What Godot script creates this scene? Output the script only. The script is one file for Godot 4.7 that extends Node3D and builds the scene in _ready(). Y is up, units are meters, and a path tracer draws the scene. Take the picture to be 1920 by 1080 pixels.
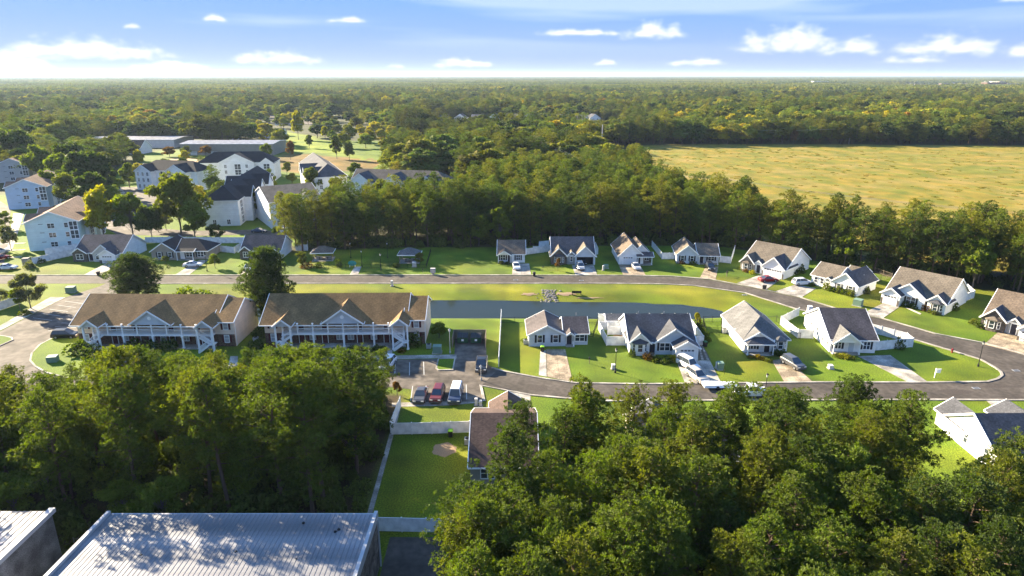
extends Node3D
# An autumn suburb seen from about 48 m up: metres, y up, the camera looks along -z.

var M := {}
var names := {}
var rng := RandomNumberGenerator.new()
var mesh_cache := {}


class MB:
	# collects flat-shaded faces; quads and triangles are given counter-clockwise as seen from outside
	var v := PackedVector3Array()
	var n := PackedVector3Array()
	var t := PackedVector2Array()
	var c := PackedColorArray()
	var tint := Color(1, 1, 1)
	var xf := Transform3D()

	func tri(p: Vector3, q: Vector3, r: Vector3, inside = null) -> void:
		var a := xf * p
		var b := xf * q
		var d := xf * r
		var nn := (b - a).cross(d - a)
		if nn.length_squared() < 1e-12:
			return
		nn = nn.normalized()
		if inside != null and nn.dot((a + b + d) / 3.0 - xf * (inside as Vector3)) < 0.0:
			var k := b
			b = d
			d = k
			nn = -nn
		var u := Vector3.UP.cross(nn)
		u = Vector3.RIGHT if u.length_squared() < 1e-6 else u.normalized()
		var w := nn.cross(u)
		v.append(a)
		v.append(d)
		v.append(b)
		for k in 3:
			n.append(nn)
			c.append(tint)
		t.append(Vector2(a.dot(u), a.dot(w)))
		t.append(Vector2(d.dot(u), d.dot(w)))
		t.append(Vector2(b.dot(u), b.dot(w)))

	func quad(a: Vector3, b: Vector3, cc: Vector3, d: Vector3, inside = null) -> void:
		tri(a, b, cc, inside)
		tri(a, cc, d, inside)

	func box(lo: Vector3, hi: Vector3, bottom := true) -> void:
		var x0 := lo.x
		var y0 := lo.y
		var z0 := lo.z
		var x1 := hi.x
		var y1 := hi.y
		var z1 := hi.z
		quad(Vector3(x0, y0, z1), Vector3(x1, y0, z1), Vector3(x1, y1, z1), Vector3(x0, y1, z1))
		quad(Vector3(x1, y0, z0), Vector3(x0, y0, z0), Vector3(x0, y1, z0), Vector3(x1, y1, z0))
		quad(Vector3(x1, y0, z1), Vector3(x1, y0, z0), Vector3(x1, y1, z0), Vector3(x1, y1, z1))
		quad(Vector3(x0, y0, z0), Vector3(x0, y0, z1), Vector3(x0, y1, z1), Vector3(x0, y1, z0))
		quad(Vector3(x0, y1, z1), Vector3(x1, y1, z1), Vector3(x1, y1, z0), Vector3(x0, y1, z0))
		if bottom:
			quad(Vector3(x0, y0, z0), Vector3(x1, y0, z0), Vector3(x1, y0, z1), Vector3(x0, y0, z1))

	func hexa(p: Array) -> void:
		# eight corners: 0-3 the bottom ring, 4-7 the top ring above them
		var m := Vector3()
		for q in p:
			m += q / 8.0
		quad(p[0], p[1], p[2], p[3], m)
		quad(p[4], p[5], p[6], p[7], m)
		for i in 4:
			var j := (i + 1) % 4
			quad(p[i], p[j], p[4 + j], p[4 + i], m)

	func bar(a: Vector3, b: Vector3, w: float, h: float) -> void:
		# a beam of section w x h whose top centre line runs from a to b
		var d := (b - a).normalized()
		var s := d.cross(Vector3.UP)
		s = Vector3.RIGHT if s.length_squared() < 1e-6 else s.normalized()
		var up := s.cross(d) * h
		s *= w / 2.0
		hexa([a - s - up, a + s - up, b + s - up, b - s - up, a - s, a + s, b + s, b - s])

	func tube(a: Vector3, b: Vector3, r0: float, r1: float, k := 6) -> void:
		var d := (b - a).normalized()
		var s := d.cross(Vector3(0.31, 0.2, 0.93)).normalized()
		var w := d.cross(s)
		for i in k:
			var e := s * cos(TAU * i / k) + w * sin(TAU * i / k)
			var f := s * cos(TAU * (i + 1) / k) + w * sin(TAU * (i + 1) / k)
			quad(a + e * r0, a + f * r0, b + f * r1, b + e * r1, (a + b) / 2.0)
			tri(b, b + e * r1, b + f * r1, a)

	func lathe(prof: Array, k := 10) -> void:
		# prof: Vector2(radius, height) from the bottom up
		for j in prof.size() - 1:
			var p: Vector2 = prof[j]
			var q: Vector2 = prof[j + 1]
			for i in k:
				var a := TAU * i / k
				var b := TAU * (i + 1) / k
				var e := Vector3(cos(a), 0, sin(a))
				var f := Vector3(cos(b), 0, sin(b))
				var m := Vector3(0, (p.y + q.y) / 2.0 - (0.0 if absf(p.y - q.y) > 1e-4 else (0.5 if q.x < p.x else -0.5)), 0)
				quad(e * p.x + Vector3(0, p.y, 0), f * p.x + Vector3(0, p.y, 0), f * q.x + Vector3(0, q.y, 0), e * q.x + Vector3(0, q.y, 0), m)

	func poly(pts: PackedVector2Array, y: float) -> void:
		# a level sheet
		var ids := Geometry2D.triangulate_polygon(pts)
		for i in range(0, ids.size(), 3):
			var a := pts[ids[i]]
			var b := pts[ids[i + 1]]
			var d := pts[ids[i + 2]]
			tri(Vector3(a.x, y, a.y), Vector3(b.x, y, b.y), Vector3(d.x, y, d.y), Vector3(a.x, y - 9.0, a.y))

	func extrude(pts: PackedVector2Array, y0: float, y1: float) -> void:
		poly(pts, y1)
		var ccw := 0.0
		for i in pts.size():
			ccw += pts[i].cross(pts[(i + 1) % pts.size()])
		for i in pts.size():
			var a := pts[i]
			var b := pts[(i + 1) % pts.size()]
			var e := (b - a).orthogonal() * (1.0 if ccw > 0.0 else -1.0)
			var m := Vector3((a.x + b.x) / 2.0 - e.x, (y0 + y1) / 2.0, (a.y + b.y) / 2.0 - e.y)
			m = Vector3((a.x + b.x) / 2.0 + e.x, (y0 + y1) / 2.0, (a.y + b.y) / 2.0 + e.y) if Geometry2D.is_point_in_polygon((a + b) / 2.0 + e.normalized() * 0.01, pts) else m
			quad(Vector3(a.x, y0, a.y), Vector3(b.x, y0, b.y), Vector3(b.x, y1, b.y), Vector3(a.x, y1, a.y), m)

	func mesh() -> ArrayMesh:
		var a := []
		a.resize(Mesh.ARRAY_MAX)
		a[Mesh.ARRAY_VERTEX] = v
		a[Mesh.ARRAY_NORMAL] = n
		a[Mesh.ARRAY_TEX_UV] = t
		a[Mesh.ARRAY_COLOR] = c
		var m := ArrayMesh.new()
		m.add_surface_from_arrays(Mesh.PRIMITIVE_TRIANGLES, a)
		return m


func numbered(called: String) -> String:
	names[called] = names.get(called, -1) + 1
	return called if names[called] == 0 else "%s_%03d" % [called, names[called]]


func tag(o: Node3D, label: String, category: String, group := "", kind := "") -> Node3D:
	if label != "":
		o.set_meta("label", label)
	if category != "":
		o.set_meta("category", category)
	if group != "":
		o.set_meta("group", group)
	if kind != "":
		o.set_meta("kind", kind)
	return o


func thing(called: String, label: String, category: String, at: Vector3, turn := 0.0, group := "") -> Node3D:
	var o := Node3D.new()
	o.name = numbered(called)
	add_child(o)
	o.position = at
	o.rotation.y = turn
	tag(o, label, category, group)
	return o


func part(called: String, m: Mesh, mat: Material, parent: Node3D, at := Transform3D()) -> MeshInstance3D:
	var o := MeshInstance3D.new()
	o.name = called if parent != self else numbered(called)
	o.mesh = m
	o.material_override = mat
	o.transform = at
	parent.add_child(o, true)
	return o


func struct(called: String, m: Mesh, mat: Material, parent: Node3D = self) -> MeshInstance3D:
	var o := part(called, m, mat, parent)
	if parent == self:
		o.set_meta("kind", "structure")
	return o


func copy(o: Node3D, label: String, at: Vector3, turn: float) -> Node3D:
	var r: Node3D = o.duplicate()
	r.name = numbered(String(o.name).rstrip("0123456789").rstrip("_"))
	add_child(r)
	r.position = at
	r.rotation.y = turn
	r.set_meta("label", label)
	return r


func g3(p: Vector2, y := 0.0) -> Vector3:
	return Vector3(p.x, y, p.y)


# ---------------------------------------------------------------- materials

func noise_tex(freq: float, lo: Color, hi: Color, size := 512, oct := 4, sd := 1, mid = null, kind := FastNoiseLite.TYPE_SIMPLEX_SMOOTH) -> NoiseTexture2D:
	var f := FastNoiseLite.new()
	f.noise_type = kind
	f.frequency = freq
	f.fractal_octaves = oct
	f.seed = sd
	var g := Gradient.new()
	g.set_color(0, lo)
	g.set_color(1, hi)
	g.set_offset(0, 0.15)
	g.set_offset(1, 0.85)
	if mid != null:
		g.add_point(0.5, mid)
	var t := NoiseTexture2D.new()
	t.width = size
	t.height = size
	t.seamless = true
	t.noise = f
	t.color_ramp = g
	return t


func grey(x: float) -> Color:
	return Color(x, x, x)


func mat(linear: Color, rough := 0.9, tex: Texture2D = null, scale := 0.1) -> StandardMaterial3D:
	var m := StandardMaterial3D.new()
	m.albedo_color = Color(linear.r, linear.g, linear.b).linear_to_srgb()
	m.roughness = rough
	m.metallic_specular = 0.35
	if tex:
		m.albedo_texture = tex
		m.uv1_scale = Vector3(scale, scale, scale)
	return m


func detail(m: StandardMaterial3D, tex: Texture2D, scale: float) -> StandardMaterial3D:
	m.detail_enabled = true
	m.detail_blend_mode = BaseMaterial3D.BLEND_MODE_MUL
	m.detail_albedo = tex
	m.detail_uv_layer = BaseMaterial3D.DETAIL_UV_2
	m.uv2_triplanar = true
	m.uv2_world_triplanar = true
	m.uv2_scale = Vector3(scale, scale, scale)
	return m


func world_uv(m: StandardMaterial3D) -> StandardMaterial3D:
	m.uv1_triplanar = true
	m.uv1_world_triplanar = true
	return m


func course_tex(rows: int, cols: int, jitter: float, groove: float, sd: int, bond := 0.5, tone := 0.86) -> ImageTexture:
	# courses of tabs, bricks or boards: each its own tone, with a thin dark joint
	var s := 256
	var im := Image.create(s, s, false, Image.FORMAT_RGB8)
	var r := RandomNumberGenerator.new()
	r.seed = sd
	im.fill(grey(groove))
	for j in rows:
		var y0 := j * s / rows
		var y1 := (j + 1) * s / rows
		for i in cols:
			var off := (bond * (j % 2)) * s / cols
			var x0 := int(i * s / cols + off)
			var x1 := int((i + 1) * s / cols + off)
			var k := clampf(tone + r.randfn(0.0, jitter), 0.3, 1.0)
			im.fill_rect(Rect2i(x0, y0 + 1, x1 - x0 - 1, y1 - y0 - 1), grey(k))
			if x1 > s:
				im.fill_rect(Rect2i(0, y0 + 1, x1 - s - 1, y1 - y0 - 1), grey(k))
	return ImageTexture.create_from_image(im)


func materials() -> void:
	var fine := noise_tex(0.09, grey(0.72), grey(1.0), 512, 4, 3)
	var blotch := noise_tex(0.012, grey(0.66), grey(1.0), 512, 4, 5)
	var stain := noise_tex(0.012, grey(0.78), grey(1.0), 512, 4, 7)
	var lapped := course_tex(12, 1, 0.01, 0.84, 9, 0.5, 0.97)
	var wash := noise_tex(0.012, grey(0.94), grey(1.0), 512, 4, 6)
	var shingle := course_tex(14, 8, 0.06, 0.6, 11)
	var brick := course_tex(24, 8, 0.12, 0.75, 13)
	# walls
	for w in [["white", Color(0.9, 0.9, 0.89)], ["cream", Color(0.88, 0.70, 0.56)], ["blue_grey", Color(0.6, 0.65, 0.71)], ["grey", Color(0.33, 0.34, 0.34)],
			["taupe", Color(0.34, 0.30, 0.25)], ["mint", Color(0.66, 0.79, 0.78)], ["sky_blue", Color(0.5, 0.63, 0.78)], ["pale", Color(0.62, 0.6, 0.57)]]:
		M[w[0]] = detail(mat(w[1], 0.75, lapped, 0.5), wash, 0.07)
	# roofs
	for w in [["roof_brown", Color(0.35, 0.205, 0.085)], ["roof_slate", Color(0.125, 0.128, 0.145)], ["roof_tan", Color(0.25, 0.19, 0.14)], ["roof_grey", Color(0.24, 0.235, 0.23)],
			["roof_dark", Color(0.05, 0.048, 0.052)], ["roof_umber", Color(0.16, 0.105, 0.088)], ["roof_rust", Color(0.42, 0.25, 0.155)], ["roof_driftwood", Color(0.24, 0.2, 0.155)], ["roof_plum", Color(0.165, 0.14, 0.14)]]:
		M[w[0]] = detail(mat(w[1], 0.92, shingle, 0.5), stain, 0.045)
	M.stone = detail(mat(Color(0.24, 0.2, 0.17), 0.9, brick, 0.4), fine, 0.4)
	M.brick = detail(mat(Color(0.26, 0.155, 0.115), 0.9, brick, 0.5), fine, 0.3)
	M.trim = mat(Color(0.84, 0.84, 0.83), 0.6)
	M.vinyl = mat(Color(0.82, 0.82, 0.82), 0.5, noise_tex(0.02, grey(0.86), grey(1.0), 256, 4, 8), 0.15)
	M.shutter = mat(Color(0.02, 0.022, 0.03), 0.6)
	M.maroon = mat(Color(0.09, 0.018, 0.022), 0.6)
	M.door_dark = mat(Color(0.03, 0.03, 0.045), 0.5)
	M.garage_white = mat(Color(0.7, 0.7, 0.7), 0.55)
	M.glass = mat(Color(0.035, 0.045, 0.06), 0.12)
	M.glass.metallic_specular = 0.6
	M.blind = mat(Color(0.38, 0.39, 0.4), 0.25)
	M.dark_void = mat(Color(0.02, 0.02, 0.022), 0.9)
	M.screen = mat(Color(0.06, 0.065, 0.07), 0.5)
	# ground
	M.ground = mat(Color(1, 1, 1), 0.95, noise_tex(0.05, grey(0.62), grey(1.0), 1024, 5, 21), 0.07)
	world_uv(M.ground)
	M.ground.vertex_color_use_as_albedo = true
	detail(M.ground, noise_tex(0.012, Color(0.76, 0.84, 0.6), Color(1, 1, 1), 512, 5, 22), 0.011)
	M.asphalt = detail(world_uv(mat(Color(0.112, 0.095, 0.08), 0.9, noise_tex(0.03, grey(0.8), grey(1.0), 512, 5, 23), 0.06)), noise_tex(0.012, grey(0.78), grey(1.0), 512, 4, 24), 0.02)
	M.tar = world_uv(mat(Color(0.085, 0.07, 0.06), 0.9, fine, 0.1))
	M.asphalt_lot = detail(world_uv(mat(Color(0.20, 0.168, 0.138), 0.9, noise_tex(0.02, grey(0.72), grey(1.0), 512, 5, 25), 0.05)), noise_tex(0.014, grey(0.7), grey(1.0), 512, 4, 26), 0.025)
	M.concrete = detail(world_uv(mat(Color(0.58, 0.53, 0.46), 0.9, noise_tex(0.03, grey(0.8), grey(1.0), 512, 5, 27), 0.2)), blotch, 0.05)
	M.concrete_warm = detail(world_uv(mat(Color(0.58, 0.46, 0.32), 0.9, noise_tex(0.03, grey(0.72), grey(1.0), 512, 5, 28), 0.2)), blotch, 0.06)
	M.joint = mat(Color(0.1, 0.09, 0.07), 0.95)
	M.paint = mat(Color(0.6, 0.6, 0.58), 0.8, fine, 0.4)
	M.mulch = world_uv(mat(Color(0.07, 0.042, 0.03), 0.95, fine, 0.3))
	M.sand = world_uv(mat(Color(0.42, 0.29, 0.17), 0.95, fine, 0.2))
	M.water = mat(Color(0.022, 0.032, 0.034), 0.05)
	M.water.metallic_specular = 0.17
	M.water.normal_enabled = true
	var rip := noise_tex(0.02, grey(0.0), grey(1.0), 512, 4, 31)
	rip.as_normal_map = true
	rip.color_ramp = null
	rip.bump_strength = 2.0
	M.water.normal_texture = rip
	M.water.normal_scale = 0.04
	M.water.uv1_scale = Vector3(0.08, 0.08, 0.08)
	world_uv(M.water)
	M.rock = mat(Color(0.27, 0.25, 0.23), 0.9, fine, 0.6)
	# metal and paint
	M.metal_roof = detail(mat(Color(0.5, 0.5, 0.53), 0.42, noise_tex(0.01, grey(0.74), grey(1.0), 512, 5, 33), 0.06), fine, 0.3)
	M.metal_roof.metallic = 0.25
	M.metal_trim = mat(Color(0.42, 0.43, 0.45), 0.5)
	M.block_wall = detail(mat(Color(0.33, 0.28, 0.24), 0.92, brick, 0.3), blotch, 0.08)
	M.concrete_wall = detail(mat(Color(0.34, 0.33, 0.32), 0.9, fine, 0.15), blotch, 0.06)
	M.black_metal = mat(Color(0.012, 0.012, 0.013), 0.55)
	M.steel = mat(Color(0.4, 0.41, 0.42), 0.45)
	M.steel.metallic = 0.4
	M.pole_wood = mat(Color(0.2, 0.16, 0.12), 0.9)
	M.pole_grey = mat(Color(0.42, 0.4, 0.38), 0.8)
	M.utility_green = mat(Color(0.16, 0.24, 0.18), 0.6)
	M.dumpster = mat(Color(0.03, 0.1, 0.055), 0.55)
	M.bin_black = mat(Color(0.02, 0.02, 0.022), 0.55)
	M.lid_lime = mat(Color(0.26, 0.55, 0.03), 0.5)
	M.lid_green = mat(Color(0.03, 0.12, 0.03), 0.5)
	M.tyre = mat(Color(0.012, 0.012, 0.012), 0.9)
	M.rim = mat(Color(0.35, 0.35, 0.36), 0.35)
	M.rim.metallic = 0.6
	M.lamp_glass = mat(Color(0.6, 0.6, 0.58), 0.2)
	M.red_light = mat(Color(0.3, 0.01, 0.01), 0.25)
	for w in [["car_white", Color(0.68, 0.69, 0.7)], ["car_silver", Color(0.42, 0.43, 0.44)], ["car_black", Color(0.012, 0.012, 0.014)], ["car_grey", Color(0.07, 0.07, 0.075)], ["car_red", Color(0.22, 0.012, 0.014)],
			["car_maroon", Color(0.12, 0.018, 0.014)], ["car_blue", Color(0.03, 0.1, 0.2)], ["car_sand", Color(0.42, 0.37, 0.32)], ["car_navy", Color(0.04, 0.055, 0.1)]]:
		M[w[0]] = mat(w[1], 0.32)
		M[w[0]].clearcoat_enabled = true
		M[w[0]].clearcoat = 0.7
		M[w[0]].clearcoat_roughness = 0.08
	# plants: the vertex colours give each tuft its tone
	for w in [["pine_green", Color(0.110, 0.146, 0.024)], ["pine_dark", Color(0.072, 0.106, 0.024)], ["pine_olive", Color(0.145, 0.164, 0.022)], ["oak_green", Color(0.158, 0.202, 0.024)], ["yellow_green", Color(0.360, 0.331, 0.014)],
			["autumn_gold", Color(0.274, 0.194, 0.014)], ["rust_leaf", Color(0.187, 0.094, 0.022)], ["grey_green", Color(0.156, 0.167, 0.099)], ["shrub_green", Color(0.086, 0.122, 0.022)], ["bright_green", Color(0.125, 0.172, 0.022)]]:
		var m := mat(w[1], 0.75)
		m.vertex_color_use_as_albedo = true
		m.backlight_enabled = true
		m.backlight = Color(0.96, 1.0, 0.4)
		M[w[0]] = m
	M.far_leaf = mat(Color(1, 1, 1), 0.85)
	M.far_leaf.vertex_color_use_as_albedo = true
	M.far_leaf.backlight_enabled = true
	M.far_leaf.backlight = Color(0.76, 0.8, 0.36)
	M.bark = mat(Color(0.15, 0.1, 0.07), 0.95, fine, 0.5)
	M.bark_grey = mat(Color(0.2, 0.17, 0.145), 0.95, fine, 0.5)
	M.straw = mat(Color(0.30, 0.24, 0.08), 0.95)
	M.straw.vertex_color_use_as_albedo = true


# ---------------------------------------------------------------- plants

class Leaves:
	# thousands of small leaf or needle faces
	var v := PackedVector3Array()
	var n := PackedVector3Array()
	var c := PackedColorArray()

	func blade(p: Vector3, d: Vector3, side: Vector3, col: Color) -> void:
		var a := p
		var b := p + d + side
		var e := p + d - side
		v.append(a)
		v.append(b)
		v.append(e)
		var nn := d.cross(side).normalized()
		for k in 3:
			n.append(nn)
			c.append(col)

	func leaf(p: Vector3, a: Vector3, b: Vector3, col: Color) -> void:
		var nn := b.cross(a).normalized()
		v.append(p + a)
		v.append(p + b - a * 0.4)
		v.append(p - b - a * 0.4)
		for k in 3:
			n.append(nn)
			c.append(col)

	func mesh() -> ArrayMesh:
		var a := []
		a.resize(Mesh.ARRAY_MAX)
		a[Mesh.ARRAY_VERTEX] = v
		a[Mesh.ARRAY_NORMAL] = n
		a[Mesh.ARRAY_COLOR] = c
		var m := ArrayMesh.new()
		m.add_surface_from_arrays(Mesh.PRIMITIVE_TRIANGLES, a)
		return m


func ball(r: RandomNumberGenerator) -> Vector3:
	var z := r.randf_range(-1, 1)
	var a := r.randf_range(0, TAU)
	var s := sqrt(1.0 - z * z)
	return Vector3(s * cos(a), z, s * sin(a))


func puff(L: Leaves, r: RandomNumberGenerator, at: Vector3, size: Vector3, tufts: int, needles: int, nl: float, nw: float, tone: Color) -> void:
	# a clump of needle tufts, each a burst of needles that points up and outwards
	for i in tufts:
		var o := ball(r)
		o *= pow(r.randf(), 0.2)
		var p := at + o * size
		var out := (o + Vector3(0, 0.7, 0)).normalized()
		var k := r.randf_range(0.6, 1.4)
		var col := Color(tone.r * k * r.randf_range(0.94, 1.08), tone.g * k, tone.b * k)
		for j in needles:
			var d := (out * 1.0 + ball(r)).normalized() * nl * r.randf_range(0.7, 1.15)
			var s := d.cross(ball(r)).normalized() * nw
			L.blade(p, d, s, col)


func make_pine(sd: int, h: float, bare: float, reach: float, branches: int, tufts: int, needles: int, nl: float, nw: float) -> Array:
	# [trunk with limbs, crown], h metres tall; the crown's limbs start at h * bare
	var r := RandomNumberGenerator.new()
	r.seed = sd
	var T := MB.new()
	var L := Leaves.new()
	var lean := Vector3(r.randf_range(-0.05, 0.05), 1, r.randf_range(-0.05, 0.05)) * h
	var mid := lean * 0.5 + Vector3(r.randf_range(-0.25, 0.25), 0, r.randf_range(-0.25, 0.25))
	var r0 := h * 0.0135
	T.tube(Vector3(), mid, r0, r0 * 0.72, 7)
	T.tube(mid, lean * 0.95, r0 * 0.72, r0 * 0.12, 6)
	var az := r.randf_range(0, TAU)
	for i in branches:
		var u := (i + r.randf_range(0.0, 0.9)) / branches
		var y := lerpf(bare, 0.97, pow(u, 0.85))
		var a := mid.lerp(lean, (y - 0.5) * 2.0) if y > 0.5 else mid * (y * 2.0)
		az += 2.4 + r.randf_range(-0.4, 0.4)
		var prof := (0.45 + 1.6 * u) if u < 0.32 else pow(maxf(0.0, 1.0 - (u - 0.32) / 0.74), 0.85)
		var len := maxf(reach * prof * r.randf_range(0.5, 1.18), 0.5)
		var rise := lerpf(0.08, 0.85, u) * len + r.randf_range(-0.2, 0.3)
		var b := a + Vector3(cos(az) * len, rise, sin(az) * len)
		T.tube(a, b, r0 * 0.3, 0.02, 4)
		var k := r.randf_range(0.72, 1.22)
		var tone := Color(k * r.randf_range(0.92, 1.08), k, k * r.randf_range(0.8, 1.2))
		var np := 1 + int(len > reach * 0.35) + int(len > reach * 0.6) + int(len > reach * 0.85)
		for j in np:
			var f := 1.0 - 0.27 * j
			var p := a.lerp(b, f) + Vector3(r.randf_range(-0.6, 0.6), r.randf_range(-0.1, 0.5), r.randf_range(-0.6, 0.6))
			var s := r.randf_range(0.75, 1.2) * (reach / 4.0)
			puff(L, r, p, Vector3(0.8 * s, 0.6 * s, 0.8 * s), int(tufts * r.randf_range(0.7, 1.2)), needles, nl, nw, tone * r.randf_range(0.85, 1.15))
	puff(L, r, lean * 0.98, Vector3(0.7, 0.7, 0.7) * (reach / 4.0), tufts, needles, nl, nw, Color(1, 1, 1))
	return [T.mesh(), L.mesh()]


func make_broadleaf(sd: int, h: float, wide: float, low: float, clumps: int, leaves: int, size: float) -> Array:
	# [trunk with limbs, crown]: clumps of leaves around an egg-shaped crown that starts at h * low
	var r := RandomNumberGenerator.new()
	r.seed = sd
	var T := MB.new()
	var L := Leaves.new()
	var fork := Vector3(r.randf_range(-0.2, 0.2), h * maxf(low, 0.12), r.randf_range(-0.2, 0.2))
	T.tube(Vector3(), fork, h * 0.02, h * 0.014, 7)
	T.tube(fork, Vector3(0, h * 0.8, 0), h * 0.014, 0.03, 6)
	var c := Vector3(0, h * (low + 1.0) / 2.0, 0)
	var ry := h * (1.0 - low) / 2.0
	var lumps: Array[Vector3] = []
	for i in clumps:
		var d := ball(r)
		if d.y < -0.55:
			d.y = -d.y
		var rad := r.randf_range(0.55, 0.95)
		var p := c + Vector3(d.x * wide * rad, d.y * ry * rad, d.z * wide * rad)
		p.x += 0.25 * wide * sin(p.y * 1.3 + sd)
		T.tube(fork.lerp(Vector3(0, h * 0.7, 0), r.randf() * 0.7), p, h * 0.0035, 0.01, 4)
		var s := r.randf_range(0.22, 0.42) * wide
		var k := r.randf_range(0.72, 1.25)
		for j in leaves:
			var o := ball(r)
			var q := p + o * s * pow(r.randf(), 0.3) * Vector3(1, 0.8, 1)
			var kk := k * r.randf_range(0.75, 1.25)
			var a := (ball(r) + o * 0.4).normalized()
			var b := a.cross(ball(r)).normalized()
			L.leaf(q, a * size * r.randf_range(0.6, 1.2), b * size * 0.75, Color(kk * r.randf_range(0.9, 1.2), kk, kk * 0.9))
	return [T.mesh(), L.mesh()]


func make_bush(sd: int, w: float, h: float, leaves: int, size: float) -> ArrayMesh:
	var r := RandomNumberGenerator.new()
	r.seed = sd
	var L := Leaves.new()
	for i in leaves:
		var o := ball(r)
		o.y = absf(o.y)
		var k := r.randf_range(0.65, 1.3)
		var bump := 0.85 + 0.2 * sin(o.x * 5.0 + sd) * cos(o.z * 4.0)
		var q := Vector3(o.x * w, o.y * h, o.z * w) * bump * pow(r.randf(), 0.25)
		var a := (ball(r) + o * 0.5).normalized()
		L.leaf(q + Vector3(0, 0.05, 0), a * size * r.randf_range(0.6, 1.2), a.cross(ball(r)).normalized() * size * 0.7, Color(k, k, k * 0.8))
	return L.mesh()


var pines: Array = []        # near pines: [trunk, crown, height]
var belt_pines: Array = []   # pines of the middle distance
var leafy: Array = []
var belt_leafy: Array = []
var bushes: Array = []


func tree_kinds() -> void:
	var hs := [16.0, 17.0, 15.0, 18.0, 14.0, 16.5, 13.0]
	for i in 7:
		pines.append(tall(make_pine(100 + i, hs[i], [0.3, 0.36, 0.26, 0.42, 0.22, 0.32, 0.26][i], [4.0, 3.6, 4.2, 3.8, 3.6, 4.3, 3.6][i], 36, 20, 9, 0.33, 0.05)))
	for i in 6:
		belt_pines.append(tall(make_pine(200 + i, 16.0, [0.12, 0.2, 0.08, 0.24, 0.16, 0.1][i], [3.6, 3.3, 3.9, 3.4, 4.0, 3.5][i], 32, 10, 8, 0.55, 0.06)))
	# dense, full-skirted pines that stand alone
	for i in 2:
		pines.append(tall(make_pine(120 + i, 14.0, 0.1, 4.6, 96, 20, 11, 0.46, 0.05)))
	for i in 4:
		leafy.append(tall(make_broadleaf(300 + i, 10.0, [3.4, 4.0, 3.0, 3.6][i], [0.08, 0.12, 0.06, 0.1][i], 40, 130, 0.30)))
	for i in 5:
		belt_leafy.append(tall(make_broadleaf(400 + i, 13.0, [4.2, 5.0, 3.8, 4.6, 5.2][i], [0.08, 0.1, 0.06, 0.12, 0.07][i], 40, 90, 0.60)))
	for i in 4:
		bushes.append(make_bush(500 + i, 1.0, [1.0, 1.3, 0.8, 1.1][i], 260, 0.17))


func tall(k: Array) -> Array:
	# a tree form with the height that its crown really reaches
	return [k[0], k[1], (k[1] as ArrayMesh).get_aabb().end.y]


func plant(called: String, kind: Array, p: Vector2, h: float, wide: float, leaf: String, bark: String, label: String, group := "", turn := 0.0) -> Node3D:
	var o := thing(called, label, "tree", g3(p), turn, group)
	var s: float = h / float(kind[2])
	var k := Transform3D(Basis.from_scale(Vector3(s * wide, s, s * wide)), Vector3())
	part("trunk", kind[0], M[bark], o, k)
	part("crown", kind[1], M[leaf], o, k)
	return o


func inside(p: Vector2, polys: Array) -> bool:
	for q in polys:
		if Geometry2D.is_point_in_polygon(p, q):
			return true
	return false


func scatter(poly: PackedVector2Array, gap: float, sd: int) -> PackedVector2Array:
	# a jittered grid of points within the outline
	var r := RandomNumberGenerator.new()
	r.seed = sd
	var lo := poly[0]
	var hi := poly[0]
	for p in poly:
		lo = lo.min(p)
		hi = hi.max(p)
	var out := PackedVector2Array()
	var row := 0
	var y := lo.y
	while y < hi.y:
		var x := lo.x + (gap / 2.0 if row % 2 else 0.0)
		while x < hi.x:
			var p := Vector2(x + r.randf_range(-0.42, 0.42) * gap, y + r.randf_range(-0.42, 0.42) * gap)
			if Geometry2D.is_point_in_polygon(p, poly):
				out.append(p)
			x += gap
		y += gap * 0.87
		row += 1
	return out


const ORDINAL := ["first", "second", "third", "fourth", "fifth", "sixth", "seventh", "eighth", "ninth", "tenth", "eleventh", "twelfth", "thirteenth", "fourteenth", "fifteenth", "sixteenth", "seventeenth", "eighteenth", "nineteenth", "twentieth"]


func nth(i: int) -> String:
	if i < 20:
		return ORDINAL[i]
	var tens: String = ["twenty", "thirty", "forty", "fifty", "sixty", "seventy", "eighty", "ninety"][(i + 1) / 10 - 2]
	return tens + "-" + ORDINAL[(i + 1) % 10 - 1] if (i + 1) % 10 else ["twentieth", "thirtieth", "fortieth", "fiftieth", "sixtieth", "seventieth", "eightieth", "ninetieth"][(i + 1) / 10 - 2]


func stand(pts: PackedVector2Array, rows: Array, place: String, group: String, pick: Callable) -> void:
	# trees of one stand; rows: the z where each row ends, from the near row back; pick(point, index) gives [name, kind, height, width, leaf, bark, words]
	var r := RandomNumberGenerator.new()
	r.seed = pts.size()
	var row_names := ["near", "second", "third", "fourth", "back"]
	var by_row := {}
	for p in pts:
		var k := 0
		while k < rows.size() and p.y < rows[k]:
			k += 1
		if not by_row.has(k):
			by_row[k] = []
		by_row[k].append(p)
	var i := 0
	for k in by_row:
		var line: Array = by_row[k]
		line.sort_custom(func(a, b): return a.x / -a.y < b.x / -b.y)
		for j in line.size():
			var w: Array = pick.call(line[j], i)
			i += 1
			plant(w[0], w[1], line[j], w[2], w[3], w[4], w[5], "%s %s, %s from the left in the %s row" % [w[6], place, nth(j), row_names[k]], group, r.randf_range(0, TAU))


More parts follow.
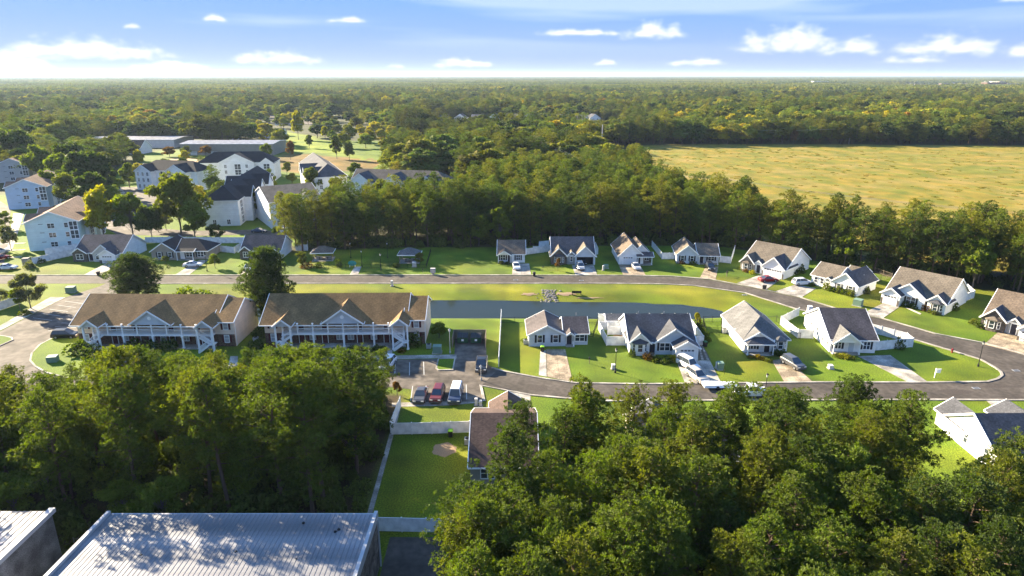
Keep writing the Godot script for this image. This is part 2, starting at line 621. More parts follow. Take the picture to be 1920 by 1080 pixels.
func copies(called: String, m: Mesh, mt: Material, xs: Array, tints: Array, kind := "stuff") -> MultiMeshInstance3D:
	var mm := MultiMesh.new()
	mm.transform_format = MultiMesh.TRANSFORM_3D
	mm.use_colors = tints.size() > 0
	mm.mesh = m
	mm.instance_count = xs.size()
	for i in xs.size():
		mm.set_instance_transform(i, xs[i])
		if tints.size():
			mm.set_instance_color(i, tints[i])
	var o := MultiMeshInstance3D.new()
	o.name = numbered(called)
	o.multimesh = mm
	o.material_override = mt
	add_child(o)
	o.set_meta("kind", kind)
	return o


# ---------------------------------------------------------------- building kit
# A building's own axes: x to the right and z to the front as seen from the street, the front wall near z = 0.

func block(o: Node3D, x0: float, x1: float, z0: float, z1: float, h: float, axis: String, rise: float, wm: String, rm: String, opt := {}) -> void:
	# walls with a gable or hip roof; axis: the way the ridge runs
	var y0: float = opt.get("y0", 0.0)
	var oh: float = opt.get("oh", 0.38)      # overhang at the eaves
	var oe: float = opt.get("oe", 0.28)      # overhang at the gable ends
	var hip: String = opt.get("hip", "")     # hipped ends: "-" the low end of the ridge axis, "+" the high end
	var alongx := axis == "x"
	var u0 := x0 if alongx else z0
	var u1 := x1 if alongx else z1
	var v0 := z0 if alongx else x0
	var v1 := z1 if alongx else x1
	var vm := (v0 + v1) / 2.0
	var half := (v1 - v0) / 2.0
	var slope := rise / half
	var at := func(u: float, v: float, y: float) -> Vector3: return Vector3(u, y, v) if alongx else Vector3(v, y, u)
	var W := MB.new()
	var ctr: Vector3 = at.call((u0 + u1) / 2.0, vm, (y0 + h) / 2.0)
	if wm != "":
		W.quad(at.call(u0, v0, y0), at.call(u1, v0, y0), at.call(u1, v0, h), at.call(u0, v0, h), ctr)
		W.quad(at.call(u0, v1, y0), at.call(u1, v1, y0), at.call(u1, v1, h), at.call(u0, v1, h), ctr)
		for u in [u0, u1]:
			W.quad(at.call(u, v0, y0), at.call(u, v1, y0), at.call(u, v1, h), at.call(u, v0, h), ctr)
			if not ("-" if u == u0 else "+") in hip:
				W.tri(at.call(u, v0, h), at.call(u, v1, h), at.call(u, vm, h + rise), ctr)
		part("wall", W.mesh(), M[wm], o)
	var R := MB.new()
	var T := MB.new()
	var t := 0.16
	var ey := h - oh * slope + 0.05          # where the roof's upper face meets the eave
	var ry := h + rise + 0.05
	var a0 := u0 - (oh if "-" in hip else oe)
	var a1 := u1 + (oh if "+" in hip else oe)
	var r0 := (u0 + half) if "-" in hip else a0
	var r1 := (u1 - half) if "+" in hip else a1
	if r1 < r0:
		r0 = (r0 + r1) / 2.0
		r1 = r0
	var w0 := v0 - oh
	var w1 := v1 + oh
	var low: Vector3 = at.call((u0 + u1) / 2.0, vm, h - 2.0)
	var c := [at.call(a0, w0, ey), at.call(a1, w0, ey), at.call(a1, w1, ey), at.call(a0, w1, ey)]
	var rg := [at.call(r0, vm, ry), at.call(r1, vm, ry)]
	var dn := Vector3(0, -t, 0)
	R.quad(c[0], c[1], rg[1], rg[0], low)
	R.quad(c[3], c[2], rg[1], rg[0], low)
	if "-" in hip:
		R.tri(c[0], c[3], rg[0], low)
	if "+" in hip:
		R.tri(c[1], c[2], rg[1], low)
	# underside
	var mid_top: Vector3 = at.call((u0 + u1) / 2.0, vm, ry + 3.0)
	R.quad(c[0] + dn, c[1] + dn, rg[1] + dn, rg[0] + dn, mid_top)
	R.quad(c[3] + dn, c[2] + dn, rg[1] + dn, rg[0] + dn, mid_top)
	for e in [[c[0], c[1]], [c[3], c[2]]]:
		R.quad(e[0] + dn, e[1] + dn, e[1], e[0], low)
	for e in [["-", c[0], c[3], rg[0]], ["+", c[1], c[2], rg[1]]]:
		if e[0] in hip:
			R.quad(e[1] + dn, e[2] + dn, e[2], e[1], low)
		else:
			R.quad(e[1] + dn, e[3] + dn, e[3], e[1], low)
			R.quad(e[2] + dn, e[3] + dn, e[3], e[2], low)
	part("roof", R.mesh(), M[rm], o)
	# fascia along the eaves, barge boards up the gables
	var out := 0.03
	for e in [[c[0], c[1], -1.0], [c[3], c[2], 1.0]]:
		var s: Vector3 = at.call(0.0, e[2] * out, 0.02)
		T.bar(e[0] + s, e[1] + s, 0.06, 0.2)
	for e in [["-", c[0], c[3], rg[0], -1.0], ["+", c[1], c[2], rg[1], 1.0]]:
		var s: Vector3 = at.call(e[4] * out, 0.0, 0.02)
		if e[0] in hip:
			T.bar(e[1] + s, e[2] + s, 0.06, 0.2)
		else:
			T.bar(e[1] + s, e[3] + s, 0.1, 0.26)
			T.bar(e[2] + s, e[3] + s, 0.1, 0.26)
	part("roof_trim", T.mesh(), M.trim, o)
	if wm != "" and opt.get("skirt", "") != "":
		var S := MB.new()
		var sh: float = opt.get("skirt_h", 0.9)
		S.box(Vector3(x0 - 0.03, y0, z0 - 0.03), Vector3(x1 + 0.03, y0 + sh, z1 + 0.03))
		part("veneer", S.mesh(), M[opt.skirt], o)


func face(side: String, plane: float, pos: float) -> Transform3D:
	# a frame on a wall: x along it, y up, z outwards
	match side:
		"f":
			return Transform3D(Basis(), Vector3(pos, 0, plane))
		"b":
			return Transform3D(Basis(Vector3.UP, PI), Vector3(pos, 0, plane))
		"r":
			return Transform3D(Basis(Vector3.UP, PI / 2), Vector3(plane, 0, pos))
	return Transform3D(Basis(Vector3.UP, -PI / 2), Vector3(plane, 0, pos))


func cached(key: String, make: Callable) -> Mesh:
	if not mesh_cache.has(key):
		mesh_cache[key] = make.call()
	return mesh_cache[key]


func window(o: Node3D, f: Transform3D, y: float, w := 0.9, h := 1.4, shutters := "", sashes := 1, glass := "glass") -> void:
	# a sash window: glass, a white frame with bars, and perhaps shutters
	var pane := part("window", cached("pane%.2f_%.2f" % [w, h], func():
		var b := MB.new()
		b.box(Vector3(-w / 2, 0, -0.02), Vector3(w / 2, h, 0.025))
		return b.mesh()), M[glass], o, f.translated_local(Vector3(0, y, 0)))
	part("frame", cached("frame%.2f_%.2f_%d" % [w, h, sashes], func():
		var b := MB.new()
		var k := 0.09
		b.box(Vector3(-w / 2 - k, -k, -0.01), Vector3(-w / 2, h + k, 0.07))
		b.box(Vector3(w / 2, -k, -0.01), Vector3(w / 2 + k, h + k, 0.07))
		b.box(Vector3(-w / 2, h, -0.01), Vector3(w / 2, h + k, 0.07))
		b.box(Vector3(-w / 2 - 0.02, -k - 0.02, -0.01), Vector3(w / 2 + 0.02, 0, 0.1))
		b.box(Vector3(-w / 2, h * 0.5 - 0.03, 0.0), Vector3(w / 2, h * 0.5 + 0.03, 0.055))
		for i in range(1, sashes):
			var x := -w / 2 + w * i / sashes
			b.box(Vector3(x - 0.05, 0, 0.0), Vector3(x + 0.05, h, 0.06))
		return b.mesh()), M.trim, pane)
	if shutters != "":
		for s in [-1, 1]:
			part("shutter", cached("shutter%.2f" % h, func():
				var b := MB.new()
				b.box(Vector3(-0.19, -0.05, -0.01), Vector3(0.19, h + 0.05, 0.045))
				for i in 7:
					b.box(Vector3(-0.14, 0.06 + i * h / 7.2, 0.045), Vector3(0.14, 0.06 + (i + 0.55) * h / 7.2, 0.06), false)
				return b.mesh()), M[shutters], o, f.translated_local(Vector3(s * (w / 2 + 0.31), y, 0)))


func door(o: Node3D, f: Transform3D, y := 0.15, m := "door_dark", w := 0.95, h := 2.05) -> void:
	var d := part("door", cached("door%.2f_%.2f" % [w, h], func():
		var b := MB.new()
		b.box(Vector3(-w / 2, 0, -0.02), Vector3(w / 2, h, 0.04))
		for s in [-1, 1]:
			for q in [[0.15, 0.85], [1.0, 1.85]]:
				b.box(Vector3(s * w * 0.23 - w * 0.15, q[0], 0.04), Vector3(s * w * 0.23 + w * 0.15, q[1], 0.055), false)
		return b.mesh()), M[m], o, f.translated_local(Vector3(0, y, 0)))
	part("frame", cached("doorframe%.2f_%.2f" % [w, h], func():
		var b := MB.new()
		b.box(Vector3(-w / 2 - 0.12, 0, -0.01), Vector3(-w / 2, h + 0.12, 0.07))
		b.box(Vector3(w / 2, 0, -0.01), Vector3(w / 2 + 0.12, h + 0.12, 0.07))
		b.box(Vector3(-w / 2, h, -0.01), Vector3(w / 2, h + 0.12, 0.07))
		return b.mesh()), M.trim, d)


func garage_door(o: Node3D, f: Transform3D, w := 2.5, h := 2.1) -> void:
	# four rows of raised panels, the top row glazed
	var d := part("garage_door", cached("garage%.2f" % w, func():
		var b := MB.new()
		b.box(Vector3(-w / 2, 0, -0.03), Vector3(w / 2, h, 0.03))
		var k := int(round(w / 0.62))
		for i in k:
			for j in 3:
				var x := -w / 2 + w * (i + 0.5) / k
				b.box(Vector3(x - w / k * 0.4, h * (j + 0.14) / 4, 0.03), Vector3(x + w / k * 0.4, h * (j + 0.86) / 4, 0.05), false)
		return b.mesh()), M.garage_white, o, f)
	part("window_row", cached("garagelights%.2f" % w, func():
		var b := MB.new()
		var k := int(round(w / 0.62))
		for i in k:
			var x := -w / 2 + w * (i + 0.5) / k
			b.box(Vector3(x - w / k * 0.36, h * 3.25 / 4, 0.03), Vector3(x + w / k * 0.36, h * 3.75 / 4, 0.045), false)
		return b.mesh()), M.glass, d)
	part("frame", cached("garageframe%.2f" % w, func():
		var b := MB.new()
		b.box(Vector3(-w / 2 - 0.15, 0, -0.01), Vector3(-w / 2, h + 0.15, 0.06))
		b.box(Vector3(w / 2, 0, -0.01), Vector3(w / 2 + 0.15, h + 0.15, 0.06))
		b.box(Vector3(-w / 2, h, -0.01), Vector3(w / 2, h + 0.15, 0.06))
		return b.mesh()), M.trim, d)


func porch_post(o: Node3D, x: float, z: float, y0: float, y1: float, w := 0.16, called := "porch_post") -> void:
	part(called, cached("post%.2f_%.2f" % [y1 - y0, w], func():
		var b := MB.new()
		b.box(Vector3(-w / 2, 0, -w / 2), Vector3(w / 2, y1 - y0, w / 2))
		b.box(Vector3(-w * 0.75, 0, -w * 0.75), Vector3(w * 0.75, 0.25, w * 0.75))
		b.box(Vector3(-w * 0.75, y1 - y0 - 0.2, -w * 0.75), Vector3(w * 0.75, y1 - y0 - 0.01, w * 0.75))
		return b.mesh()), M.trim, o, Transform3D(Basis(), Vector3(x, y0, z)))


func slab(o: Node3D, called: String, x0: float, x1: float, z0: float, z1: float, y0: float, y1: float, m: String) -> MeshInstance3D:
	var b := MB.new()
	b.box(Vector3(x0, y0, z0), Vector3(x1, y1, z1))
	return part(called, b.mesh(), M[m], o)


func roof_vents(o: Node3D, spots: Array) -> void:
	for p in spots:
		part("roof_vent", cached("vent", func():
			var b := MB.new()
			b.tube(Vector3(0, -0.2, 0), Vector3(0, 0.35, 0), 0.06, 0.06, 6)
			return b.mesh()), M.steel, o, Transform3D(Basis(), p))


func ac_unit(p: Vector2, label: String) -> void:
	var o := thing("air_conditioner", label, "air conditioner", g3(p), 0.0, "outdoor cooling units")
	part("casing", cached("ac", func():
		var b := MB.new()
		b.box(Vector3(-0.42, 0.05, -0.42), Vector3(0.42, 0.85, 0.42))
		for i in 6:
			b.box(Vector3(-0.43, 0.12 + i * 0.12, -0.43), Vector3(0.43, 0.16 + i * 0.12, 0.43), false)
		return b.mesh()), M.steel, o)
	part("fan_grille", cached("acfan", func():
		var b := MB.new()
		b.lathe([Vector2(0.34, 0.85), Vector2(0.34, 0.9), Vector2(0.06, 0.93), Vector2(0.0, 0.93)], 12)
		return b.mesh()), M.black_metal, o)


# ---------------------------------------------------------------- fences

func vinyl_fence(pts: Array, label: String, h := 1.83, step := 2.44, group := "white vinyl privacy fences") -> void:
	# square posts with caps, and between them one tongue-and-groove panel each
	var o := thing("vinyl_fence", label, "fence", Vector3(), 0.0, group)
	for i in pts.size() - 1:
		var a := g3(pts[i])
		var b := g3(pts[i + 1])
		var k := maxi(1, int(round(a.distance_to(b) / step)))
		var L := a.distance_to(b) / k
		var yaw := -atan2(b.z - a.z, b.x - a.x)
		for j in k:
			var p := a.lerp(b, float(j) / k)
			var f := Transform3D(Basis(Vector3.UP, yaw), p)
			part("panel", cached("vp%.2f_%.2f" % [L, h], func():
				var m := MB.new()
				m.box(Vector3(0.06, 0.05, -0.025), Vector3(L - 0.06, h - 0.1, 0.025))
				m.box(Vector3(0.06, h - 0.1, -0.04), Vector3(L - 0.06, h - 0.02, 0.04))
				m.box(Vector3(0.06, 0.08, -0.04), Vector3(L - 0.06, 0.2, 0.04))
				return m.mesh()), M.vinyl, o, f)
			fence_post(o, f, h)
		if i == pts.size() - 2:
			fence_post(o, Transform3D(Basis(Vector3.UP, yaw), b), h)


func fence_post(o: Node3D, f: Transform3D, h: float) -> void:
	part("post", cached("fp%.2f" % h, func():
		var m := MB.new()
		m.box(Vector3(-0.065, 0, -0.065), Vector3(0.065, h + 0.03, 0.065))
		var c := Vector3(0, h + 0.14, 0)
		var q := [Vector3(-0.09, h + 0.03, 0.09), Vector3(0.09, h + 0.03, 0.09), Vector3(0.09, h + 0.03, -0.09), Vector3(-0.09, h + 0.03, -0.09)]
		for i in 4:
			m.tri(q[i], q[(i + 1) % 4], c)
		return m.mesh()), M.vinyl, o, f)


func rail_fence(pts: Array, label: String, h := 1.3, step := 2.4, m := "black_metal", group := "black picket fences", gap := 0.24) -> void:
	# thin posts, two rails and upright pickets; the pickets of one bay are too fine to tell apart
	var o := thing("picket_fence", label, "fence", Vector3(), 0.0, group)
	for i in pts.size() - 1:
		var a := g3(pts[i])
		var b := g3(pts[i + 1])
		var k := maxi(1, int(round(a.distance_to(b) / step)))
		var L := a.distance_to(b) / k
		var yaw := -atan2(b.z - a.z, b.x - a.x)
		for j in k + (1 if i == pts.size() - 2 else 0):
			var f := Transform3D(Basis(Vector3.UP, yaw), a.lerp(b, float(j) / k))
			part("post", cached("rp%.2f" % h, func():
				var q := MB.new()
				q.box(Vector3(-0.035, 0, -0.035), Vector3(0.035, h + 0.08, 0.035))
				return q.mesh()), M[m], o, f)
			if j < k:
				part("bay", cached("rb%.2f_%.2f" % [L, h], func():
					var q := MB.new()
					for y in [0.15, h - 0.14]:
						q.box(Vector3(0.03, y, -0.018), Vector3(L - 0.03, y + 0.04, 0.018))
					var c := int(L / gap)
					for s in range(1, c):
						q.box(Vector3(L * s / c - 0.009, 0.06, -0.009), Vector3(L * s / c + 0.009, h, 0.009), false)
					return q.mesh()), M[m], o, f)


# ---------------------------------------------------------------- vehicles

func side_shape(prof: Array, w: float, tuck: float, floor_y: float) -> MB:
	# a body from its side outline (x along the car, y up), narrower at the bottom and the top edge rounded
	var b := MB.new()
	var c := Vector3(0, 0.6, 0)
	for i in prof.size() - 1:
		var p: Vector2 = prof[i]
		var q: Vector2 = prof[i + 1]
		var wi := w / 2.0
		var ins := tuck
		# flat top strip, bevel, and side
		b.quad(Vector3(p.x, p.y, wi - ins), Vector3(q.x, q.y, wi - ins), Vector3(q.x, q.y, -wi + ins), Vector3(p.x, p.y, -wi + ins), c)
		for s in [-1.0, 1.0]:
			var pe := maxf(floor_y, p.y - 0.12)
			var qe := maxf(floor_y, q.y - 0.12)
			b.quad(Vector3(p.x, p.y, s * (wi - ins)), Vector3(q.x, q.y, s * (wi - ins)), Vector3(q.x, qe, s * wi), Vector3(p.x, pe, s * wi), c)
			b.quad(Vector3(p.x, pe, s * wi), Vector3(q.x, qe, s * wi), Vector3(q.x, floor_y, s * (wi - 0.05)), Vector3(p.x, floor_y, s * (wi - 0.05)), c)
	for e in [prof[0], prof[prof.size() - 1]]:
		b.quad(Vector3(e.x, floor_y, w / 2 - 0.05), Vector3(e.x, e.y, w / 2 - tuck), Vector3(e.x, e.y, -w / 2 + tuck), Vector3(e.x, floor_y, -w / 2 + 0.05), c)
	return b


func make_car(style: String, paint: String) -> Node3D:
	# the car points along its own +x; parts: body, window glass, roof, wheels with rims, lamps
	var o := Node3D.new()
	var len := 4.6
	var w := 1.82
	var body: Array
	var glass: Array      # bottom rear, bottom front, top rear, top front (x) then heights
	match style:
		"sedan":
			body = [Vector2(-2.3, 0.72), Vector2(-2.2, 0.93), Vector2(-1.5, 0.98), Vector2(0.7, 0.95), Vector2(1.9, 0.82), Vector2(2.22, 0.68), Vector2(2.3, 0.5)]
			glass = [-1.65, 1.05, -0.85, 0.2, 0.96, 1.44]
		"suv":
			body = [Vector2(-2.3, 0.75), Vector2(-2.26, 1.0), Vector2(-1.9, 1.08), Vector2(0.85, 1.06), Vector2(2.0, 0.95), Vector2(2.25, 0.8), Vector2(2.32, 0.5)]
			glass = [-2.24, 1.2, -1.85, 0.35, 1.06, 1.68]
		"van":
			w = 1.95
			body = [Vector2(-2.4, 0.7), Vector2(-2.4, 1.05), Vector2(-2.2, 1.15), Vector2(1.2, 1.15), Vector2(2.1, 1.0), Vector2(2.4, 0.8), Vector2(2.42, 0.5)]
			glass = [-2.36, 1.4, -2.25, 0.75, 1.13, 1.98]
		"pickup":
			w = 1.95
			body = [Vector2(-2.85, 0.7), Vector2(-2.82, 1.05), Vector2(-0.75, 1.08), Vector2(1.15, 1.1), Vector2(2.4, 1.02), Vector2(2.75, 0.85), Vector2(2.82, 0.55)]
			glass = [-0.75, 1.4, -0.6, 0.75, 1.08, 1.78]
	var B := side_shape(body, w, 0.09, 0.28)
	part("body", B.mesh(), M[paint], o)
	var gy: float = glass[4]
	var ty: float = glass[5]
	var gw := w / 2 - 0.1
	var tw := w / 2 - 0.28
	var G := MB.new()
	G.hexa([Vector3(glass[0], gy, -gw), Vector3(glass[0], gy, gw), Vector3(glass[1], gy, gw), Vector3(glass[1], gy, -gw), Vector3(glass[2], ty, -tw), Vector3(glass[2], ty, tw), Vector3(glass[3], ty, tw), Vector3(glass[3], ty, -tw)])
	part("window", G.mesh(), M.glass, o)
	var R := MB.new()
	R.hexa([Vector3(glass[2] - 0.03, ty, -tw - 0.03), Vector3(glass[2] - 0.03, ty, tw + 0.03), Vector3(glass[3] + 0.03, ty, tw + 0.03), Vector3(glass[3] + 0.03, ty, -tw - 0.03), Vector3(glass[2] + 0.1, ty + 0.06, -tw + 0.1), Vector3(glass[2] + 0.1, ty + 0.06, tw - 0.1), Vector3(glass[3] - 0.1, ty + 0.06, tw - 0.1), Vector3(glass[3] - 0.1, ty + 0.06, -tw + 0.1)])
	# pillars
	for s in [-1.0, 1.0]:
		for f in [0.0, 0.42, 1.0]:
			var lo := Vector3(lerpf(glass[0], glass[1], f), gy, s * (gw + 0.01))
			var hi := Vector3(lerpf(glass[2], glass[3], f), ty, s * (tw + 0.01))
			R.bar(lo + Vector3(0, 0, 0), hi, 0.09, 0.05)
	part("roof", R.mesh(), M[paint], o)
	for x in [-len * 0.3 - (0.25 if style == "pickup" else 0.0), len * 0.31 + (0.3 if style == "pickup" else 0.0)]:
		for s in [-1.0, 1.0]:
			var wh := part("wheel", cached("wheel", func():
				var b := MB.new()
				b.xf = Transform3D(Basis(Vector3.RIGHT, PI / 2), Vector3())
				b.lathe([Vector2(0, -0.11), Vector2(0.3, -0.11), Vector2(0.34, -0.07), Vector2(0.34, 0.07), Vector2(0.3, 0.11), Vector2(0, 0.11)], 14)
				return b.mesh()), M.tyre, o, Transform3D(Basis(), Vector3(x, 0.34, s * (w / 2 - 0.1))))
			part("rim", cached("rim", func():
				var b := MB.new()
				b.xf = Transform3D(Basis(Vector3.RIGHT, PI / 2), Vector3())
				b.lathe([Vector2(0, -0.125), Vector2(0.2, -0.125), Vector2(0.21, -0.1), Vector2(0.21, 0.1), Vector2(0.2, 0.125), Vector2(0, 0.125)], 10)
				return b.mesh()), M.rim, wh)
	var fx: float = body[body.size() - 2].x
	var fy: float = body[body.size() - 2].y
	for s in [-1.0, 1.0]:
		slab(o, "headlight", fx - 0.1, fx + 0.07, s * (w / 2 - 0.3) - 0.2, s * (w / 2 - 0.3) + 0.2, fy - 0.14, fy + 0.0, "lamp_glass")
		slab(o, "taillight", body[0].x - 0.03, body[0].x + 0.1, s * (w / 2 - 0.22) - 0.14, s * (w / 2 - 0.22) + 0.14, body[0].y - 0.02, body[0].y + 0.18, "red_light")
	if style == "pickup":
		slab(o, "cargo_bed", -2.65, -0.95, -w / 2 + 0.22, w / 2 - 0.22, 1.0, 1.1, "dark_void")
	for e in [[-1, body[0].x], [1, body[body.size() - 1].x]]:
		slab(o, "bumper", e[1] - 0.08, e[1] + 0.08, -w / 2 + 0.08, w / 2 - 0.08, 0.32, 0.52, "car_grey" if style != "sedan" else paint)
	return o


var car_forms := {}


func car(called: String, style: String, paint: String, at: Vector2, heading: float, label: String, y := 0.02, size := 1.0) -> Node3D:
	# heading in degrees: 0 points to the right of the picture, 90 away from the camera
	var key := style + paint
	var o: Node3D
	if car_forms.has(key):
		o = car_forms[key].duplicate()
	else:
		o = make_car(style, paint)
		car_forms[key] = o
	o.name = numbered(called)
	add_child(o)
	o.position = g3(at, y)
	o.rotation.y = deg_to_rad(heading)
	o.scale = Vector3.ONE * size
	tag(o, label, "pickup truck" if style == "pickup" else "van" if style == "van" else "car", "parked vehicles")
	return o


# ---------------------------------------------------------------- street furniture

func lamp_post(p: Vector2, label: String, h := 4.4, m := "black_metal") -> void:
	var o := thing("lamp_post", label, "lamp post", g3(p), 0.0, "black post lamps")
	var b := MB.new()
	b.lathe([Vector2(0.16, 0), Vector2(0.16, 0.35), Vector2(0.07, 0.5), Vector2(0.05, h - 0.55), Vector2(0.09, h - 0.5)], 8)
	part("pole", b.mesh(), M[m], o)
	var g := MB.new()
	g.lathe([Vector2(0.1, h - 0.5), Vector2(0.19, h - 0.1)], 6)
	part("lantern", g.mesh(), M.lamp_glass, o)
	var c := MB.new()
	c.lathe([Vector2(0.24, h - 0.1), Vector2(0.1, h + 0.06), Vector2(0.03, h + 0.2), Vector2(0, h + 0.2)], 8)
	part("cap", c.mesh(), M[m], o)


func wheelie_bin(p: Vector2, turn: float, lid: String, label: String) -> void:
	var o := thing("wheeled_bin", label, "bin", g3(p), turn, "wheeled rubbish bins")
	part("body", cached("bin", func():
		var b := MB.new()
		b.hexa([Vector3(-0.25, 0.08, -0.28), Vector3(-0.25, 0.08, 0.28), Vector3(0.25, 0.08, 0.28), Vector3(0.25, 0.08, -0.28), Vector3(-0.33, 1.0, -0.38), Vector3(-0.33, 1.0, 0.38), Vector3(0.33, 1.0, 0.38), Vector3(0.33, 1.0, -0.38)])
		return b.mesh()), M.bin_black, o)
	part("lid", cached("binlid", func():
		var b := MB.new()
		b.hexa([Vector3(-0.36, 1.0, -0.42), Vector3(-0.36, 1.0, 0.42), Vector3(0.36, 1.0, 0.42), Vector3(0.36, 1.0, -0.42), Vector3(-0.26, 1.12, -0.3), Vector3(-0.26, 1.12, 0.34), Vector3(0.26, 1.12, 0.34), Vector3(0.26, 1.12, -0.3)])
		return b.mesh()), M[lid], o)
	for s in [-1.0, 1.0]:
		part("wheel", cached("binwheel", func():
			var b := MB.new()
			b.tube(Vector3(-0.04, 0, 0), Vector3(0.04, 0, 0), 0.13, 0.13, 8)
			return b.mesh()), M.tyre, o, Transform3D(Basis(), Vector3(s * 0.28, 0.13, -0.3)))


func utility_box(p: Vector2, turn: float, m: String, size: Vector3, label: String) -> void:
	var o := thing("transformer_box", label, "utility box", g3(p), turn, "ground utility boxes")
	var b := MB.new()
	b.box(Vector3(-size.x / 2, 0.1, -size.z / 2), Vector3(size.x / 2, size.y, size.z / 2))
	b.hexa([Vector3(-size.x / 2 - 0.04, size.y, -size.z / 2 - 0.04), Vector3(-size.x / 2 - 0.04, size.y, size.z / 2 + 0.04), Vector3(size.x / 2 + 0.04, size.y, size.z / 2 + 0.04), Vector3(size.x / 2 + 0.04, size.y, -size.z / 2 - 0.04),
		Vector3(-size.x / 2, size.y + 0.12, -size.z / 2), Vector3(-size.x / 2, size.y + 0.06, size.z / 2), Vector3(size.x / 2, size.y + 0.06, size.z / 2), Vector3(size.x / 2, size.y + 0.12, -size.z / 2)])
	part("cabinet", b.mesh(), M[m], o)
	slab(o, "base_pad", -size.x / 2 - 0.15, size.x / 2 + 0.15, -size.z / 2 - 0.15, size.z / 2 + 0.15, 0.0, 0.1, "concrete")


func mailbox(p: Vector2, label: String) -> void:
	var o := thing("mailbox", label, "mailbox", g3(p), 0.0, "kerbside mailboxes")
	slab(o, "post", -0.05, 0.05, -0.05, 0.05, 0.0, 1.0, "pole_wood")
	var b := MB.new()
	b.box(Vector3(-0.12, 1.0, -0.25), Vector3(0.12, 1.15, 0.25))
	b.bar(Vector3(0, 1.24, -0.25), Vector3(0, 1.24, 0.25), 0.16, 0.1)
	part("box", b.mesh(), M.black_metal, o)


func shrub(called: String, p: Vector2, w: float, h: float, leaf: String, label: String, group := "", form := 0) -> void:
	var o := part(called, bushes[form % 4], M[leaf], self, Transform3D(Basis(Vector3.UP, p.x * 1.7).scaled(Vector3(w, h, w)), g3(p)))
	tag(o, label, "shrub", group)


func driveway(q: Array, nx: int, ny: int, m: String, called := "driveway", gap := 0.04) -> Node3D:
	# q: four corners going round; the concrete lies in slabs with open joints over a dark bed
	var o := Node3D.new()
	o.name = numbered(called)
	add_child(o)
	o.set_meta("kind", "structure")
	var at := func(u: float, v: float) -> Vector2: return (q[0] as Vector2).lerp(q[1], u).lerp((q[3] as Vector2).lerp(q[2], u), v)
	var bed := MB.new()
	bed.poly(PackedVector2Array([q[0], q[1], q[2], q[3]]), 0.012)
	part("bed", bed.mesh(), M.joint, o)
	var w: float = (q[0] as Vector2).distance_to(q[1])
	var l: float = (q[0] as Vector2).distance_to(q[3])
	var eu := gap / 2.0 / w
	var ev := gap / 2.0 / l
	for i in nx:
		for j in ny:
			var b := MB.new()
			b.extrude(PackedVector2Array([at.call(float(i) / nx + eu, float(j) / ny + ev), at.call((i + 1.0) / nx - eu, float(j) / ny + ev), at.call((i + 1.0) / nx - eu, (j + 1.0) / ny - ev), at.call(float(i) / nx + eu, (j + 1.0) / ny - ev)]), 0.0, 0.045 + 0.003 * ((i * 7 + j * 3) % 3))
			part("slab", b.mesh(), M[m], o)
	return o


func kerb(pts: PackedVector2Array, called := "kerb", w := 0.4, h := 0.13, closed := false) -> void:
	# one mitred concrete strip along the line
	var b := MB.new()
	var k := pts.size()
	var l: Array[Vector2] = []
	var r: Array[Vector2] = []
	for i in k:
		var d0 := (pts[i] - pts[(i + k - 1) % k]).normalized() if closed or i > 0 else Vector2()
		var d1 := (pts[(i + 1) % k] - pts[i]).normalized() if closed or i < k - 1 else Vector2()
		var e := (d0 + d1).normalized().orthogonal() * w / 2.0
		l.append(pts[i] + e)
		r.append(pts[i] - e)
	for i in (k if closed else k - 1):
		var j := (i + 1) % k
		var m := g3((l[i] + r[j]) / 2.0, 0.0)
		b.quad(g3(l[i], h), g3(l[j], h), g3(r[j], h), g3(r[i], h), m)
		b.quad(g3(l[i], 0), g3(l[j], 0), g3(l[j], h), g3(l[i], h), m)
		b.quad(g3(r[i], 0), g3(r[j], 0), g3(r[j], h), g3(r[i], h), m)
	struct(called, b.mesh(), M.concrete)


func sheet(called: String, pts: PackedVector2Array, y: float, m: String) -> MeshInstance3D:
	var b := MB.new()
	b.poly(pts, y)
	return struct(called, b.mesh(), M[m])


# ---------------------------------------------------------------- the setting

const SUN := Vector3(-0.76, 0.375, -0.57)   # towards the sun


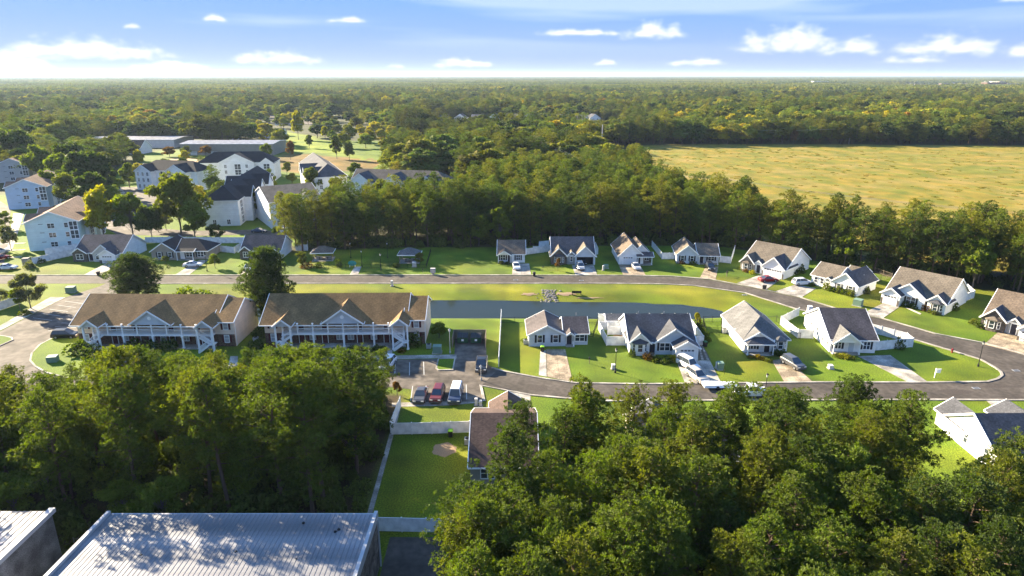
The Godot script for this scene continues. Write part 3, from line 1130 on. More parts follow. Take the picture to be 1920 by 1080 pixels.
func sky_picture() -> ImageTexture:
	# air that pales towards the horizon, brighter round the sun, with thin streaks and low heaps of cloud
	var w := 4096
	var h := 2048
	var deg := 2048.0 / 180.0
	var rows := int(22.0 * deg)
	var im := Image.create(w, h, false, Image.FORMAT_RGB8)
	var wisp := FastNoiseLite.new()
	wisp.seed = 4
	wisp.frequency = 0.012
	wisp.fractal_octaves = 5
	var heap := FastNoiseLite.new()
	heap.seed = 17
	heap.frequency = 0.5
	heap.fractal_octaves = 5
	# clouds: [degrees right of -z, height of the base, half width, height], those in view and others all round
	var clouds := [[-31.5, 1.35, 7.2, 1.35], [-35.0, 0.6, 2.2, 0.7], [-26.0, 0.55, 3.2, 0.55], [-18.4, 1.0, 4.0, 0.95], [-4.0, 0.75, 3.2, 0.65], [11.2, 3.0, 3.0, 1.2], [21.0, 2.05, 4.2, 1.9], [25.5, 1.7, 2.4, 1.2], [31.6, 1.6, 4.2, 1.4], [36.5, 1.3, 2.0, 1.2], [14.6, 0.85, 2.6, 0.6],
		[-22.6, 3.85, 1.0, 0.5], [-13.0, 3.95, 1.8, 0.4], [-28.0, 3.2, 0.7, 0.35], [7.5, 0.85, 1.1, 0.45], [-9.5, 0.6, 0.9, 0.35], [35.0, 4.6, 1.4, 0.4], [29.5, 0.9, 2.4, 0.5], [5.5, 3.1, 4.5, 0.5]]
	var r := RandomNumberGenerator.new()
	r.seed = 8
	for i in 70:
		var lon := r.randf_range(45.0, 315.0)
		var el := pow(r.randf(), 1.6) * 14.0 + 0.6
		clouds.append([lon, el, r.randf_range(1.5, 6.0) * (1.0 + el * 0.08), r.randf_range(0.5, 1.5) * (1.0 + el * 0.1)])
	var cover := PackedFloat32Array()
	cover.resize(w * rows)
	for c in clouds:
		var x0 := int((c[0] - c[2] * 1.5) * deg)
		var x1 := int((c[0] + c[2] * 1.5) * deg)
		for y in range(maxi(0, int((c[1] - 0.5) * deg)), mini(rows - 1, int((c[1] + c[3] * 1.5) * deg))):
			var el := y / deg
			for xx in range(x0, x1):
				var x := posmod(xx, w)
				var u: float = (xx / deg - c[0]) / c[2]
				var v: float = (el - c[1]) / c[3]
				var n := heap.get_noise_2d(xx / deg * 1.1 + c[0] * 7.0, el * 2.6)
				var top := (1.0 - u * u) * (1.0 + 0.35 * heap.get_noise_2d(xx / deg * 0.9 + 50.0, c[0])) + n * 0.5
				var k: float = smoothstep(0.0, 0.85, top - v) * smoothstep(-0.35, 0.12, v + n * 0.25) * smoothstep(1.1, 0.6, absf(u))
				cover[y * w + x] = maxf(cover[y * w + x], clampf(k * 0.9, 0.0, 0.85))
	var zenith := Color(0.44, 0.66, 0.965)
	var high := Color(0.41, 0.63, 0.94)
	var low := Color(0.66, 0.725, 0.885)
	var s := SUN.normalized()
	for y in h:
		var el := 90.0 - (y + 0.5) * 180.0 / h
		var step := 1 if el < 21.0 else 8
		if el < 0.0:
			im.fill_rect(Rect2i(0, y, w, h - y), low * 0.75)
			break
		if y % step != 0:
			continue
		var t := 1.0 - exp(-pow(el / 5.2, 1.3))
		var base := low.lerp(high, t).lerp(zenith, clampf((el - 5.0) / 45.0, 0.0, 1.0) ** 0.6)
		var x := 0
		while x < w:
			var a := deg_to_rad((x + 0.5) * 360.0 / w)
			var d := Vector3(sin(a) * cos(deg_to_rad(el)), sin(deg_to_rad(el)), -cos(a) * cos(deg_to_rad(el)))
			var c := base.lerp(Color(1.0, 0.98, 0.94), pow(maxf(0.0, d.dot(s)), 6.0) * 0.12)
			var wv := wisp.get_noise_3d(cos(a) * 90.0, el * 22.0 + sin(a * 3.0) * 12.0, sin(a) * 90.0)
			var cl := clampf((wv + 0.02) * 1.3, 0.0, 0.45) * smoothstep(1.0, 4.0, el)
			var k := 0.0
			if step == 1:
				k = cover[int(el * deg) * w + x]
			c = c.lerp(Color(0.93, 0.95, 0.985), cl).lerp(Color(0.99, 0.98, 0.965), k)
			if step == 1:
				im.set_pixel(x, y, c)
			else:
				im.fill_rect(Rect2i(x, y, step, step), c)
			x += step
	return ImageTexture.create_from_image(im)


var POND := PackedVector2Array([Vector2(-61.61, -134.12), Vector2(-56.01, -137.53), Vector2(-48.21, -142.58), Vector2(-19.11, -143.14), Vector2(-7.26, -143.14), Vector2(9.64, -142.58), Vector2(28.72, -141.47), Vector2(39.13, -140.01), Vector2(44.24, -137.18), Vector2(46.55, -134.12), Vector2(43.34, -132.15), Vector2(38.11, -131.5), Vector2(24.66, -131.5), Vector2(10.1, -131.66), Vector2(-2.25, -131.82), Vector2(-16.85, -131.82), Vector2(-40, -130.23), Vector2(-53.11, -129.6)])
var LAWN := Color(0.185, 0.265, 0.014)
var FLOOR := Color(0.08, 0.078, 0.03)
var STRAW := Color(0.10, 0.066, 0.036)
var FIELD := Color(0.42, 0.28, 0.03)

var left_stand := PackedVector2Array([Vector2(-74, -90), Vector2(-60, -94), Vector2(-34, -92), Vector2(-18, -95), Vector2(-17.5, -65), Vector2(-36, -60.5), Vector2(-48, -60), Vector2(-84, -62)])
var right_stand := PackedVector2Array([Vector2(-9, -35), Vector2(-5.5, -45), Vector2(-3.5, -53), Vector2(-2.2, -60), Vector2(0, -66), Vector2(4, -69), Vector2(10, -69), Vector2(15, -71), Vector2(24, -72), Vector2(33, -71.5), Vector2(46, -71.5), Vector2(45, -62), Vector2(40, -54), Vector2(46, -56), Vector2(51, -62), Vector2(58, -62.5), Vector2(64, -50), Vector2(58, -36)])
var belt := PackedVector2Array([Vector2(-66, -184), Vector2(-30, -190), Vector2(-9, -189), Vector2(38, -194), Vector2(62, -190), Vector2(86, -171), Vector2(95, -158), Vector2(119, -144), Vector2(150, -122), Vector2(190, -92), Vector2(220, -104), Vector2(162, -147), Vector2(121, -166),
	Vector2(101, -179), Vector2(84, -190), Vector2(70, -210), Vector2(56, -255), Vector2(62, -325), Vector2(20, -300), Vector2(-14, -270), Vector2(-20, -225), Vector2(-60, -205)])
var field := PackedVector2Array([Vector2(52, -258), Vector2(60, -216), Vector2(76, -196), Vector2(97, -176), Vector2(118, -163), Vector2(160, -141), Vector2(225, -95), Vector2(420, -130), Vector2(560, -470), Vector2(361, -484), Vector2(211, -497), Vector2(92, -491), Vector2(62, -334)])
var complex := PackedVector2Array([Vector2(-330, -190), Vector2(-60, -190), Vector2(-64, -206), Vector2(-22, -228), Vector2(-16, -272), Vector2(-24, -300), Vector2(-60, -330), Vector2(-78, -420), Vector2(-70, -520), Vector2(-150, -520), Vector2(-240, -450), Vector2(-200, -330), Vector2(-215, -280)])


var far_lawn := PackedVector2Array([Vector2(-218, -640), Vector2(-146, -531), Vector2(-84, -396), Vector2(-104, -418), Vector2(-152, -455), Vector2(-175, -520)])
var meadow := PackedVector2Array([Vector2(-144, -404), Vector2(-150, -440), Vector2(-104, -416), Vector2(-76, -400), Vector2(-74, -352), Vector2(-110, -345), Vector2(-128, -360)])


var region := FastNoiseLite.new()


func clearing(p: Vector2) -> bool:
	# glades and fields in the far woods
	return p.y < -760.0 and region.get_noise_2d(p.x * 0.45 + 900.0, p.y * 1.1) > 0.24


func ground_height(p: Vector2) -> float:
	if p.x < -90.0 or p.x > 60.0 or p.y < -160.0 or p.y > -118.0:
		return 0.0
	var d := 1e9
	for i in POND.size():
		d = minf(d, p.distance_to(Geometry2D.get_closest_point_to_segment(p, POND[i], POND[(i + 1) % POND.size()])))
	if Geometry2D.is_point_in_polygon(p, POND):
		return -0.8 - minf(d * 0.4, 0.7)
	var bank := 5.5 if p.y < -136.0 else 2.6
	return -0.8 * (1.0 - smoothstep(0.0, bank, d))


func ground_colour(p: Vector2, n: FastNoiseLite) -> Color:
	var k := n.get_noise_2d(p.x, p.y)
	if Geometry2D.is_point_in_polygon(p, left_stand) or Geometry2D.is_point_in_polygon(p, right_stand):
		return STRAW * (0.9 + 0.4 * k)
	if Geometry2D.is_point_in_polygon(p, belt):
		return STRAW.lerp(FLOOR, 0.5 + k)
	if Geometry2D.is_point_in_polygon(p, field):
		var f := n.get_noise_2d(p.x * 2.5, p.y * 4.0) + 0.5 * n.get_noise_2d(p.x * 9.0, p.y * 9.0)
		return FIELD.lerp(Color(0.26, 0.255, 0.02), clampf(0.4 + 1.5 * f, 0.0, 1.0)).lerp(Color(0.46, 0.32, 0.10), clampf(k * 1.5, 0.0, 0.6))
	if Geometry2D.is_point_in_polygon(p, far_lawn):
		return Color(0.30, 0.36, 0.012) * (0.95 + 0.3 * k)
	if Geometry2D.is_point_in_polygon(p, meadow):
		return Color(0.30, 0.17, 0.035) * (0.95 + 0.5 * k)
	if Geometry2D.is_point_in_polygon(p, complex):
		return LAWN * (0.95 + 0.3 * k)
	if p.y > -191.0 and p.y < -40.0 and absf(p.x) < 230.0:
		return LAWN.lerp(Color(0.34, 0.30, 0.016), clampf(k * 1.1 + (0.5 if p.y > -160.0 and p.y < -135.0 else 0.06), 0.0, 0.8)) * (0.92 + 0.34 * n.get_noise_2d(p.x * 4.0, p.y * 4.0) + 0.14 * sin(floor(p.x / 13.0) * 2.7 + floor(p.y / 41.0) * 1.3))
	if clearing(p):
		return Color(0.24, 0.23, 0.05) * (0.95 + 0.3 * k)
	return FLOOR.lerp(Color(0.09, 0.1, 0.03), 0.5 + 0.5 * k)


func axis_steps(stops: Array) -> PackedFloat32Array:
	# [from, step, to, step, ...]: coordinates that grow finer where it matters
	var out := PackedFloat32Array()
	for i in range(0, stops.size() - 2, 2):
		var x: float = stops[i]
		while x < float(stops[i + 2]) - 0.01:
			out.append(x)
			x += float(stops[i + 1])
	out.append(stops[stops.size() - 1])
	return out


func build_ground() -> void:
	region.seed = 9
	region.frequency = 0.006
	region.fractal_octaves = 3
	var xs := axis_steps([-24000, 6000, -6000, 1000, -3000, 150, -600, 60, -300, 10, -100, 2, 100, 2.5, 225, 15, 600, 100, 3000, 1000, 6000, 6000, 24000])
	var zs := axis_steps([-30000, 6000, -6000, 500, -3000, 100, -1500, 50, -1050, 30, -600, 12, -500, 8, -260, 4, -192, 1.5, -60, 4, -40, 20, 60, 200, 460])
	var n := FastNoiseLite.new()
	n.seed = 6
	n.frequency = 0.035
	n.fractal_octaves = 3
	var v := PackedVector3Array()
	var c := PackedColorArray()
	var id := PackedInt32Array()
	for z in zs:
		for x in xs:
			var p := Vector2(x, z)
			v.append(Vector3(x, ground_height(p), z))
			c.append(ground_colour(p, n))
	var w := xs.size()
	for j in zs.size() - 1:
		for i in w - 1:
			var a := j * w + i
			id.append_array(PackedInt32Array([a, a + 1, a + w + 1, a, a + w + 1, a + w]))
	var st := SurfaceTool.new()
	var arr := []
	arr.resize(Mesh.ARRAY_MAX)
	arr[Mesh.ARRAY_VERTEX] = v
	arr[Mesh.ARRAY_COLOR] = c
	arr[Mesh.ARRAY_INDEX] = id
	var m := ArrayMesh.new()
	m.add_surface_from_arrays(Mesh.PRIMITIVE_TRIANGLES, arr)
	st.create_from(m, 0)
	st.generate_normals()
	struct("ground", st.commit(), M.ground)


func lawn_island(called: String, pts: PackedVector2Array, h := 0.14) -> void:
	var b := MB.new()
	b.tint = LAWN
	b.extrude(pts, 0.0, h)
	struct(called, b.mesh(), M.ground)
	kerb(pts, "island_kerb", 0.3, h + 0.02, true)


func stripes(lot: Node3D, from: Vector2, to: Vector2, way: Vector2, count: int, length: float) -> void:
	# white bay lines, evenly spaced between two points, each running along way
	for i in count:
		var a := from.lerp(to, float(i) / maxf(1.0, count - 1.0))
		var b := MB.new()
		b.bar(g3(a, 0.034), g3(a + way * length, 0.034), 0.12, 0.008)
		part("bay_line", b.mesh(), M.paint, lot)


func setting() -> void:
	build_ground()
	sheet("pond", PackedVector2Array([Vector2(-63.61, -133.46), Vector2(-57.7, -138.94), Vector2(-48.67, -144.08), Vector2(-19.27, -144.46), Vector2(-7.32, -144.46), Vector2(9.73, -144.08), Vector2(29, -142.95), Vector2(40.79, -141.84), Vector2(45.93, -138.94), Vector2(48.38, -133.79), Vector2(44.08, -130.86), Vector2(37.78, -130.23), Vector2(24.45, -130.23), Vector2(10.02, -130.54), Vector2(-2.23, -130.54), Vector2(-16.7, -130.54), Vector2(-39.66, -128.97), Vector2(-53.75, -128.35)]), -0.8, "water")
	# roads
	sheet("upper_road", PackedVector2Array([Vector2(-149.69, -160.05), Vector2(-128.47, -160.28), Vector2(-84.42, -160.51), Vector2(-34.84, -160.51), Vector2(0, -160.51), Vector2(29.44, -160.28), Vector2(39.99, -159.58), Vector2(48.61, -157.07), Vector2(57.87, -149.76), Vector2(65.21, -142.84), Vector2(69.71, -135.62), Vector2(76.41, -129.35), Vector2(82.32, -120.71), Vector2(88.78, -115.86), Vector2(92.13, -110.61), Vector2(97.07, -100.46), Vector2(91.01, -93.24), Vector2(84.12, -99.66), Vector2(82.34, -102.11), Vector2(83.39, -105.32), Vector2(83.16, -108.95), Vector2(76.6, -118.51), Vector2(71.95, -126.86), Vector2(61.43, -135.62), Vector2(54.03, -146.92), Vector2(43.48, -152.48), Vector2(36.08, -153.77), Vector2(24.55, -154.2), Vector2(-33.59, -154.2), Vector2(-81.29, -153.98), Vector2(-123.71, -153.77), Vector2(-143.96, -153.33)]), 0.02, "asphalt")
	sheet("lower_road", PackedVector2Array([Vector2(-5.46, -108.25), Vector2(-3.21, -105.1), Vector2(-1.64, -104.02), Vector2(4.45, -101.38), Vector2(10.49, -99.36), Vector2(21.51, -98.96), Vector2(32.48, -99.26), Vector2(49.69, -99.66), Vector2(68.03, -99.56), Vector2(78.21, -99.86), Vector2(80.58, -100.87), Vector2(82.63, -102.53), Vector2(86.73, -105.1), Vector2(93.31, -95.98), Vector2(90.93, -93.15), Vector2(79.43, -93.24), Vector2(64.72, -93.42), Vector2(36.4, -93.24), Vector2(14.62, -93.06), Vector2(8.33, -93.96), Vector2(2.94, -95.05), Vector2(-5.2, -98.47)]), 0.024, "asphalt")
	kerb(PackedVector2Array([Vector2(-150.09, -160.51), Vector2(-128.82, -160.75), Vector2(-84.65, -160.98), Vector2(-34.93, -160.98), Vector2(0, -160.98), Vector2(29.52, -160.75), Vector2(40.09, -160.05), Vector2(48.74, -157.52), Vector2(58.02, -150.17), Vector2(65.37, -143.22), Vector2(69.87, -135.97), Vector2(76.57, -129.66), Vector2(82.49, -120.99), Vector2(88.95, -116.12), Vector2(92.31, -110.85), Vector2(97.24, -100.67)]))
	kerb(PackedVector2Array([Vector2(-89.45, -153.55), Vector2(-81.18, -153.77), Vector2(-33.53, -153.9), Vector2(24.5, -153.9), Vector2(36.02, -153.46), Vector2(43.4, -152.18), Vector2(53.93, -146.6), Vector2(61.29, -135.28), Vector2(71.79, -126.55), Vector2(76.44, -118.24), Vector2(83, -108.72), Vector2(83.24, -105.1), Vector2(82.95, -103.37), Vector2(82.25, -102.11), Vector2(80.44, -100.67), Vector2(78.08, -99.66), Vector2(67.93, -99.4), Vector2(49.6, -99.46), Vector2(32.43, -99.06), Vector2(21.48, -98.77), Vector2(10.47, -99.16), Vector2(4.44, -101.18), Vector2(-1.63, -103.8), Vector2(-3.49, -105.1)]))
	kerb(PackedVector2Array([Vector2(90.79, -92.97), Vector2(79.36, -93.15), Vector2(64.65, -93.29), Vector2(36.36, -93.1), Vector2(14.6, -92.88), Vector2(8.31, -93.78), Vector2(2.94, -94.87), Vector2(-5.19, -98.28), Vector2(-5, -97.69), Vector2(-4.28, -92.71)]))
	var tar := RandomNumberGenerator.new()
	tar.seed = 14
	for q in [[Vector2(-52.62, -157.3), 3.0, 1.2], [Vector2(32.72, -156.4), 2.2, 0.9], [Vector2(-15.66, -155.96), 4.0, 0.5], [Vector2(67.63, -132.58), 1.8, 1.4], [Vector2(19.51, -95.98), 3.2, 0.8], [Vector2(70.4, -95.98), 2.6, 1.0], [Vector2(4.29, -97.31), 1.6, 1.2], [Vector2(79.38, -97.89), 3.4, 0.4]]:
		var p: Vector2 = q[0]
		var edge := PackedVector2Array()
		for i in 9:
			edge.append(p + Vector2(cos(TAU * i / 9) * q[1], sin(TAU * i / 9) * q[2]) * tar.randf_range(0.8, 1.2))
		sheet("road_patch", edge, 0.031, "tar")
	# car parks
	var lot := sheet("car_park", PackedVector2Array([Vector2(-99.31, -91.49), Vector2(-102.79, -105.1), Vector2(-100.56, -122.13), Vector2(-101.14, -143.6), Vector2(-98.35, -151.63), Vector2(-98.19, -154.2), Vector2(-90.06, -153.98), Vector2(-87.54, -142.47), Vector2(-82.88, -128.72), Vector2(-82.03, -121.28), Vector2(-87.84, -119.33), Vector2(-88.38, -115.86), Vector2(-87.04, -111.58), Vector2(-84.89, -108.02), Vector2(-81.96, -105.1), Vector2(-78.73, -102.74), Vector2(-73.06, -100.46), Vector2(-71.2, -100.87), Vector2(-70.9, -104.56), Vector2(-66.46, -103.8), Vector2(-48.64, -105.1), Vector2(-30.08, -108.02), Vector2(-24.51, -108.37), Vector2(-13.07, -108.95), Vector2(-10.23, -108.95), Vector2(-10.98, -119.33), Vector2(-5.06, -120.16), Vector2(-4.59, -110.13), Vector2(-4.04, -105.1), Vector2(-2.72, -103.59), Vector2(-5.01, -98.08), Vector2(-4.45, -92.71), Vector2(-15.48, -92.18), Vector2(-16.17, -96.93), Vector2(-19.81, -97.69), Vector2(-47.26, -95.42), Vector2(-57.42, -90.8), Vector2(-71.39, -93.6)]), 0.028, "asphalt_lot")
	stripes(lot, Vector2(-19.65, -101.9), Vector2(-14.79, -102.32), (Vector2(-20.53, -108.25) - Vector2(-19.65, -101.9)).normalized(), 3, 5.4)
	stripes(lot, Vector2(-15.67, -92.88), Vector2(-7.04, -93.42), (Vector2(-13.33, -97.5) - Vector2(-12.97, -93.06)).normalized(), 5, 5.2)
	stripes(lot, Vector2(-99.44, -129.98), Vector2(-99.58, -140.61), Vector2(0.95, 0.3).normalized(), 5, 5.2)
	stripes(lot, Vector2(-86.94, -122.13), Vector2(-87.27, -128.72), Vector2(-0.95, -0.1).normalized(), 4, 4.5)
	lawn_island("grass_island", PackedVector2Array([Vector2(-84.89, -108.02), Vector2(-86.87, -111.33), Vector2(-88.13, -115.34), Vector2(-87.89, -118.78), Vector2(-83.32, -120.99), Vector2(-79.57, -117.17), Vector2(-76.5, -112.06), Vector2(-71.13, -105.1), Vector2(-71.27, -101.28), Vector2(-73.19, -100.67), Vector2(-78.92, -103.16), Vector2(-82.26, -105.54)]))
	lawn_island("grass_island", PackedVector2Array([Vector2(-104.1, -121.28), Vector2(-97.89, -119.6), Vector2(-95.87, -118.78), Vector2(-94.89, -117.7), Vector2(-95.33, -114.57), Vector2(-97.08, -112.06)]))
	lawn_island("grass_island", PackedVector2Array([Vector2(-13.05, -108.72), Vector2(-10.13, -108.95), Vector2(-10.11, -104.23), Vector2(-12.55, -104.02), Vector2(-13.01, -104.88)]))
	sheet("pavement", PackedVector2Array([Vector2(-34.22, -109.42), Vector2(-24.88, -110.25), Vector2(-10, -110.85), Vector2(-9.86, -109.07), Vector2(-13.09, -109.19), Vector2(-24.55, -108.56), Vector2(-33.72, -107.57)]), 0.04, "concrete")
	sheet("pavement", PackedVector2Array([Vector2(-18.23, -90.97), Vector2(-18.45, -92.27), Vector2(-15.52, -92.44), Vector2(-8.81, -92.71), Vector2(-4.35, -92.44), Vector2(-6.54, -92.01), Vector2(-8.95, -91.49), Vector2(-12.98, -91.14)]), 0.04, "concrete")
	sheet("pavement", PackedVector2Array([Vector2(-104.77, -143.6), Vector2(-101.26, -143.41), Vector2(-100.98, -122.7), Vector2(-100.97, -114.57), Vector2(-104, -117.17), Vector2(-102.92, -125.35)]), 0.04, "concrete")
	sheet("front_walk", PackedVector2Array([Vector2(-30.77, -110.85), Vector2(-28.74, -110.37), Vector2(-30.31, -115.08), Vector2(-32.6, -115.08)]), 0.036, "concrete")
	sheet("front_walk", PackedVector2Array([Vector2(-23.33, -110.13), Vector2(-21.51, -110.13), Vector2(-22.42, -117.17), Vector2(-24.03, -117.17)]), 0.036, "concrete")
	sheet("front_walk", PackedVector2Array([Vector2(-48.83, -105.1), Vector2(-47.35, -105.54), Vector2(-49.14, -110.13), Vector2(-50.48, -110.13)]), 0.036, "concrete")
	sheet("far_left_street", PackedVector2Array([Vector2(-172, -168), Vector2(-142, -168), Vector2(-136, -172), Vector2(-148, -190), Vector2(-190, -250), Vector2(-240, -300), Vector2(-262, -300)]), 0.03, "asphalt_lot")
	sheet("pavement", PackedVector2Array([Vector2(-141.5, -166), Vector2(-138.5, -166), Vector2(-145, -188), Vector2(-178, -240), Vector2(-182, -240), Vector2(-148, -190)]), 0.045, "concrete")
	for x in [[-143, -178], [-147.5, -186], [-153, -194]]:
		sheet("front_walk", PackedVector2Array([Vector2(x[0], x[1]), Vector2(x[0] + 7, x[1] - 1.2), Vector2(x[0] + 7, x[1]), Vector2(x[0], x[1] + 1.2)]), 0.05, "concrete")
	# complex roads and car parks beyond the first houses
	sheet("complex_road", PackedVector2Array([Vector2(-125, -206), Vector2(-104, -203.5), Vector2(-84, -206), Vector2(-62, -202), Vector2(-62, -208), Vector2(-84, -213), Vector2(-104, -211), Vector2(-120, -216), Vector2(-136, -236), Vector2(-142, -270), Vector2(-160, -300), Vector2(-180, -300), Vector2(-164, -266), Vector2(-150, -232)]), 0.02, "asphalt_lot")
	sheet("complex_car_park", PackedVector2Array([Vector2(-33, -291), Vector2(-20, -279), Vector2(-13, -256), Vector2(-22, -252), Vector2(-36, -268)]), 0.024, "asphalt")
	sheet("gravel_yard", PackedVector2Array([Vector2(-205, -395), Vector2(-150, -375), Vector2(-150, -388), Vector2(-205, -412)]), 0.03, "sand")
	sheet("far_car_park", PackedVector2Array([Vector2(-361, -878), Vector2(-264, -772), Vector2(-165, -640), Vector2(-185, -720), Vector2(-290, -880), Vector2(-378, -1000)]), 0.2, "asphalt_lot")
	sheet("far_road", PackedVector2Array([Vector2(-170, -640), Vector2(-88, -600), Vector2(-84, -610), Vector2(-168, -652)]), 0.2, "concrete")
	# the strip of sand and tumbled stone where the storm drain meets the pond
	var dirt := MB.new()
	for q in [[Vector2(12.32, -146.32), 3.0, 1.0], [Vector2(3.94, -146.32), 2.2, 0.8], [Vector2(17.65, -144.37), 4.0, 0.35]]:
		var p: Vector2 = q[0]
		var ring := PackedVector2Array()
		for i in 14:
			var a := TAU * i / 14
			ring.append(p + Vector2(cos(a) * q[1], sin(a) * q[2]) * (0.8 + 0.25 * sin(i * 2.3)))
		for i in 14:
			var a := ring[i]
			var b := ring[(i + 1) % 14]
			dirt.tri(g3(p, ground_height(p) + 0.1), g3(a, ground_height(a) + 0.05), g3(b, ground_height(b) + 0.05), g3(p, -9.0))
	struct("bare_dirt", dirt.mesh(), M.sand)
	var yard := MB.new()
	var ring := PackedVector2Array()
	var yc := Vector2(-9.12, -78.86)
	for i in 18:
		ring.append(yc + Vector2(cos(TAU * i / 18) * 1.75, sin(TAU * i / 18) * 1.9) * (0.92 + 0.1 * sin(i * 1.9)))
	yard.poly(ring, 0.02)
	struct("bare_dirt", yard.mesh(), M.sand)
	var rk := MB.new()
	for k in 7:
		var a := ball(rng)
		rk.tri(ball(rng), ball(rng), a, Vector3())
	var stone := MB.new()
	stone.lathe([Vector2(0, -0.5), Vector2(0.8, -0.35), Vector2(1.0, 0.05), Vector2(0.7, 0.5), Vector2(0.2, 0.72), Vector2(0, 0.7)], 6)
	var xs := []
	rng.seed = 77
	var c := Vector2(8.44, -145.15)
	for i in 120:
		var p := c + Vector2(rng.randfn(0, 1.0), rng.randf_range(-3.6, 3.4))
		var s := rng.randf_range(0.16, 0.4)
		xs.append(Transform3D(Basis.from_euler(Vector3(rng.randf(), rng.randf() * TAU, rng.randf())).scaled(Vector3(s, s * 0.7, s)), g3(p, ground_height(p) + 0.02)))
	copies("tumbled_stones", stone.mesh(), M.rock, xs, [])
	# drives
	driveway([Vector2(-108.69, -173.57), Vector2(-105.52, -173.3), Vector2(-103.46, -160.75), Vector2(-108.03, -160.98)], 2, 4, "concrete")
	driveway([Vector2(-85.24, -175.21), Vector2(-82.77, -175.21), Vector2(-81.45, -160.75), Vector2(-85.07, -160.75)], 2, 4, "concrete")
	driveway([Vector2(-71.03, -174.11), Vector2(-68.29, -174.11), Vector2(-65.84, -160.98), Vector2(-68.52, -160.98)], 2, 4, "concrete")
	driveway([Vector2(0.29, -171.97), Vector2(4.57, -171.97), Vector2(4.83, -160.84), Vector2(0, -160.84)], 2, 4, "concrete")
	driveway([Vector2(15.85, -170.39), Vector2(21.72, -170.91), Vector2(21.48, -160.79), Vector2(15.97, -160.79)], 2, 4, "concrete")
	driveway([Vector2(28.31, -170.39), Vector2(34.06, -170.91), Vector2(33.65, -160.61), Vector2(28.04, -160.75)], 2, 4, "concrete_warm")
	driveway([Vector2(50.53, -167.82), Vector2(54.32, -168.84), Vector2(50.12, -156.85), Vector2(46.61, -158.43)], 2, 4, "concrete_warm")
	driveway([Vector2(63.35, -161.93), Vector2(66.61, -157.75), Vector2(59.59, -148.94), Vector2(54.52, -154.2)], 2, 4, "concrete")
	driveway([Vector2(68.51, -153.33), Vector2(71.8, -149.96), Vector2(65.41, -143.03), Vector2(61.06, -147.52)], 3, 4, "concrete")
	driveway([Vector2(81.82, -139.15), Vector2(84.09, -136.66), Vector2(76.52, -129.35), Vector2(73.86, -132.42)], 2, 4, "concrete")
	driveway([Vector2(95.53, -122.13), Vector2(101.88, -116.38), Vector2(93.47, -109.19), Vector2(88.3, -115.6)], 3, 4, "concrete_warm")
	driveway([Vector2(6.27, -113.3), Vector2(9.8, -113.3), Vector2(9.99, -99.66), Vector2(5.88, -101.49)], 2, 4, "concrete_warm")
	driveway([Vector2(5.16, -112.31), Vector2(6.2, -112.8), Vector2(5.83, -101.55), Vector2(4.47, -102.11)], 1, 5, "concrete")
	driveway([Vector2(29.01, -108.25), Vector2(34.94, -108.25), Vector2(34.29, -99.46), Vector2(28.29, -99.26)], 3, 4, "concrete")
	driveway([Vector2(34.06, -115.34), Vector2(35.65, -115.34), Vector2(35.16, -108.37), Vector2(32.27, -108.49)], 3, 6, "concrete", "stepping_slabs", 0.3)
	driveway([Vector2(45.87, -108.25), Vector2(48.87, -109.19), Vector2(49.38, -99.76), Vector2(44.73, -99.76)], 2, 4, "concrete_warm")
	driveway([Vector2(61.95, -110.13), Vector2(68.05, -110.61), Vector2(68.26, -99.66), Vector2(64.99, -99.6)], 2, 4, "concrete")
	driveway([Vector2(-0.77, -96.55), Vector2(2.93, -94.68), Vector2(2.81, -90.12), Vector2(-1.14, -91.14)], 2, 3, "concrete")
	driveway([Vector2(9.88, -92.71), Vector2(12.51, -92.71), Vector2(11.16, -85), Vector2(8.56, -85)], 2, 4, "concrete_warm")
	driveway([Vector2(73.41, -93.15), Vector2(77.05, -93.15), Vector2(76.1, -89.45), Vector2(72.96, -88.96)], 2, 3, "concrete")
	driveway([Vector2(-41.4, -168.84), Vector2(-39.58, -168.84), Vector2(-38.83, -160.98), Vector2(-40.98, -160.98)], 1, 4, "concrete", "garden_path")
	driveway([Vector2(85.17, -136.31), Vector2(85.71, -136.66), Vector2(86.57, -132.58), Vector2(85.85, -131.92)], 4, 1, "concrete", "garden_path")


# ---------------------------------------------------------------- the one-storey houses

func house(label: String, at: Vector2, yaw: float) -> Node3D:
	return thing("house", label, "house", g3(at), deg_to_rad(yaw), "one-storey houses of the estate")


func bay(o: Node3D, x: float, z: float, w: float, wm: String, rm: String, shut := "") -> void:
	# a canted bay with three windows under its own hipped roof
	var b := MB.new()
	var q := PackedVector2Array([Vector2(x - w / 2, z), Vector2(x - w / 2 + 0.55, z + 0.6), Vector2(x + w / 2 - 0.55, z + 0.6), Vector2(x + w / 2, z)])
	b.extrude(q, 0.0, 2.35)
	part("bay", b.mesh(), M[wm], o)
	window(o, face("f", z + 0.6, x), 0.75, 0.8, 1.35)
	for s in [-1.0, 1.0]:
		var f := Transform3D(Basis(Vector3.UP, s * 0.83), Vector3(x + s * (w / 2 - 0.275), 0, z + 0.3))
		window(o, f, 0.75, 0.5, 1.35)
	var r := MB.new()
	var c := Vector3(x, 2.0, z)
	var e := [Vector3(x - w / 2 - 0.25, 2.36, z), Vector3(x - w / 2 + 0.4, 2.36, z + 0.85), Vector3(x + w / 2 - 0.4, 2.36, z + 0.85), Vector3(x + w / 2 + 0.25, 2.36, z)]
	for i in 3:
		r.tri(e[i], e[i + 1], Vector3(x, 3.05, z), c)
		r.quad(e[i] - Vector3(0, 0.14, 0), e[i + 1] - Vector3(0, 0.14, 0), e[i + 1], e[i], c)
	r.poly(PackedVector2Array([Vector2(e[0].x, e[0].z), Vector2(e[1].x, e[1].z), Vector2(e[2].x, e[2].z), Vector2(e[3].x, e[3].z)]), 2.22)
	part("bay_roof", r.mesh(), M[rm], o)


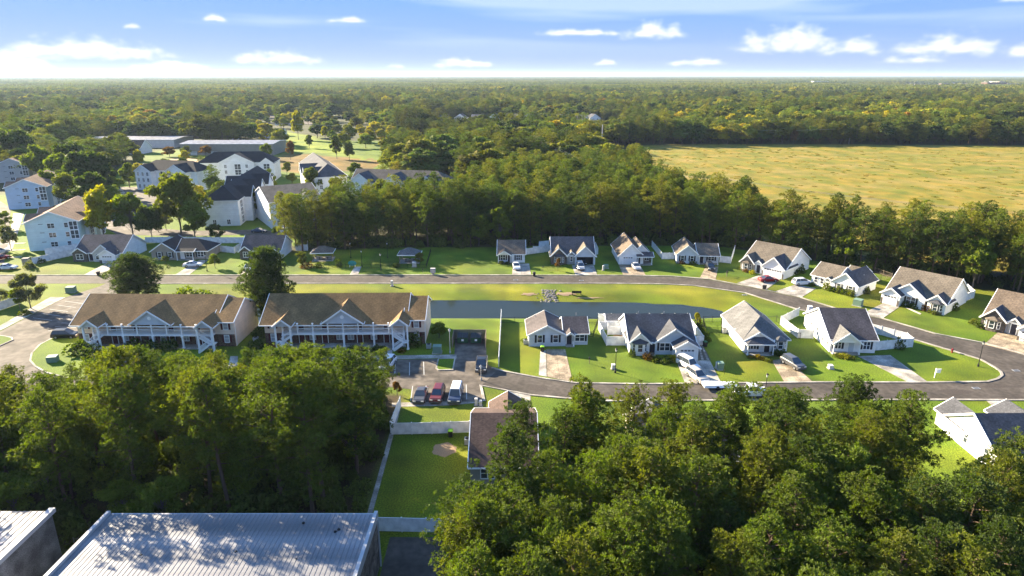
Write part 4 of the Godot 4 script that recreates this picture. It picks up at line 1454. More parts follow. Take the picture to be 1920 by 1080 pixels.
func houses() -> void:
	var o: Node3D
	# --- between the pond and the lower road
	o = house("low blue-grey house with plum roof and dark shutters, nearest the bin shed", Vector2(8.63, -114.82), 1.5)
	block(o, -5.5, 1.3, -7.8, 0, 2.45, "z", 1.75, "blue_grey", "roof_plum")
	block(o, 1.2, 5.5, -8.0, -0.55, 2.45, "x", 1.8, "blue_grey", "roof_plum")
	block(o, 1.35, 2.9, -2.4, 0.55, 2.45, "z", 0.55, "", "roof_plum", {"oh": 0.1})
	porch_post(o, 2.8, 0.45, 0.1, 2.35)
	slab(o, "porch_floor", 1.35, 2.95, -0.5, 0.6, 0.0, 0.14, "concrete")
	for x in [-3.5, -0.55]:
		window(o, face("f", 0, x), 0.8, 0.85, 1.4, "shutter")
	door(o, face("f", -0.55, 2.05))
	window(o, face("f", -0.55, 4.0), 0.8, 1.65, 1.4, "shutter", 2)
	window(o, face("l", -5.5, -4), 0.8)
	roof_vents(o, [Vector3(3.9, 4.0, -6.2), Vector3(-3.9, 3.6, -6.5)])

	o = house("blue-roofed house with bay window and a white boxy van before its garage", Vector2(27.05, -111.45), 0.0)
	block(o, -5.8, 5.8, -11.2, 0, 2.5, "x", 3.1, "white", "roof_slate")
	block(o, -1.3, 5.6, -6.2, 0.5, 2.55, "z", 2.45, "blue_grey", "roof_slate")
	block(o, 1.8, 5.75, -1.5, 3.1, 2.5, "z", 1.15, "white", "roof_slate")
	block(o, -5.85, -2.3, -4.5, 0.45, 2.5, "z", 1.7, "white", "roof_slate")
	bay(o, -4.1, 0.45, 2.6, "white", "roof_slate")
	garage_door(o, face("f", 3.1, 3.8), 2.5)
	window(o, face("f", 0.5, 0.4), 0.8, 1.7, 1.4, "shutter", 2)
	door(o, face("f", 0.0, -1.75))
	window(o, face("l", -5.8, -5), 0.8)
	slab(o, "porch_floor", -2.3, -1.25, 0, 1.0, 0.0, 0.14, "concrete")
	roof_vents(o, [Vector3(2, 4.7, -8.5), Vector3(-3, 4.9, -8.0)])

	o = house("pale grey-roofed house with hipped front and wide porch beside a dark parked car", Vector2(46.1, -111.77), 0.0)
	block(o, -4.0, 4.0, -13.2, -0.6, 2.6, "z", 2.75, "white", "roof_grey", {"hip": "+"})
	block(o, -4.05, 0.9, -5.0, 0.0, 2.55, "z", 1.5, "white", "roof_grey")
	block(o, -4.0, 0.85, -1.6, 1.5, 2.3, "x", 0.75, "", "roof_slate", {"hip": "-+", "oh": 0.2})
	for x in [-3.85, 0.7]:
		porch_post(o, x, 1.4, 0.1, 2.28)
	slab(o, "porch_floor", -4.0, 0.9, 0, 1.55, 0.0, 0.16, "concrete")
	bay(o, 2.5, -0.6, 2.4, "grey", "roof_grey")
	window(o, face("f", 0, -2.4), 0.75, 1.0, 1.4, "shutter", 2)
	door(o, face("f", 0, 0.05))
	for z in [-3.2, -5.0, -6.6, -10.5]:
		window(o, face("l", -4.0, z), 0.9, 0.6, 1.3)
	roof_vents(o, [Vector3(2.2, 3.95, -9), Vector3(2.7, 3.6, -7.5)])

	o = house("bright white house with brown-blue shingle roof and small front porch inside road bend", Vector2(61.72, -111.82), -4.0)
	block(o, -4.0, 4.0, -13.4, 0, 2.7, "x", 3.5, "white", "roof_plum")
	block(o, -3.9, 0.9, -5.0, 1.3, 2.4, "z", 1.9, "", "roof_grey", {"oh": 0.25})
	block(o, -3.7, 0.7, -2.0, 0.9, 2.38, "z", 1.85, "", "roof_grey", {"oh": 0.1})
	var gw := MB.new()
	gw.tri(Vector3(-3.8, 2.4, 1.25), Vector3(0.8, 2.4, 1.25), Vector3(-1.5, 4.2, 1.25))
	gw.tri(Vector3(-3.8, 2.4, 1.2), Vector3(0.8, 2.4, 1.2), Vector3(-1.5, 4.2, 1.2))
	part("gable", gw.mesh(), M.white, o)
	for x in [-3.75, 0.75]:
		porch_post(o, x, 1.15, 0.1, 2.38)
	slab(o, "porch_floor", -3.9, 0.9, 0, 1.3, 0.0, 0.16, "concrete")
	window(o, face("f", 0, -2.6), 0.75, 1.0, 1.4, "shutter", 2)
	door(o, face("f", 0, -0.3), 0.15, "blue_grey")
	window(o, face("f", 0, 2.4), 0.75, 1.1, 1.4, "shutter", 2)
	for z in [-1.2, -3.4, -6.4, -9.5]:
		window(o, face("l", -4.0, z), 0.9, 0.6, 1.4)
	slab(o, "chimney", -3.6, -2.8, -13.9, -13.1, 0, 4.2, "white")

	# --- beyond the upper road, from the left
	o = house("white house with umber roof, stone bay and a white garage, left of the first three", Vector2(-111.5, -174.2), 0.0)
	block(o, -6.5, 6.4, -12, 0, 2.6, "x", 3.4, "white", "roof_plum")
	block(o, -6.8, -3.0, -4, 0.6, 2.6, "z", 1.3, "stone", "roof_plum")
	block(o, -1.2, 4.0, -5.5, 0.6, 2.6, "z", 2.2, "pale", "roof_plum")
	block(o, 1.2, 5.6, -2, 2.2, 2.5, "z", 1.4, "white", "roof_plum", {"skirt": "stone"})
	garage_door(o, face("f", 2.2, 3.4), 2.6)
	window(o, face("f", 0.6, -4.9), 0.7, 1.8, 1.4, "", 2)
	window(o, face("f", 0.6, -0.1), 0.7, 0.9, 1.4)
	door(o, face("f", 0.0, -2.2))
	o = house("sage grey house with charcoal roof and hipped right end, white car at its drive", Vector2(-90.6, -175.8), 0.0)
	block(o, -7.4, -0.6, -8.5, 0.4, 2.6, "z", 2.3, "taupe", "roof_dark")
	block(o, -0.7, 7.4, -8.5, -0.4, 2.6, "x", 2.3, "taupe", "roof_dark", {"hip": "+"})
	for x in [-5.2, -2.4]:
		window(o, face("f", 0.4, x), 0.75, 0.9, 1.4, "shutter")
	window(o, face("f", -0.4, 2.5), 0.75, 1.7, 1.4, "shutter", 2)
	window(o, face("f", -0.4, 5.6), 0.75, 1.6, 1.4, "shutter", 2)
	door(o, face("f", -0.4, 0.6), 0.15, "trim")
	for x in [-0.4, 3.9]:
		porch_post(o, x, 0.7, 0.0, 2.4)
	slab(o, "porch_floor", -0.5, 4.1, -0.3, 0.8, 0.0, 0.14, "concrete")
	block(o, -0.5, 4.1, -2.0, 0.8, 2.5, "x", 0.5, "", "roof_dark", {"oh": 0.15})
	o = house("house with dark plum roof and white gable wall beside the playground lawn", Vector2(-68.6, -176.6), 0.0)
	block(o, -5.4, 5.4, -9.6, 0, 2.6, "x", 3.0, "white", "roof_plum")
	block(o, -5.6, -2.4, -4, 0.7, 2.5, "z", 1.3, "stone", "roof_plum")
	window(o, face("f", 0.7, -4.0), 0.7, 1.2, 1.4, "", 2)
	block(o, 1.0, 5.0, -4, 1.2, 2.5, "z", 1.5, "white", "roof_plum")
	garage_door(o, face("f", 1.2, 3.0), 2.6)

	o = house("small white cottage with reddish-brown roof beside the open grass lot", Vector2(-0.15, -172.9), 0.0)
	block(o, -3.6, 3.6, -10.5, 0, 2.5, "x", 2.5, "white", "roof_tan")
	block(o, -3.75, -0.1, -3.5, 1.2, 2.4, "z", 1.15, "", "roof_tan", {"oh": 0.2})
	var g2 := MB.new()
	g2.tri(Vector3(-3.6, 2.4, 1.1), Vector3(-0.2, 2.4, 1.1), Vector3(-1.92, 3.5, 1.1))
	g2.tri(Vector3(-3.6, 2.4, 1.06), Vector3(-0.2, 2.4, 1.06), Vector3(-1.92, 3.5, 1.06))
	part("gable", g2.mesh(), M.white, o)
	for x in [-3.5, -0.3]:
		porch_post(o, x, 1.05, 0.0, 2.35)
	slab(o, "porch_floor", -3.65, -0.1, 0, 1.2, 0, 0.15, "concrete")
	window(o, face("f", 0, -2.3), 0.7, 1.2, 1.4, "shutter", 2)
	door(o, face("f", 0, -0.5))
	window(o, face("f", 0, 1.8), 0.7, 1.0, 1.4, "shutter", 2)

	o = house("grey house with slate-blue roof and an open double garage", Vector2(16.3, -171.6), 0.0)
	block(o, -5.6, 5.6, -11.5, 0, 2.6, "x", 3.5, "blue_grey", "roof_slate")
	block(o, -5.9, -1.8, -4, 0.6, 2.6, "z", 2.0, "stone", "roof_driftwood")
	block(o, -1.6, 0.6, -2.5, 0.4, 2.6, "z", 1.0, "grey", "roof_driftwood")
	bay(o, -3.8, 0.6, 2.6, "stone", "roof_slate")
	# the garage front is a frame round an open dark bay
	block(o, 0.4, 5.75, -5.5, 1.0, 2.6, "z", 2.5, "", "roof_driftwood")
	var gg := MB.new()
	gg.tri(Vector3(0.4, 2.6, 1.0), Vector3(5.75, 2.6, 1.0), Vector3(3.07, 5.05, 1.0))
	gg.box(Vector3(0.4, 0, 0.1), Vector3(0.85, 2.6, 0.99))
	gg.box(Vector3(5.3, 0, 0.1), Vector3(5.75, 2.6, 0.99))
	gg.box(Vector3(0.851, 2.15, 0.1), Vector3(5.299, 2.6, 0.99))
	part("garage_front", gg.mesh(), M.blue_grey, o)
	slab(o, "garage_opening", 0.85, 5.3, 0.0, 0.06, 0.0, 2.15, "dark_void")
	window(o, face("f", 0.4, -0.5), 0.8, 0.6, 1.3)

	o = house("front-gabled house with sunlit tan roof and stone porch base", Vector2(32.7, -171.0), 0.0)
	block(o, -4.3, 2.2, -13, 0, 2.6, "z", 3.1, "white", "roof_tan")
	block(o, -1.0, 4.4, -10, -1.2, 2.6, "z", 2.6, "white", "roof_tan")
	block(o, 0.4, 4.5, -2.8, 0.9, 2.4, "x", 0.8, "", "roof_plum", {"oh": 0.2})
	garage_door(o, face("f", 0, -1.9), 2.5)
	slab(o, "veneer", 2.25, 4.4, -1.19, -1.12, 0, 1.0, "stone")
	for x in [0.6, 4.3]:
		porch_post(o, x, 0.8, 0.0, 2.35)
	slab(o, "porch_floor", 0.4, 4.5, -1.2, 0.95, 0, 0.16, "concrete")
	window(o, face("f", -1.2, 3.3), 0.8, 1.1, 1.3, "shutter", 2)
	door(o, face("f", 0.0, 0.9))

	o = house("pale blue house with tan roof, left front gable and white side fence", Vector2(49.4, -171.6), -7.0)
	block(o, -5.4, 0.3, -9.5, 0, 2.6, "z", 2.4, "blue_grey", "roof_driftwood")
	block(o, 0.2, 5.6, -9.5, -0.8, 2.6, "x", 1.9, "blue_grey", "roof_driftwood")
	for x in [-3.9, -1.4]:
		window(o, face("f", 0, x), 0.8, 0.8, 1.3, "shutter")
	door(o, face("f", -0.8, 1.2))
	window(o, face("f", -0.8, 3.7), 0.8, 1.5, 1.3, "shutter", 2)
	slab(o, "porch_floor", 0.3, 5.4, -0.8, 0.6, 0, 0.15, "concrete")
	for x in [0.45, 5.3]:
		porch_post(o, x, 0.5, 0.0, 2.4)
	block(o, 0.3, 5.5, -2.6, 0.6, 2.45, "x", 0.6, "", "roof_driftwood", {"oh": 0.12})

	o = house("white house with broad tan roof and white double garage, red car outside", Vector2(63.6, -162.0), -47.0)
	block(o, -5.7, 5.7, -13.2, 0, 2.7, "x", 3.9, "white", "roof_driftwood")
	block(o, -6.0, -2.3, -4.5, 0.7, 2.6, "z", 1.9, "taupe", "roof_driftwood")
	bay(o, -4.15, 0.7, 2.6, "stone", "roof_driftwood")
	block(o, 0.1, 5.75, -6, 1.0, 2.7, "z", 2.5, "white", "roof_slate")
	block(o, -2.2, -0.2, -2.5, 0.35, 2.6, "z", 0.9, "white", "roof_slate")
	garage_door(o, face("f", 1.0, 2.9), 4.6)
	for x in [0.32, 5.5]:
		slab(o, "veneer", x - 0.2, x + 0.2, 1.0, 1.05, 0, 1.3, "stone")
	door(o, face("f", 0.35, -1.2))

	o = house("low white house with grey-brown roof, front hedge and small porch, beyond the bend", Vector2(74.9, -148.8), -52.0)
	block(o, -5.4, 0.4, -8.8, -0.6, 2.6, "x", 2.3, "white", "roof_driftwood")
	block(o, 0.0, 6.0, -8.8, 0.3, 2.6, "z", 2.4, "white", "roof_slate")
	for x in [1.7, 4.4]:
		window(o, face("f", 0.3, x), 0.85, 0.85, 1.2, "roof_grey")
	for x in [-4.3, -2.8]:
		window(o, face("f", -0.6, x), 0.8, 0.7, 1.2)
	door(o, face("f", -0.6, -0.9), 0.15, "trim")
	for x in [-1.6, -0.2]:
		porch_post(o, x, 0.2, 0.0, 2.4)
	block(o, -1.8, 0.0, -2.2, 0.3, 2.45, "z", 0.5, "", "roof_driftwood", {"oh": 0.1})
	roof_vents(o, [Vector3(4.6, 3.7, -5)])

	o = house("large white house with grey roof, stone bay and single garage on the bend", Vector2(87.0, -136.9), -50.5)
	block(o, -5.6, 6.4, -12.4, 0, 2.7, "x", 4.0, "white", "roof_driftwood")
	block(o, -5.7, -1.9, -3, 2.3, 2.6, "z", 1.3, "white", "roof_slate")
	garage_door(o, face("f", 2.3, -3.8), 2.6)
	for x in [-5.45, -2.15]:
		slab(o, "veneer", x - 0.22, x + 0.22, 2.3, 2.35, 0, 1.3, "stone")
	block(o, -4.4, 2.4, -6.5, 0.5, 2.7, "z", 2.5, "white", "roof_slate")
	window(o, face("f", 0.5, -0.3), 0.75, 1.7, 1.5, "shutter", 2)
	block(o, 3.0, 6.45, -4, 0.7, 2.65, "z", 1.5, "white", "roof_slate")
	bay(o, 4.75, 0.7, 2.6, "stone", "roof_slate")
	door(o, face("f", 0.02, 2.7))

	o = house("brown-roofed stone-fronted house with wide garage at the picture's right edge", Vector2(97.6, -120.4), -50.5)
	block(o, -5.6, 6.5, -12.4, 0, 2.7, "x", 4.0, "white", "roof_tan")
	block(o, -5.8, -1.8, -4, 0.8, 2.6, "z", 2.0, "stone", "roof_slate")
	bay(o, -3.8, 0.8, 2.7, "stone", "roof_driftwood")
	block(o, -1.4, 0.5, -2.5, 0.4, 2.6, "z", 0.9, "grey", "roof_slate")
	block(o, 1.0, 6.6, -5, 3.0, 2.6, "z", 2.4, "white", "roof_driftwood", {"skirt": "stone"})
	garage_door(o, face("f", 3.0, 3.8), 4.6)
	door(o, face("f", 0.4, -0.4))

	# --- south of the lower road
	o = house("dark brown shingle-roofed beige house beside the fenced lawn, seen from its rear", Vector2(3.6, -86.6), 0.0)
	block(o, -8.7, -0.6, 1.0, 15.6, 2.6, "x", 3.2, "taupe", "roof_umber")
	block(o, -6.6, -1.8, -1.2, 5.0, 2.6, "z", 1.5, "taupe", "roof_umber")
	window(o, face("f", 15.6, -6.6), 0.8, 1.6, 1.4, "", 2)
	window(o, face("l", -8.7, 9.0), 0.8, 0.9, 1.4)
	roof_vents(o, [Vector3(-7.4, 5.2, 8.2), Vector3(-2.6, 4.4, 11.0)])
	o = house("blue-roofed beige house hidden among the pines below the lower road", Vector2(22.0, -85.0), 0.0)
	block(o, -6.0, 6.0, 1.0, 12.5, 2.6, "x", 3.0, "taupe", "roof_slate")
	block(o, -4.6, 0.2, -0.6, 5.0, 2.6, "z", 1.5, "taupe", "roof_slate")
	window(o, face("f", 12.5, -3.0), 0.8, 1.6, 1.4, "", 2)
	o = house("white house with dark blue roof and grey porch gables behind the right pines", Vector2(68.6, -85.2), 0.0)
	block(o, -7.6, 5.8, 1.6, 12.0, 2.7, "x", 3.0, "white", "roof_slate")
	block(o, -7.4, -3.2, -0.8, 6.0, 2.5, "z", 1.5, "white", "roof_slate")
	block(o, -0.6, 4.4, -0.2, 6.0, 2.5, "z", 1.5, "white", "roof_slate")
	window(o, face("f", 12.0, -4.5), 0.8, 1.6, 1.4, "", 2)
	window(o, face("l", -7.6, 6.0), 0.9, 0.7, 1.4)
	window(o, face("l", -7.6, 10.0), 0.9, 0.7, 1.4)
	slab(o, "rear_deck", -6.0, -1.0, 12.05, 15.0, 0, 0.4, "pale")

	# --- white and black fences round the gardens
	vinyl_fence([Vector2(23.1, -121.84), Vector2(17.11, -123.28), Vector2(17.59, -115.08), Vector2(21.07, -115.08)], "white fence round the sandy side yard left of the blue-roofed house")
	vinyl_fence([Vector2(19.31, -126.25), Vector2(18.52, -120.43), Vector2(21.11, -120.43)], "inner white fence screening the grey-roofed shed beside the blue-roofed house")
	vinyl_fence([Vector2(17.63, -127.47), Vector2(35.69, -127.47), Vector2(35.65, -115.34), Vector2(33.59, -115.08)], "white fence along the pond behind the blue-roofed house")
	vinyl_fence([Vector2(-2.21, -129.98), Vector2(-2.3, -105.54)], "white fence line between the bin shed lawn and the blue-grey house")
	vinyl_fence([Vector2(57.53, -118.51), Vector2(54.68, -118.78), Vector2(54.15, -125.95), Vector2(59.99, -131.27)], "white fence left of the bright white house, closing its back garden")
	vinyl_fence([Vector2(65.88, -112.56), Vector2(74.1, -114.31), Vector2(74.37, -116.91), Vector2(69.97, -122.13)], "white fence right of the bright white house with round shrub before it")
	vinyl_fence([Vector2(3.59, -180.86), Vector2(9.0, -183.5), Vector2(6.0, -183.5)], "short white fence between the brown-roofed cottage and the open garage house")
	vinyl_fence([Vector2(10.81, -184.42), Vector2(7.57, -183.22), Vector2(7.96, -189.36), Vector2(10.99, -190.64)], "white fence closing a small yard left of the slate-blue roof")
	vinyl_fence([Vector2(23.03, -180.86), Vector2(24.14, -181.44), Vector2(24.19, -188.1)], "two white fence runs right of the slate-blue roof")
	vinyl_fence([Vector2(41, -190), Vector2(41.04, -176.31), Vector2(44.84, -176.31)], "white fence running back from the pale blue house's left side")
	vinyl_fence([Vector2(55.84, -173.04), Vector2(58.52, -171.97), Vector2(63.48, -184.42)], "white fence right of the pale blue house, ending in a tall corner")
	vinyl_fence([Vector2(98.89, -139.15), Vector2(104.27, -142.84), Vector2(105.74, -147.52)], "white fence behind the large grey-roofed house on the bend")
	vinyl_fence([Vector2(-127.46, -170.91), Vector2(-121.05, -183.22)], "long white fence before the mint three-storey gable")
	vinyl_fence([Vector2(-130.67, -180.86), Vector2(-124.03, -188.1)], "upper white fence at the foot of the mint gable wall")
	vinyl_fence([Vector2(-105.7, -186.86), Vector2(-109.73, -194.56), Vector2(-102.7, -195.23), Vector2(-87.66, -194.56), Vector2(-80.3, -194.56), Vector2(-77.67, -188.1)], "white fence across the back gardens of the left houses")
	vinyl_fence([Vector2(-83.42, -184.42), Vector2(-78.45, -182.62), Vector2(-78.55, -190)], "white fence zigzag between the sage house and plum-roofed house")
	vinyl_fence([Vector2(-62.03, -185.63), Vector2(-58.66, -185.63), Vector2(-60.72, -193.24)], "white fence tucked between the plum-roofed house and hedge trees")
	vinyl_fence([Vector2(-114.46, -131.92), Vector2(-109.68, -134.6), Vector2(-108.54, -139.15)], "white fence at the far left beyond the parking bays")
	vinyl_fence([Vector2(-16.82, -82.77), Vector2(-11.24, -82.99), Vector2(-5.94, -83.35)], "cream-lit white fence across the lawn behind the dark brown house")
	vinyl_fence([Vector2(-17.05, -83.21), Vector2(-16.9, -90.8)], "white fence end-on beside the parked cars, above the back lawn")
	vinyl_fence([Vector2(-14.85, -62), Vector2(-6.69, -61.73)], "shaded white fence by the metal-roofed building")
	rail_fence([Vector2(-2.17, -126.86), Vector2(3.25, -126.86), Vector2(4.73, -125.64)], "black fence along the pond beside the blue-grey house")
	rail_fence([Vector2(15.6, -126.86), Vector2(17.41, -126.55), Vector2(15.6, -119.33), Vector2(14.34, -119.06)], "black fence right of the blue-grey house")
	rail_fence([Vector2(38.96, -127.47), Vector2(42.66, -127.47), Vector2(40.81, -121.28), Vector2(37.69, -121.28)], "black fence corner behind the grey-roofed hipped house")
	rail_fence([Vector2(38.96, -127.47), Vector2(37.69, -121.28), Vector2(37.06, -126.86)], "short black fence by the yellow-flowered shrub")
	rail_fence([Vector2(48.76, -126.86), Vector2(53.99, -127.78), Vector2(54.97, -118.24), Vector2(52.12, -118.78)], "black fence between the grey-roofed hipped house and bright white house")
	rail_fence([Vector2(-52.2, -167.31), Vector2(-41.2, -167.31)], "black fence left of the playground path", 1.2)
	rail_fence([Vector2(-39.11, -167.31), Vector2(-22.41, -167.31), Vector2(-23.14, -184.42)], "black fence right of the playground path", 1.2)
	rail_fence([Vector2(88.08, -154.64), Vector2(94.41, -158.66), Vector2(92.85, -163.85)], "dark garden fence at the wood's edge beyond the low white house", 1.2, 2.4, "pole_wood", "", 0.3)
	# shed and the things in the side yard
	o = thing("garden_shed", "white shed with grey roof in the side yard of the blue-roofed house", "shed", g3(Vector2(20.28, -123.28)), 0.0)
	block(o, -1.5, 1.5, -3.0, 0, 2.1, "x", 0.7, "white", "roof_grey")
	door(o, face("f", 0, 0), 0.1, "trim", 0.9, 1.8)
	o = thing("garden_shed", "grey-roofed shed behind the low white house at the wood's edge", "shed", Vector3(84.5, 0, -157.0), deg_to_rad(-52))
	block(o, -2.0, 2.0, -3.0, 0, 2.2, "x", 0.8, "grey", "roof_driftwood")
	o = thing("playhouse", "small orange wooden garden set inside the sandy side yard", "play set", g3(Vector2(20.05, -116.91)), 0.0)
	for x in [-0.7, 0.7]:
		for z in [-0.5, 0.5]:
			slab(o, "leg", x - 0.06, x + 0.06, z - 0.06, z + 0.06, 0, 1.1, "roof_rust")
	slab(o, "deck", -0.85, 0.85, -0.65, 0.65, 0.62, 0.72, "roof_rust")
	slab(o, "rail", -0.85, 0.85, -0.65, -0.55, 1.0, 1.12, "roof_rust")


# ---------------------------------------------------------------- the larger buildings

func railing(o: Node3D, a: Vector3, b: Vector3, h := 1.0) -> void:
	# white handrail, bottom rail and thin upright bars
	var m := MB.new()
	m.bar(a + Vector3(0, h, 0), b + Vector3(0, h, 0), 0.1, 0.09)
	m.bar(a + Vector3(0, 0.14, 0), b + Vector3(0, 0.14, 0), 0.07, 0.07)
	var k := maxi(1, int(a.distance_to(b) / 0.19))
	for i in range(1, k):
		var p := a.lerp(b, float(i) / k)
		m.box(p + Vector3(-0.02, 0.1, -0.02), p + Vector3(0.02, h - 0.05, 0.02), false)
	part("balustrade", m.mesh(), M.trim, o)


func flight(o: Node3D, x0: float, x1: float, y0: float, y1: float, z: float, w := 1.1) -> void:
	# open stairs along x with their own railings
	var m := MB.new()
	var k := 9
	for i in k:
		var x := lerpf(x0, x1, (i + 0.5) / k)
		var y := lerpf(y0, y1, (i + 1.0) / k)
		var d := absf(x1 - x0) / k * 0.56
		m.box(Vector3(x - d, y - 0.06, z - w / 2), Vector3(x + d, y, z + w / 2))
	for s in [-1.0, 1.0]:
		m.bar(Vector3(x0, y0 + 0.1, z + s * w / 2), Vector3(x1, y1 + 0.1, z + s * w / 2), 0.06, 0.28)
	part("stairs", m.mesh(), M.trim, o)
	for s in [-1.0, 1.0]:
		railing(o, Vector3(x0, y0, z + s * (w / 2 + 0.05)), Vector3(x1, y1, z + s * (w / 2 + 0.05)), 0.95)


func apartment_house(label: String, at: Vector2, yaw: float, half: float, wall: String, low_wall: String) -> void:
	# two storeys, a roofed gallery along the front, stair towers with little gables at both ends
	var o := thing("apartment_house", label, "apartment house", g3(at), deg_to_rad(yaw), "two-storey gallery apartments")
	var h := 5.3
	var dp := -11.0
	var e := half - 3.6          # where the end pavilions begin
	block(o, -half, e, dp, 0, h, "x", 2.8, wall, "roof_brown", {"oh": 1.9, "oe": 0.5})
	block(o, e, e + 3.6, dp + 0.5, 0.6, h - 0.2, "x", 2.55, wall, "roof_brown", {"oh": 0.5})
	slab(o, "wall", -half, -e, 0.01, 0.6, 0.0, h - 0.95, wall)
	slab(o, "brick_base", -e, e, 0.0, 0.05, 0.0, 2.5, low_wall)
	slab(o, "brick_base", e + 0.02, half + 0.02, 0.6, 0.64, 0.0, 2.4, low_wall)
	slab(o, "brick_base", -half - 0.02, -e - 0.02, 0.6, 0.64, 0.0, 2.4, low_wall)
	# big middle gable over the gallery
	block(o, -3.6, 3.6, -5.0, 2.05, h - 0.32, "z", 2.5, "", "roof_brown", {"oh": 0.35, "oe": 0.3})
	var g := MB.new()
	g.tri(Vector3(-3.5, h - 0.3, 2.0), Vector3(3.5, h - 0.3, 2.0), Vector3(0, h + 2.1, 2.0))
	g.tri(Vector3(-3.5, h - 0.3, 1.96), Vector3(3.5, h - 0.3, 1.96), Vector3(0, h + 2.1, 1.96))
	g.box(Vector3(-3.7, h - 0.6, 1.92), Vector3(3.7, h - 0.302, 2.03))
	part("gable", g.mesh(), M.blue_grey, o)
	part("gable_vent", cached("gv", func():
		var b := MB.new()
		b.xf = Transform3D(Basis(Vector3.RIGHT, PI / 2), Vector3())
		b.lathe([Vector2(0, 0.0), Vector2(0.35, 0.0), Vector2(0.35, 0.05), Vector2(0, 0.06)], 12)
		return b.mesh()), M.trim, o, Transform3D(Basis(), Vector3(0, h + 0.65, 2.0)))
	# gallery floor, posts and railings
	slab(o, "gallery_floor", -e - 0.1, e + 0.1, 0.06, 1.9, 2.45, 2.7, "trim")
	var k := 8
	for i in k + 1:
		var x := lerpf(-e + 0.1, e - 0.1, float(i) / k)
		porch_post(o, x, 1.78, 2.7, h - 0.55, 0.2, "gallery_post")
		if i % 2 == 0:
			porch_post(o, x, 1.78, 0.0, 2.45, 0.3, "pillar")
		if i < k:
			railing(o, Vector3(x, 2.7, 1.78), Vector3(lerpf(-e + 0.1, e - 0.1, float(i + 1) / k), 2.7, 1.78))
	slab(o, "ground_walk", -e, e, 0.06, 2.2, 0.0, 0.1, "concrete")
	# doors and windows
	for y in [0.12, 2.72]:
		for x in [-8.2, -3.9, 2.6, 7.6]:
			if absf(x) < e - 0.6:
				door(o, face("f", 0.05 if y < 1.0 else 0.0, x), y, "maroon")
		for x in [-6.2, -1.2, 0.9, 5.2]:
			if absf(x) < e - 0.8:
				window(o, face("f", 0.05 if y < 1.0 else 0.0, x), y + 0.75, 1.0, 1.25, "maroon", 2, "blind")
	for s in [-1.0, 1.0]:
		for y in [0.85, 3.35]:
			window(o, face("f", 0.64 if y < 2.0 else 0.6, s * (half - 1.5)), y, 0.8, 1.35, "maroon", 1, "blind")
	# stair towers in front of the pavilions' inner edge
	for s in [-1.0, 1.0]:
		var x: float = s * (e - 0.6)
		var t0 := x - 1.45
		var t1 := x + 1.45
		block(o, t0, t1, -3.5, 3.4, h - 0.35, "z", 1.15, "", "roof_brown", {"oh": 0.3})
		var b := MB.new()
		b.tri(Vector3(t0, h - 0.35, 3.3), Vector3(t1, h - 0.35, 3.3), Vector3(x, h + 0.72, 3.3))
		b.tri(Vector3(t0, h - 0.35, 3.26), Vector3(t1, h - 0.35, 3.26), Vector3(x, h + 0.72, 3.26))
		b.box(Vector3(t0 - 0.1, h - 0.62, 3.22), Vector3(t1 + 0.1, h - 0.352, 3.33))
		part("gable", b.mesh(), M.blue_grey, o)
		for q in [t0 + 0.1, t1 - 0.1]:
			porch_post(o, q, 3.2, 0.0, h - 0.6, 0.28, "pillar")
		slab(o, "landing", t1 - 1.0 if s > 0 else t0, t1 if s > 0 else t0 + 1.0, 1.92, 3.3, 1.25, 1.4, "trim")
		if s > 0:
			flight(o, t0 + 0.1, t1 - 0.95, 2.65, 1.4, 2.45, 0.9)
			flight(o, t1 - 0.95, t0 + 0.2, 1.35, 0.05, 3.55, 0.9)
		else:
			flight(o, t1 - 0.1, t0 + 0.95, 2.65, 1.4, 2.45, 0.9)
			flight(o, t0 + 0.95, t1 - 0.2, 1.35, 0.05, 3.55, 0.9)
	# downpipes and meters on the right end wall
	slab(o, "downpipe", half + 0.0, half + 0.08, 0.1, 0.2, 0.0, h - 0.4, "trim")
	window(o, face("l", -half, -5), 3.3, 0.9, 1.3)


func storeys(o: Node3D, f: Transform3D, levels: Array, us: Array, w := 0.9, h := 1.3, sashes := 1) -> void:
	for y in levels:
		for u in us:
			window(o, f.translated_local(Vector3(u, 0, 0)), y, w, h, "", sashes)


func balconies(o: Node3D, f: Transform3D, u: float, levels: Array, w := 3.0) -> void:
	# recessed dark porches with white frames and railings
	for y in levels:
		var q := f.translated_local(Vector3(u, y, 0))
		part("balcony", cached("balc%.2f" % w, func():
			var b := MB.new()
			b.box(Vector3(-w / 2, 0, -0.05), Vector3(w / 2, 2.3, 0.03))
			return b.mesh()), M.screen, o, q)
		part("balcony_frame", cached("balcf%.2f" % w, func():
			var b := MB.new()
			for x in [-w / 2, 0.0, w / 2]:
				b.box(Vector3(x - 0.07, 0, 0.0), Vector3(x + 0.07, 2.3, 0.14))
			b.box(Vector3(-w / 2 - 0.1, -0.25, 0.0), Vector3(w / 2 + 0.1, 0.0, 0.2))
			b.box(Vector3(-w / 2 + 0.08, 0.95, 0.02), Vector3(w / 2 - 0.08, 1.05, 0.12))
			b.box(Vector3(-w / 2 - 0.1, 2.3, 0.0), Vector3(w / 2 + 0.1, 2.5, 0.16))
			return b.mesh()), M.trim, o, q)


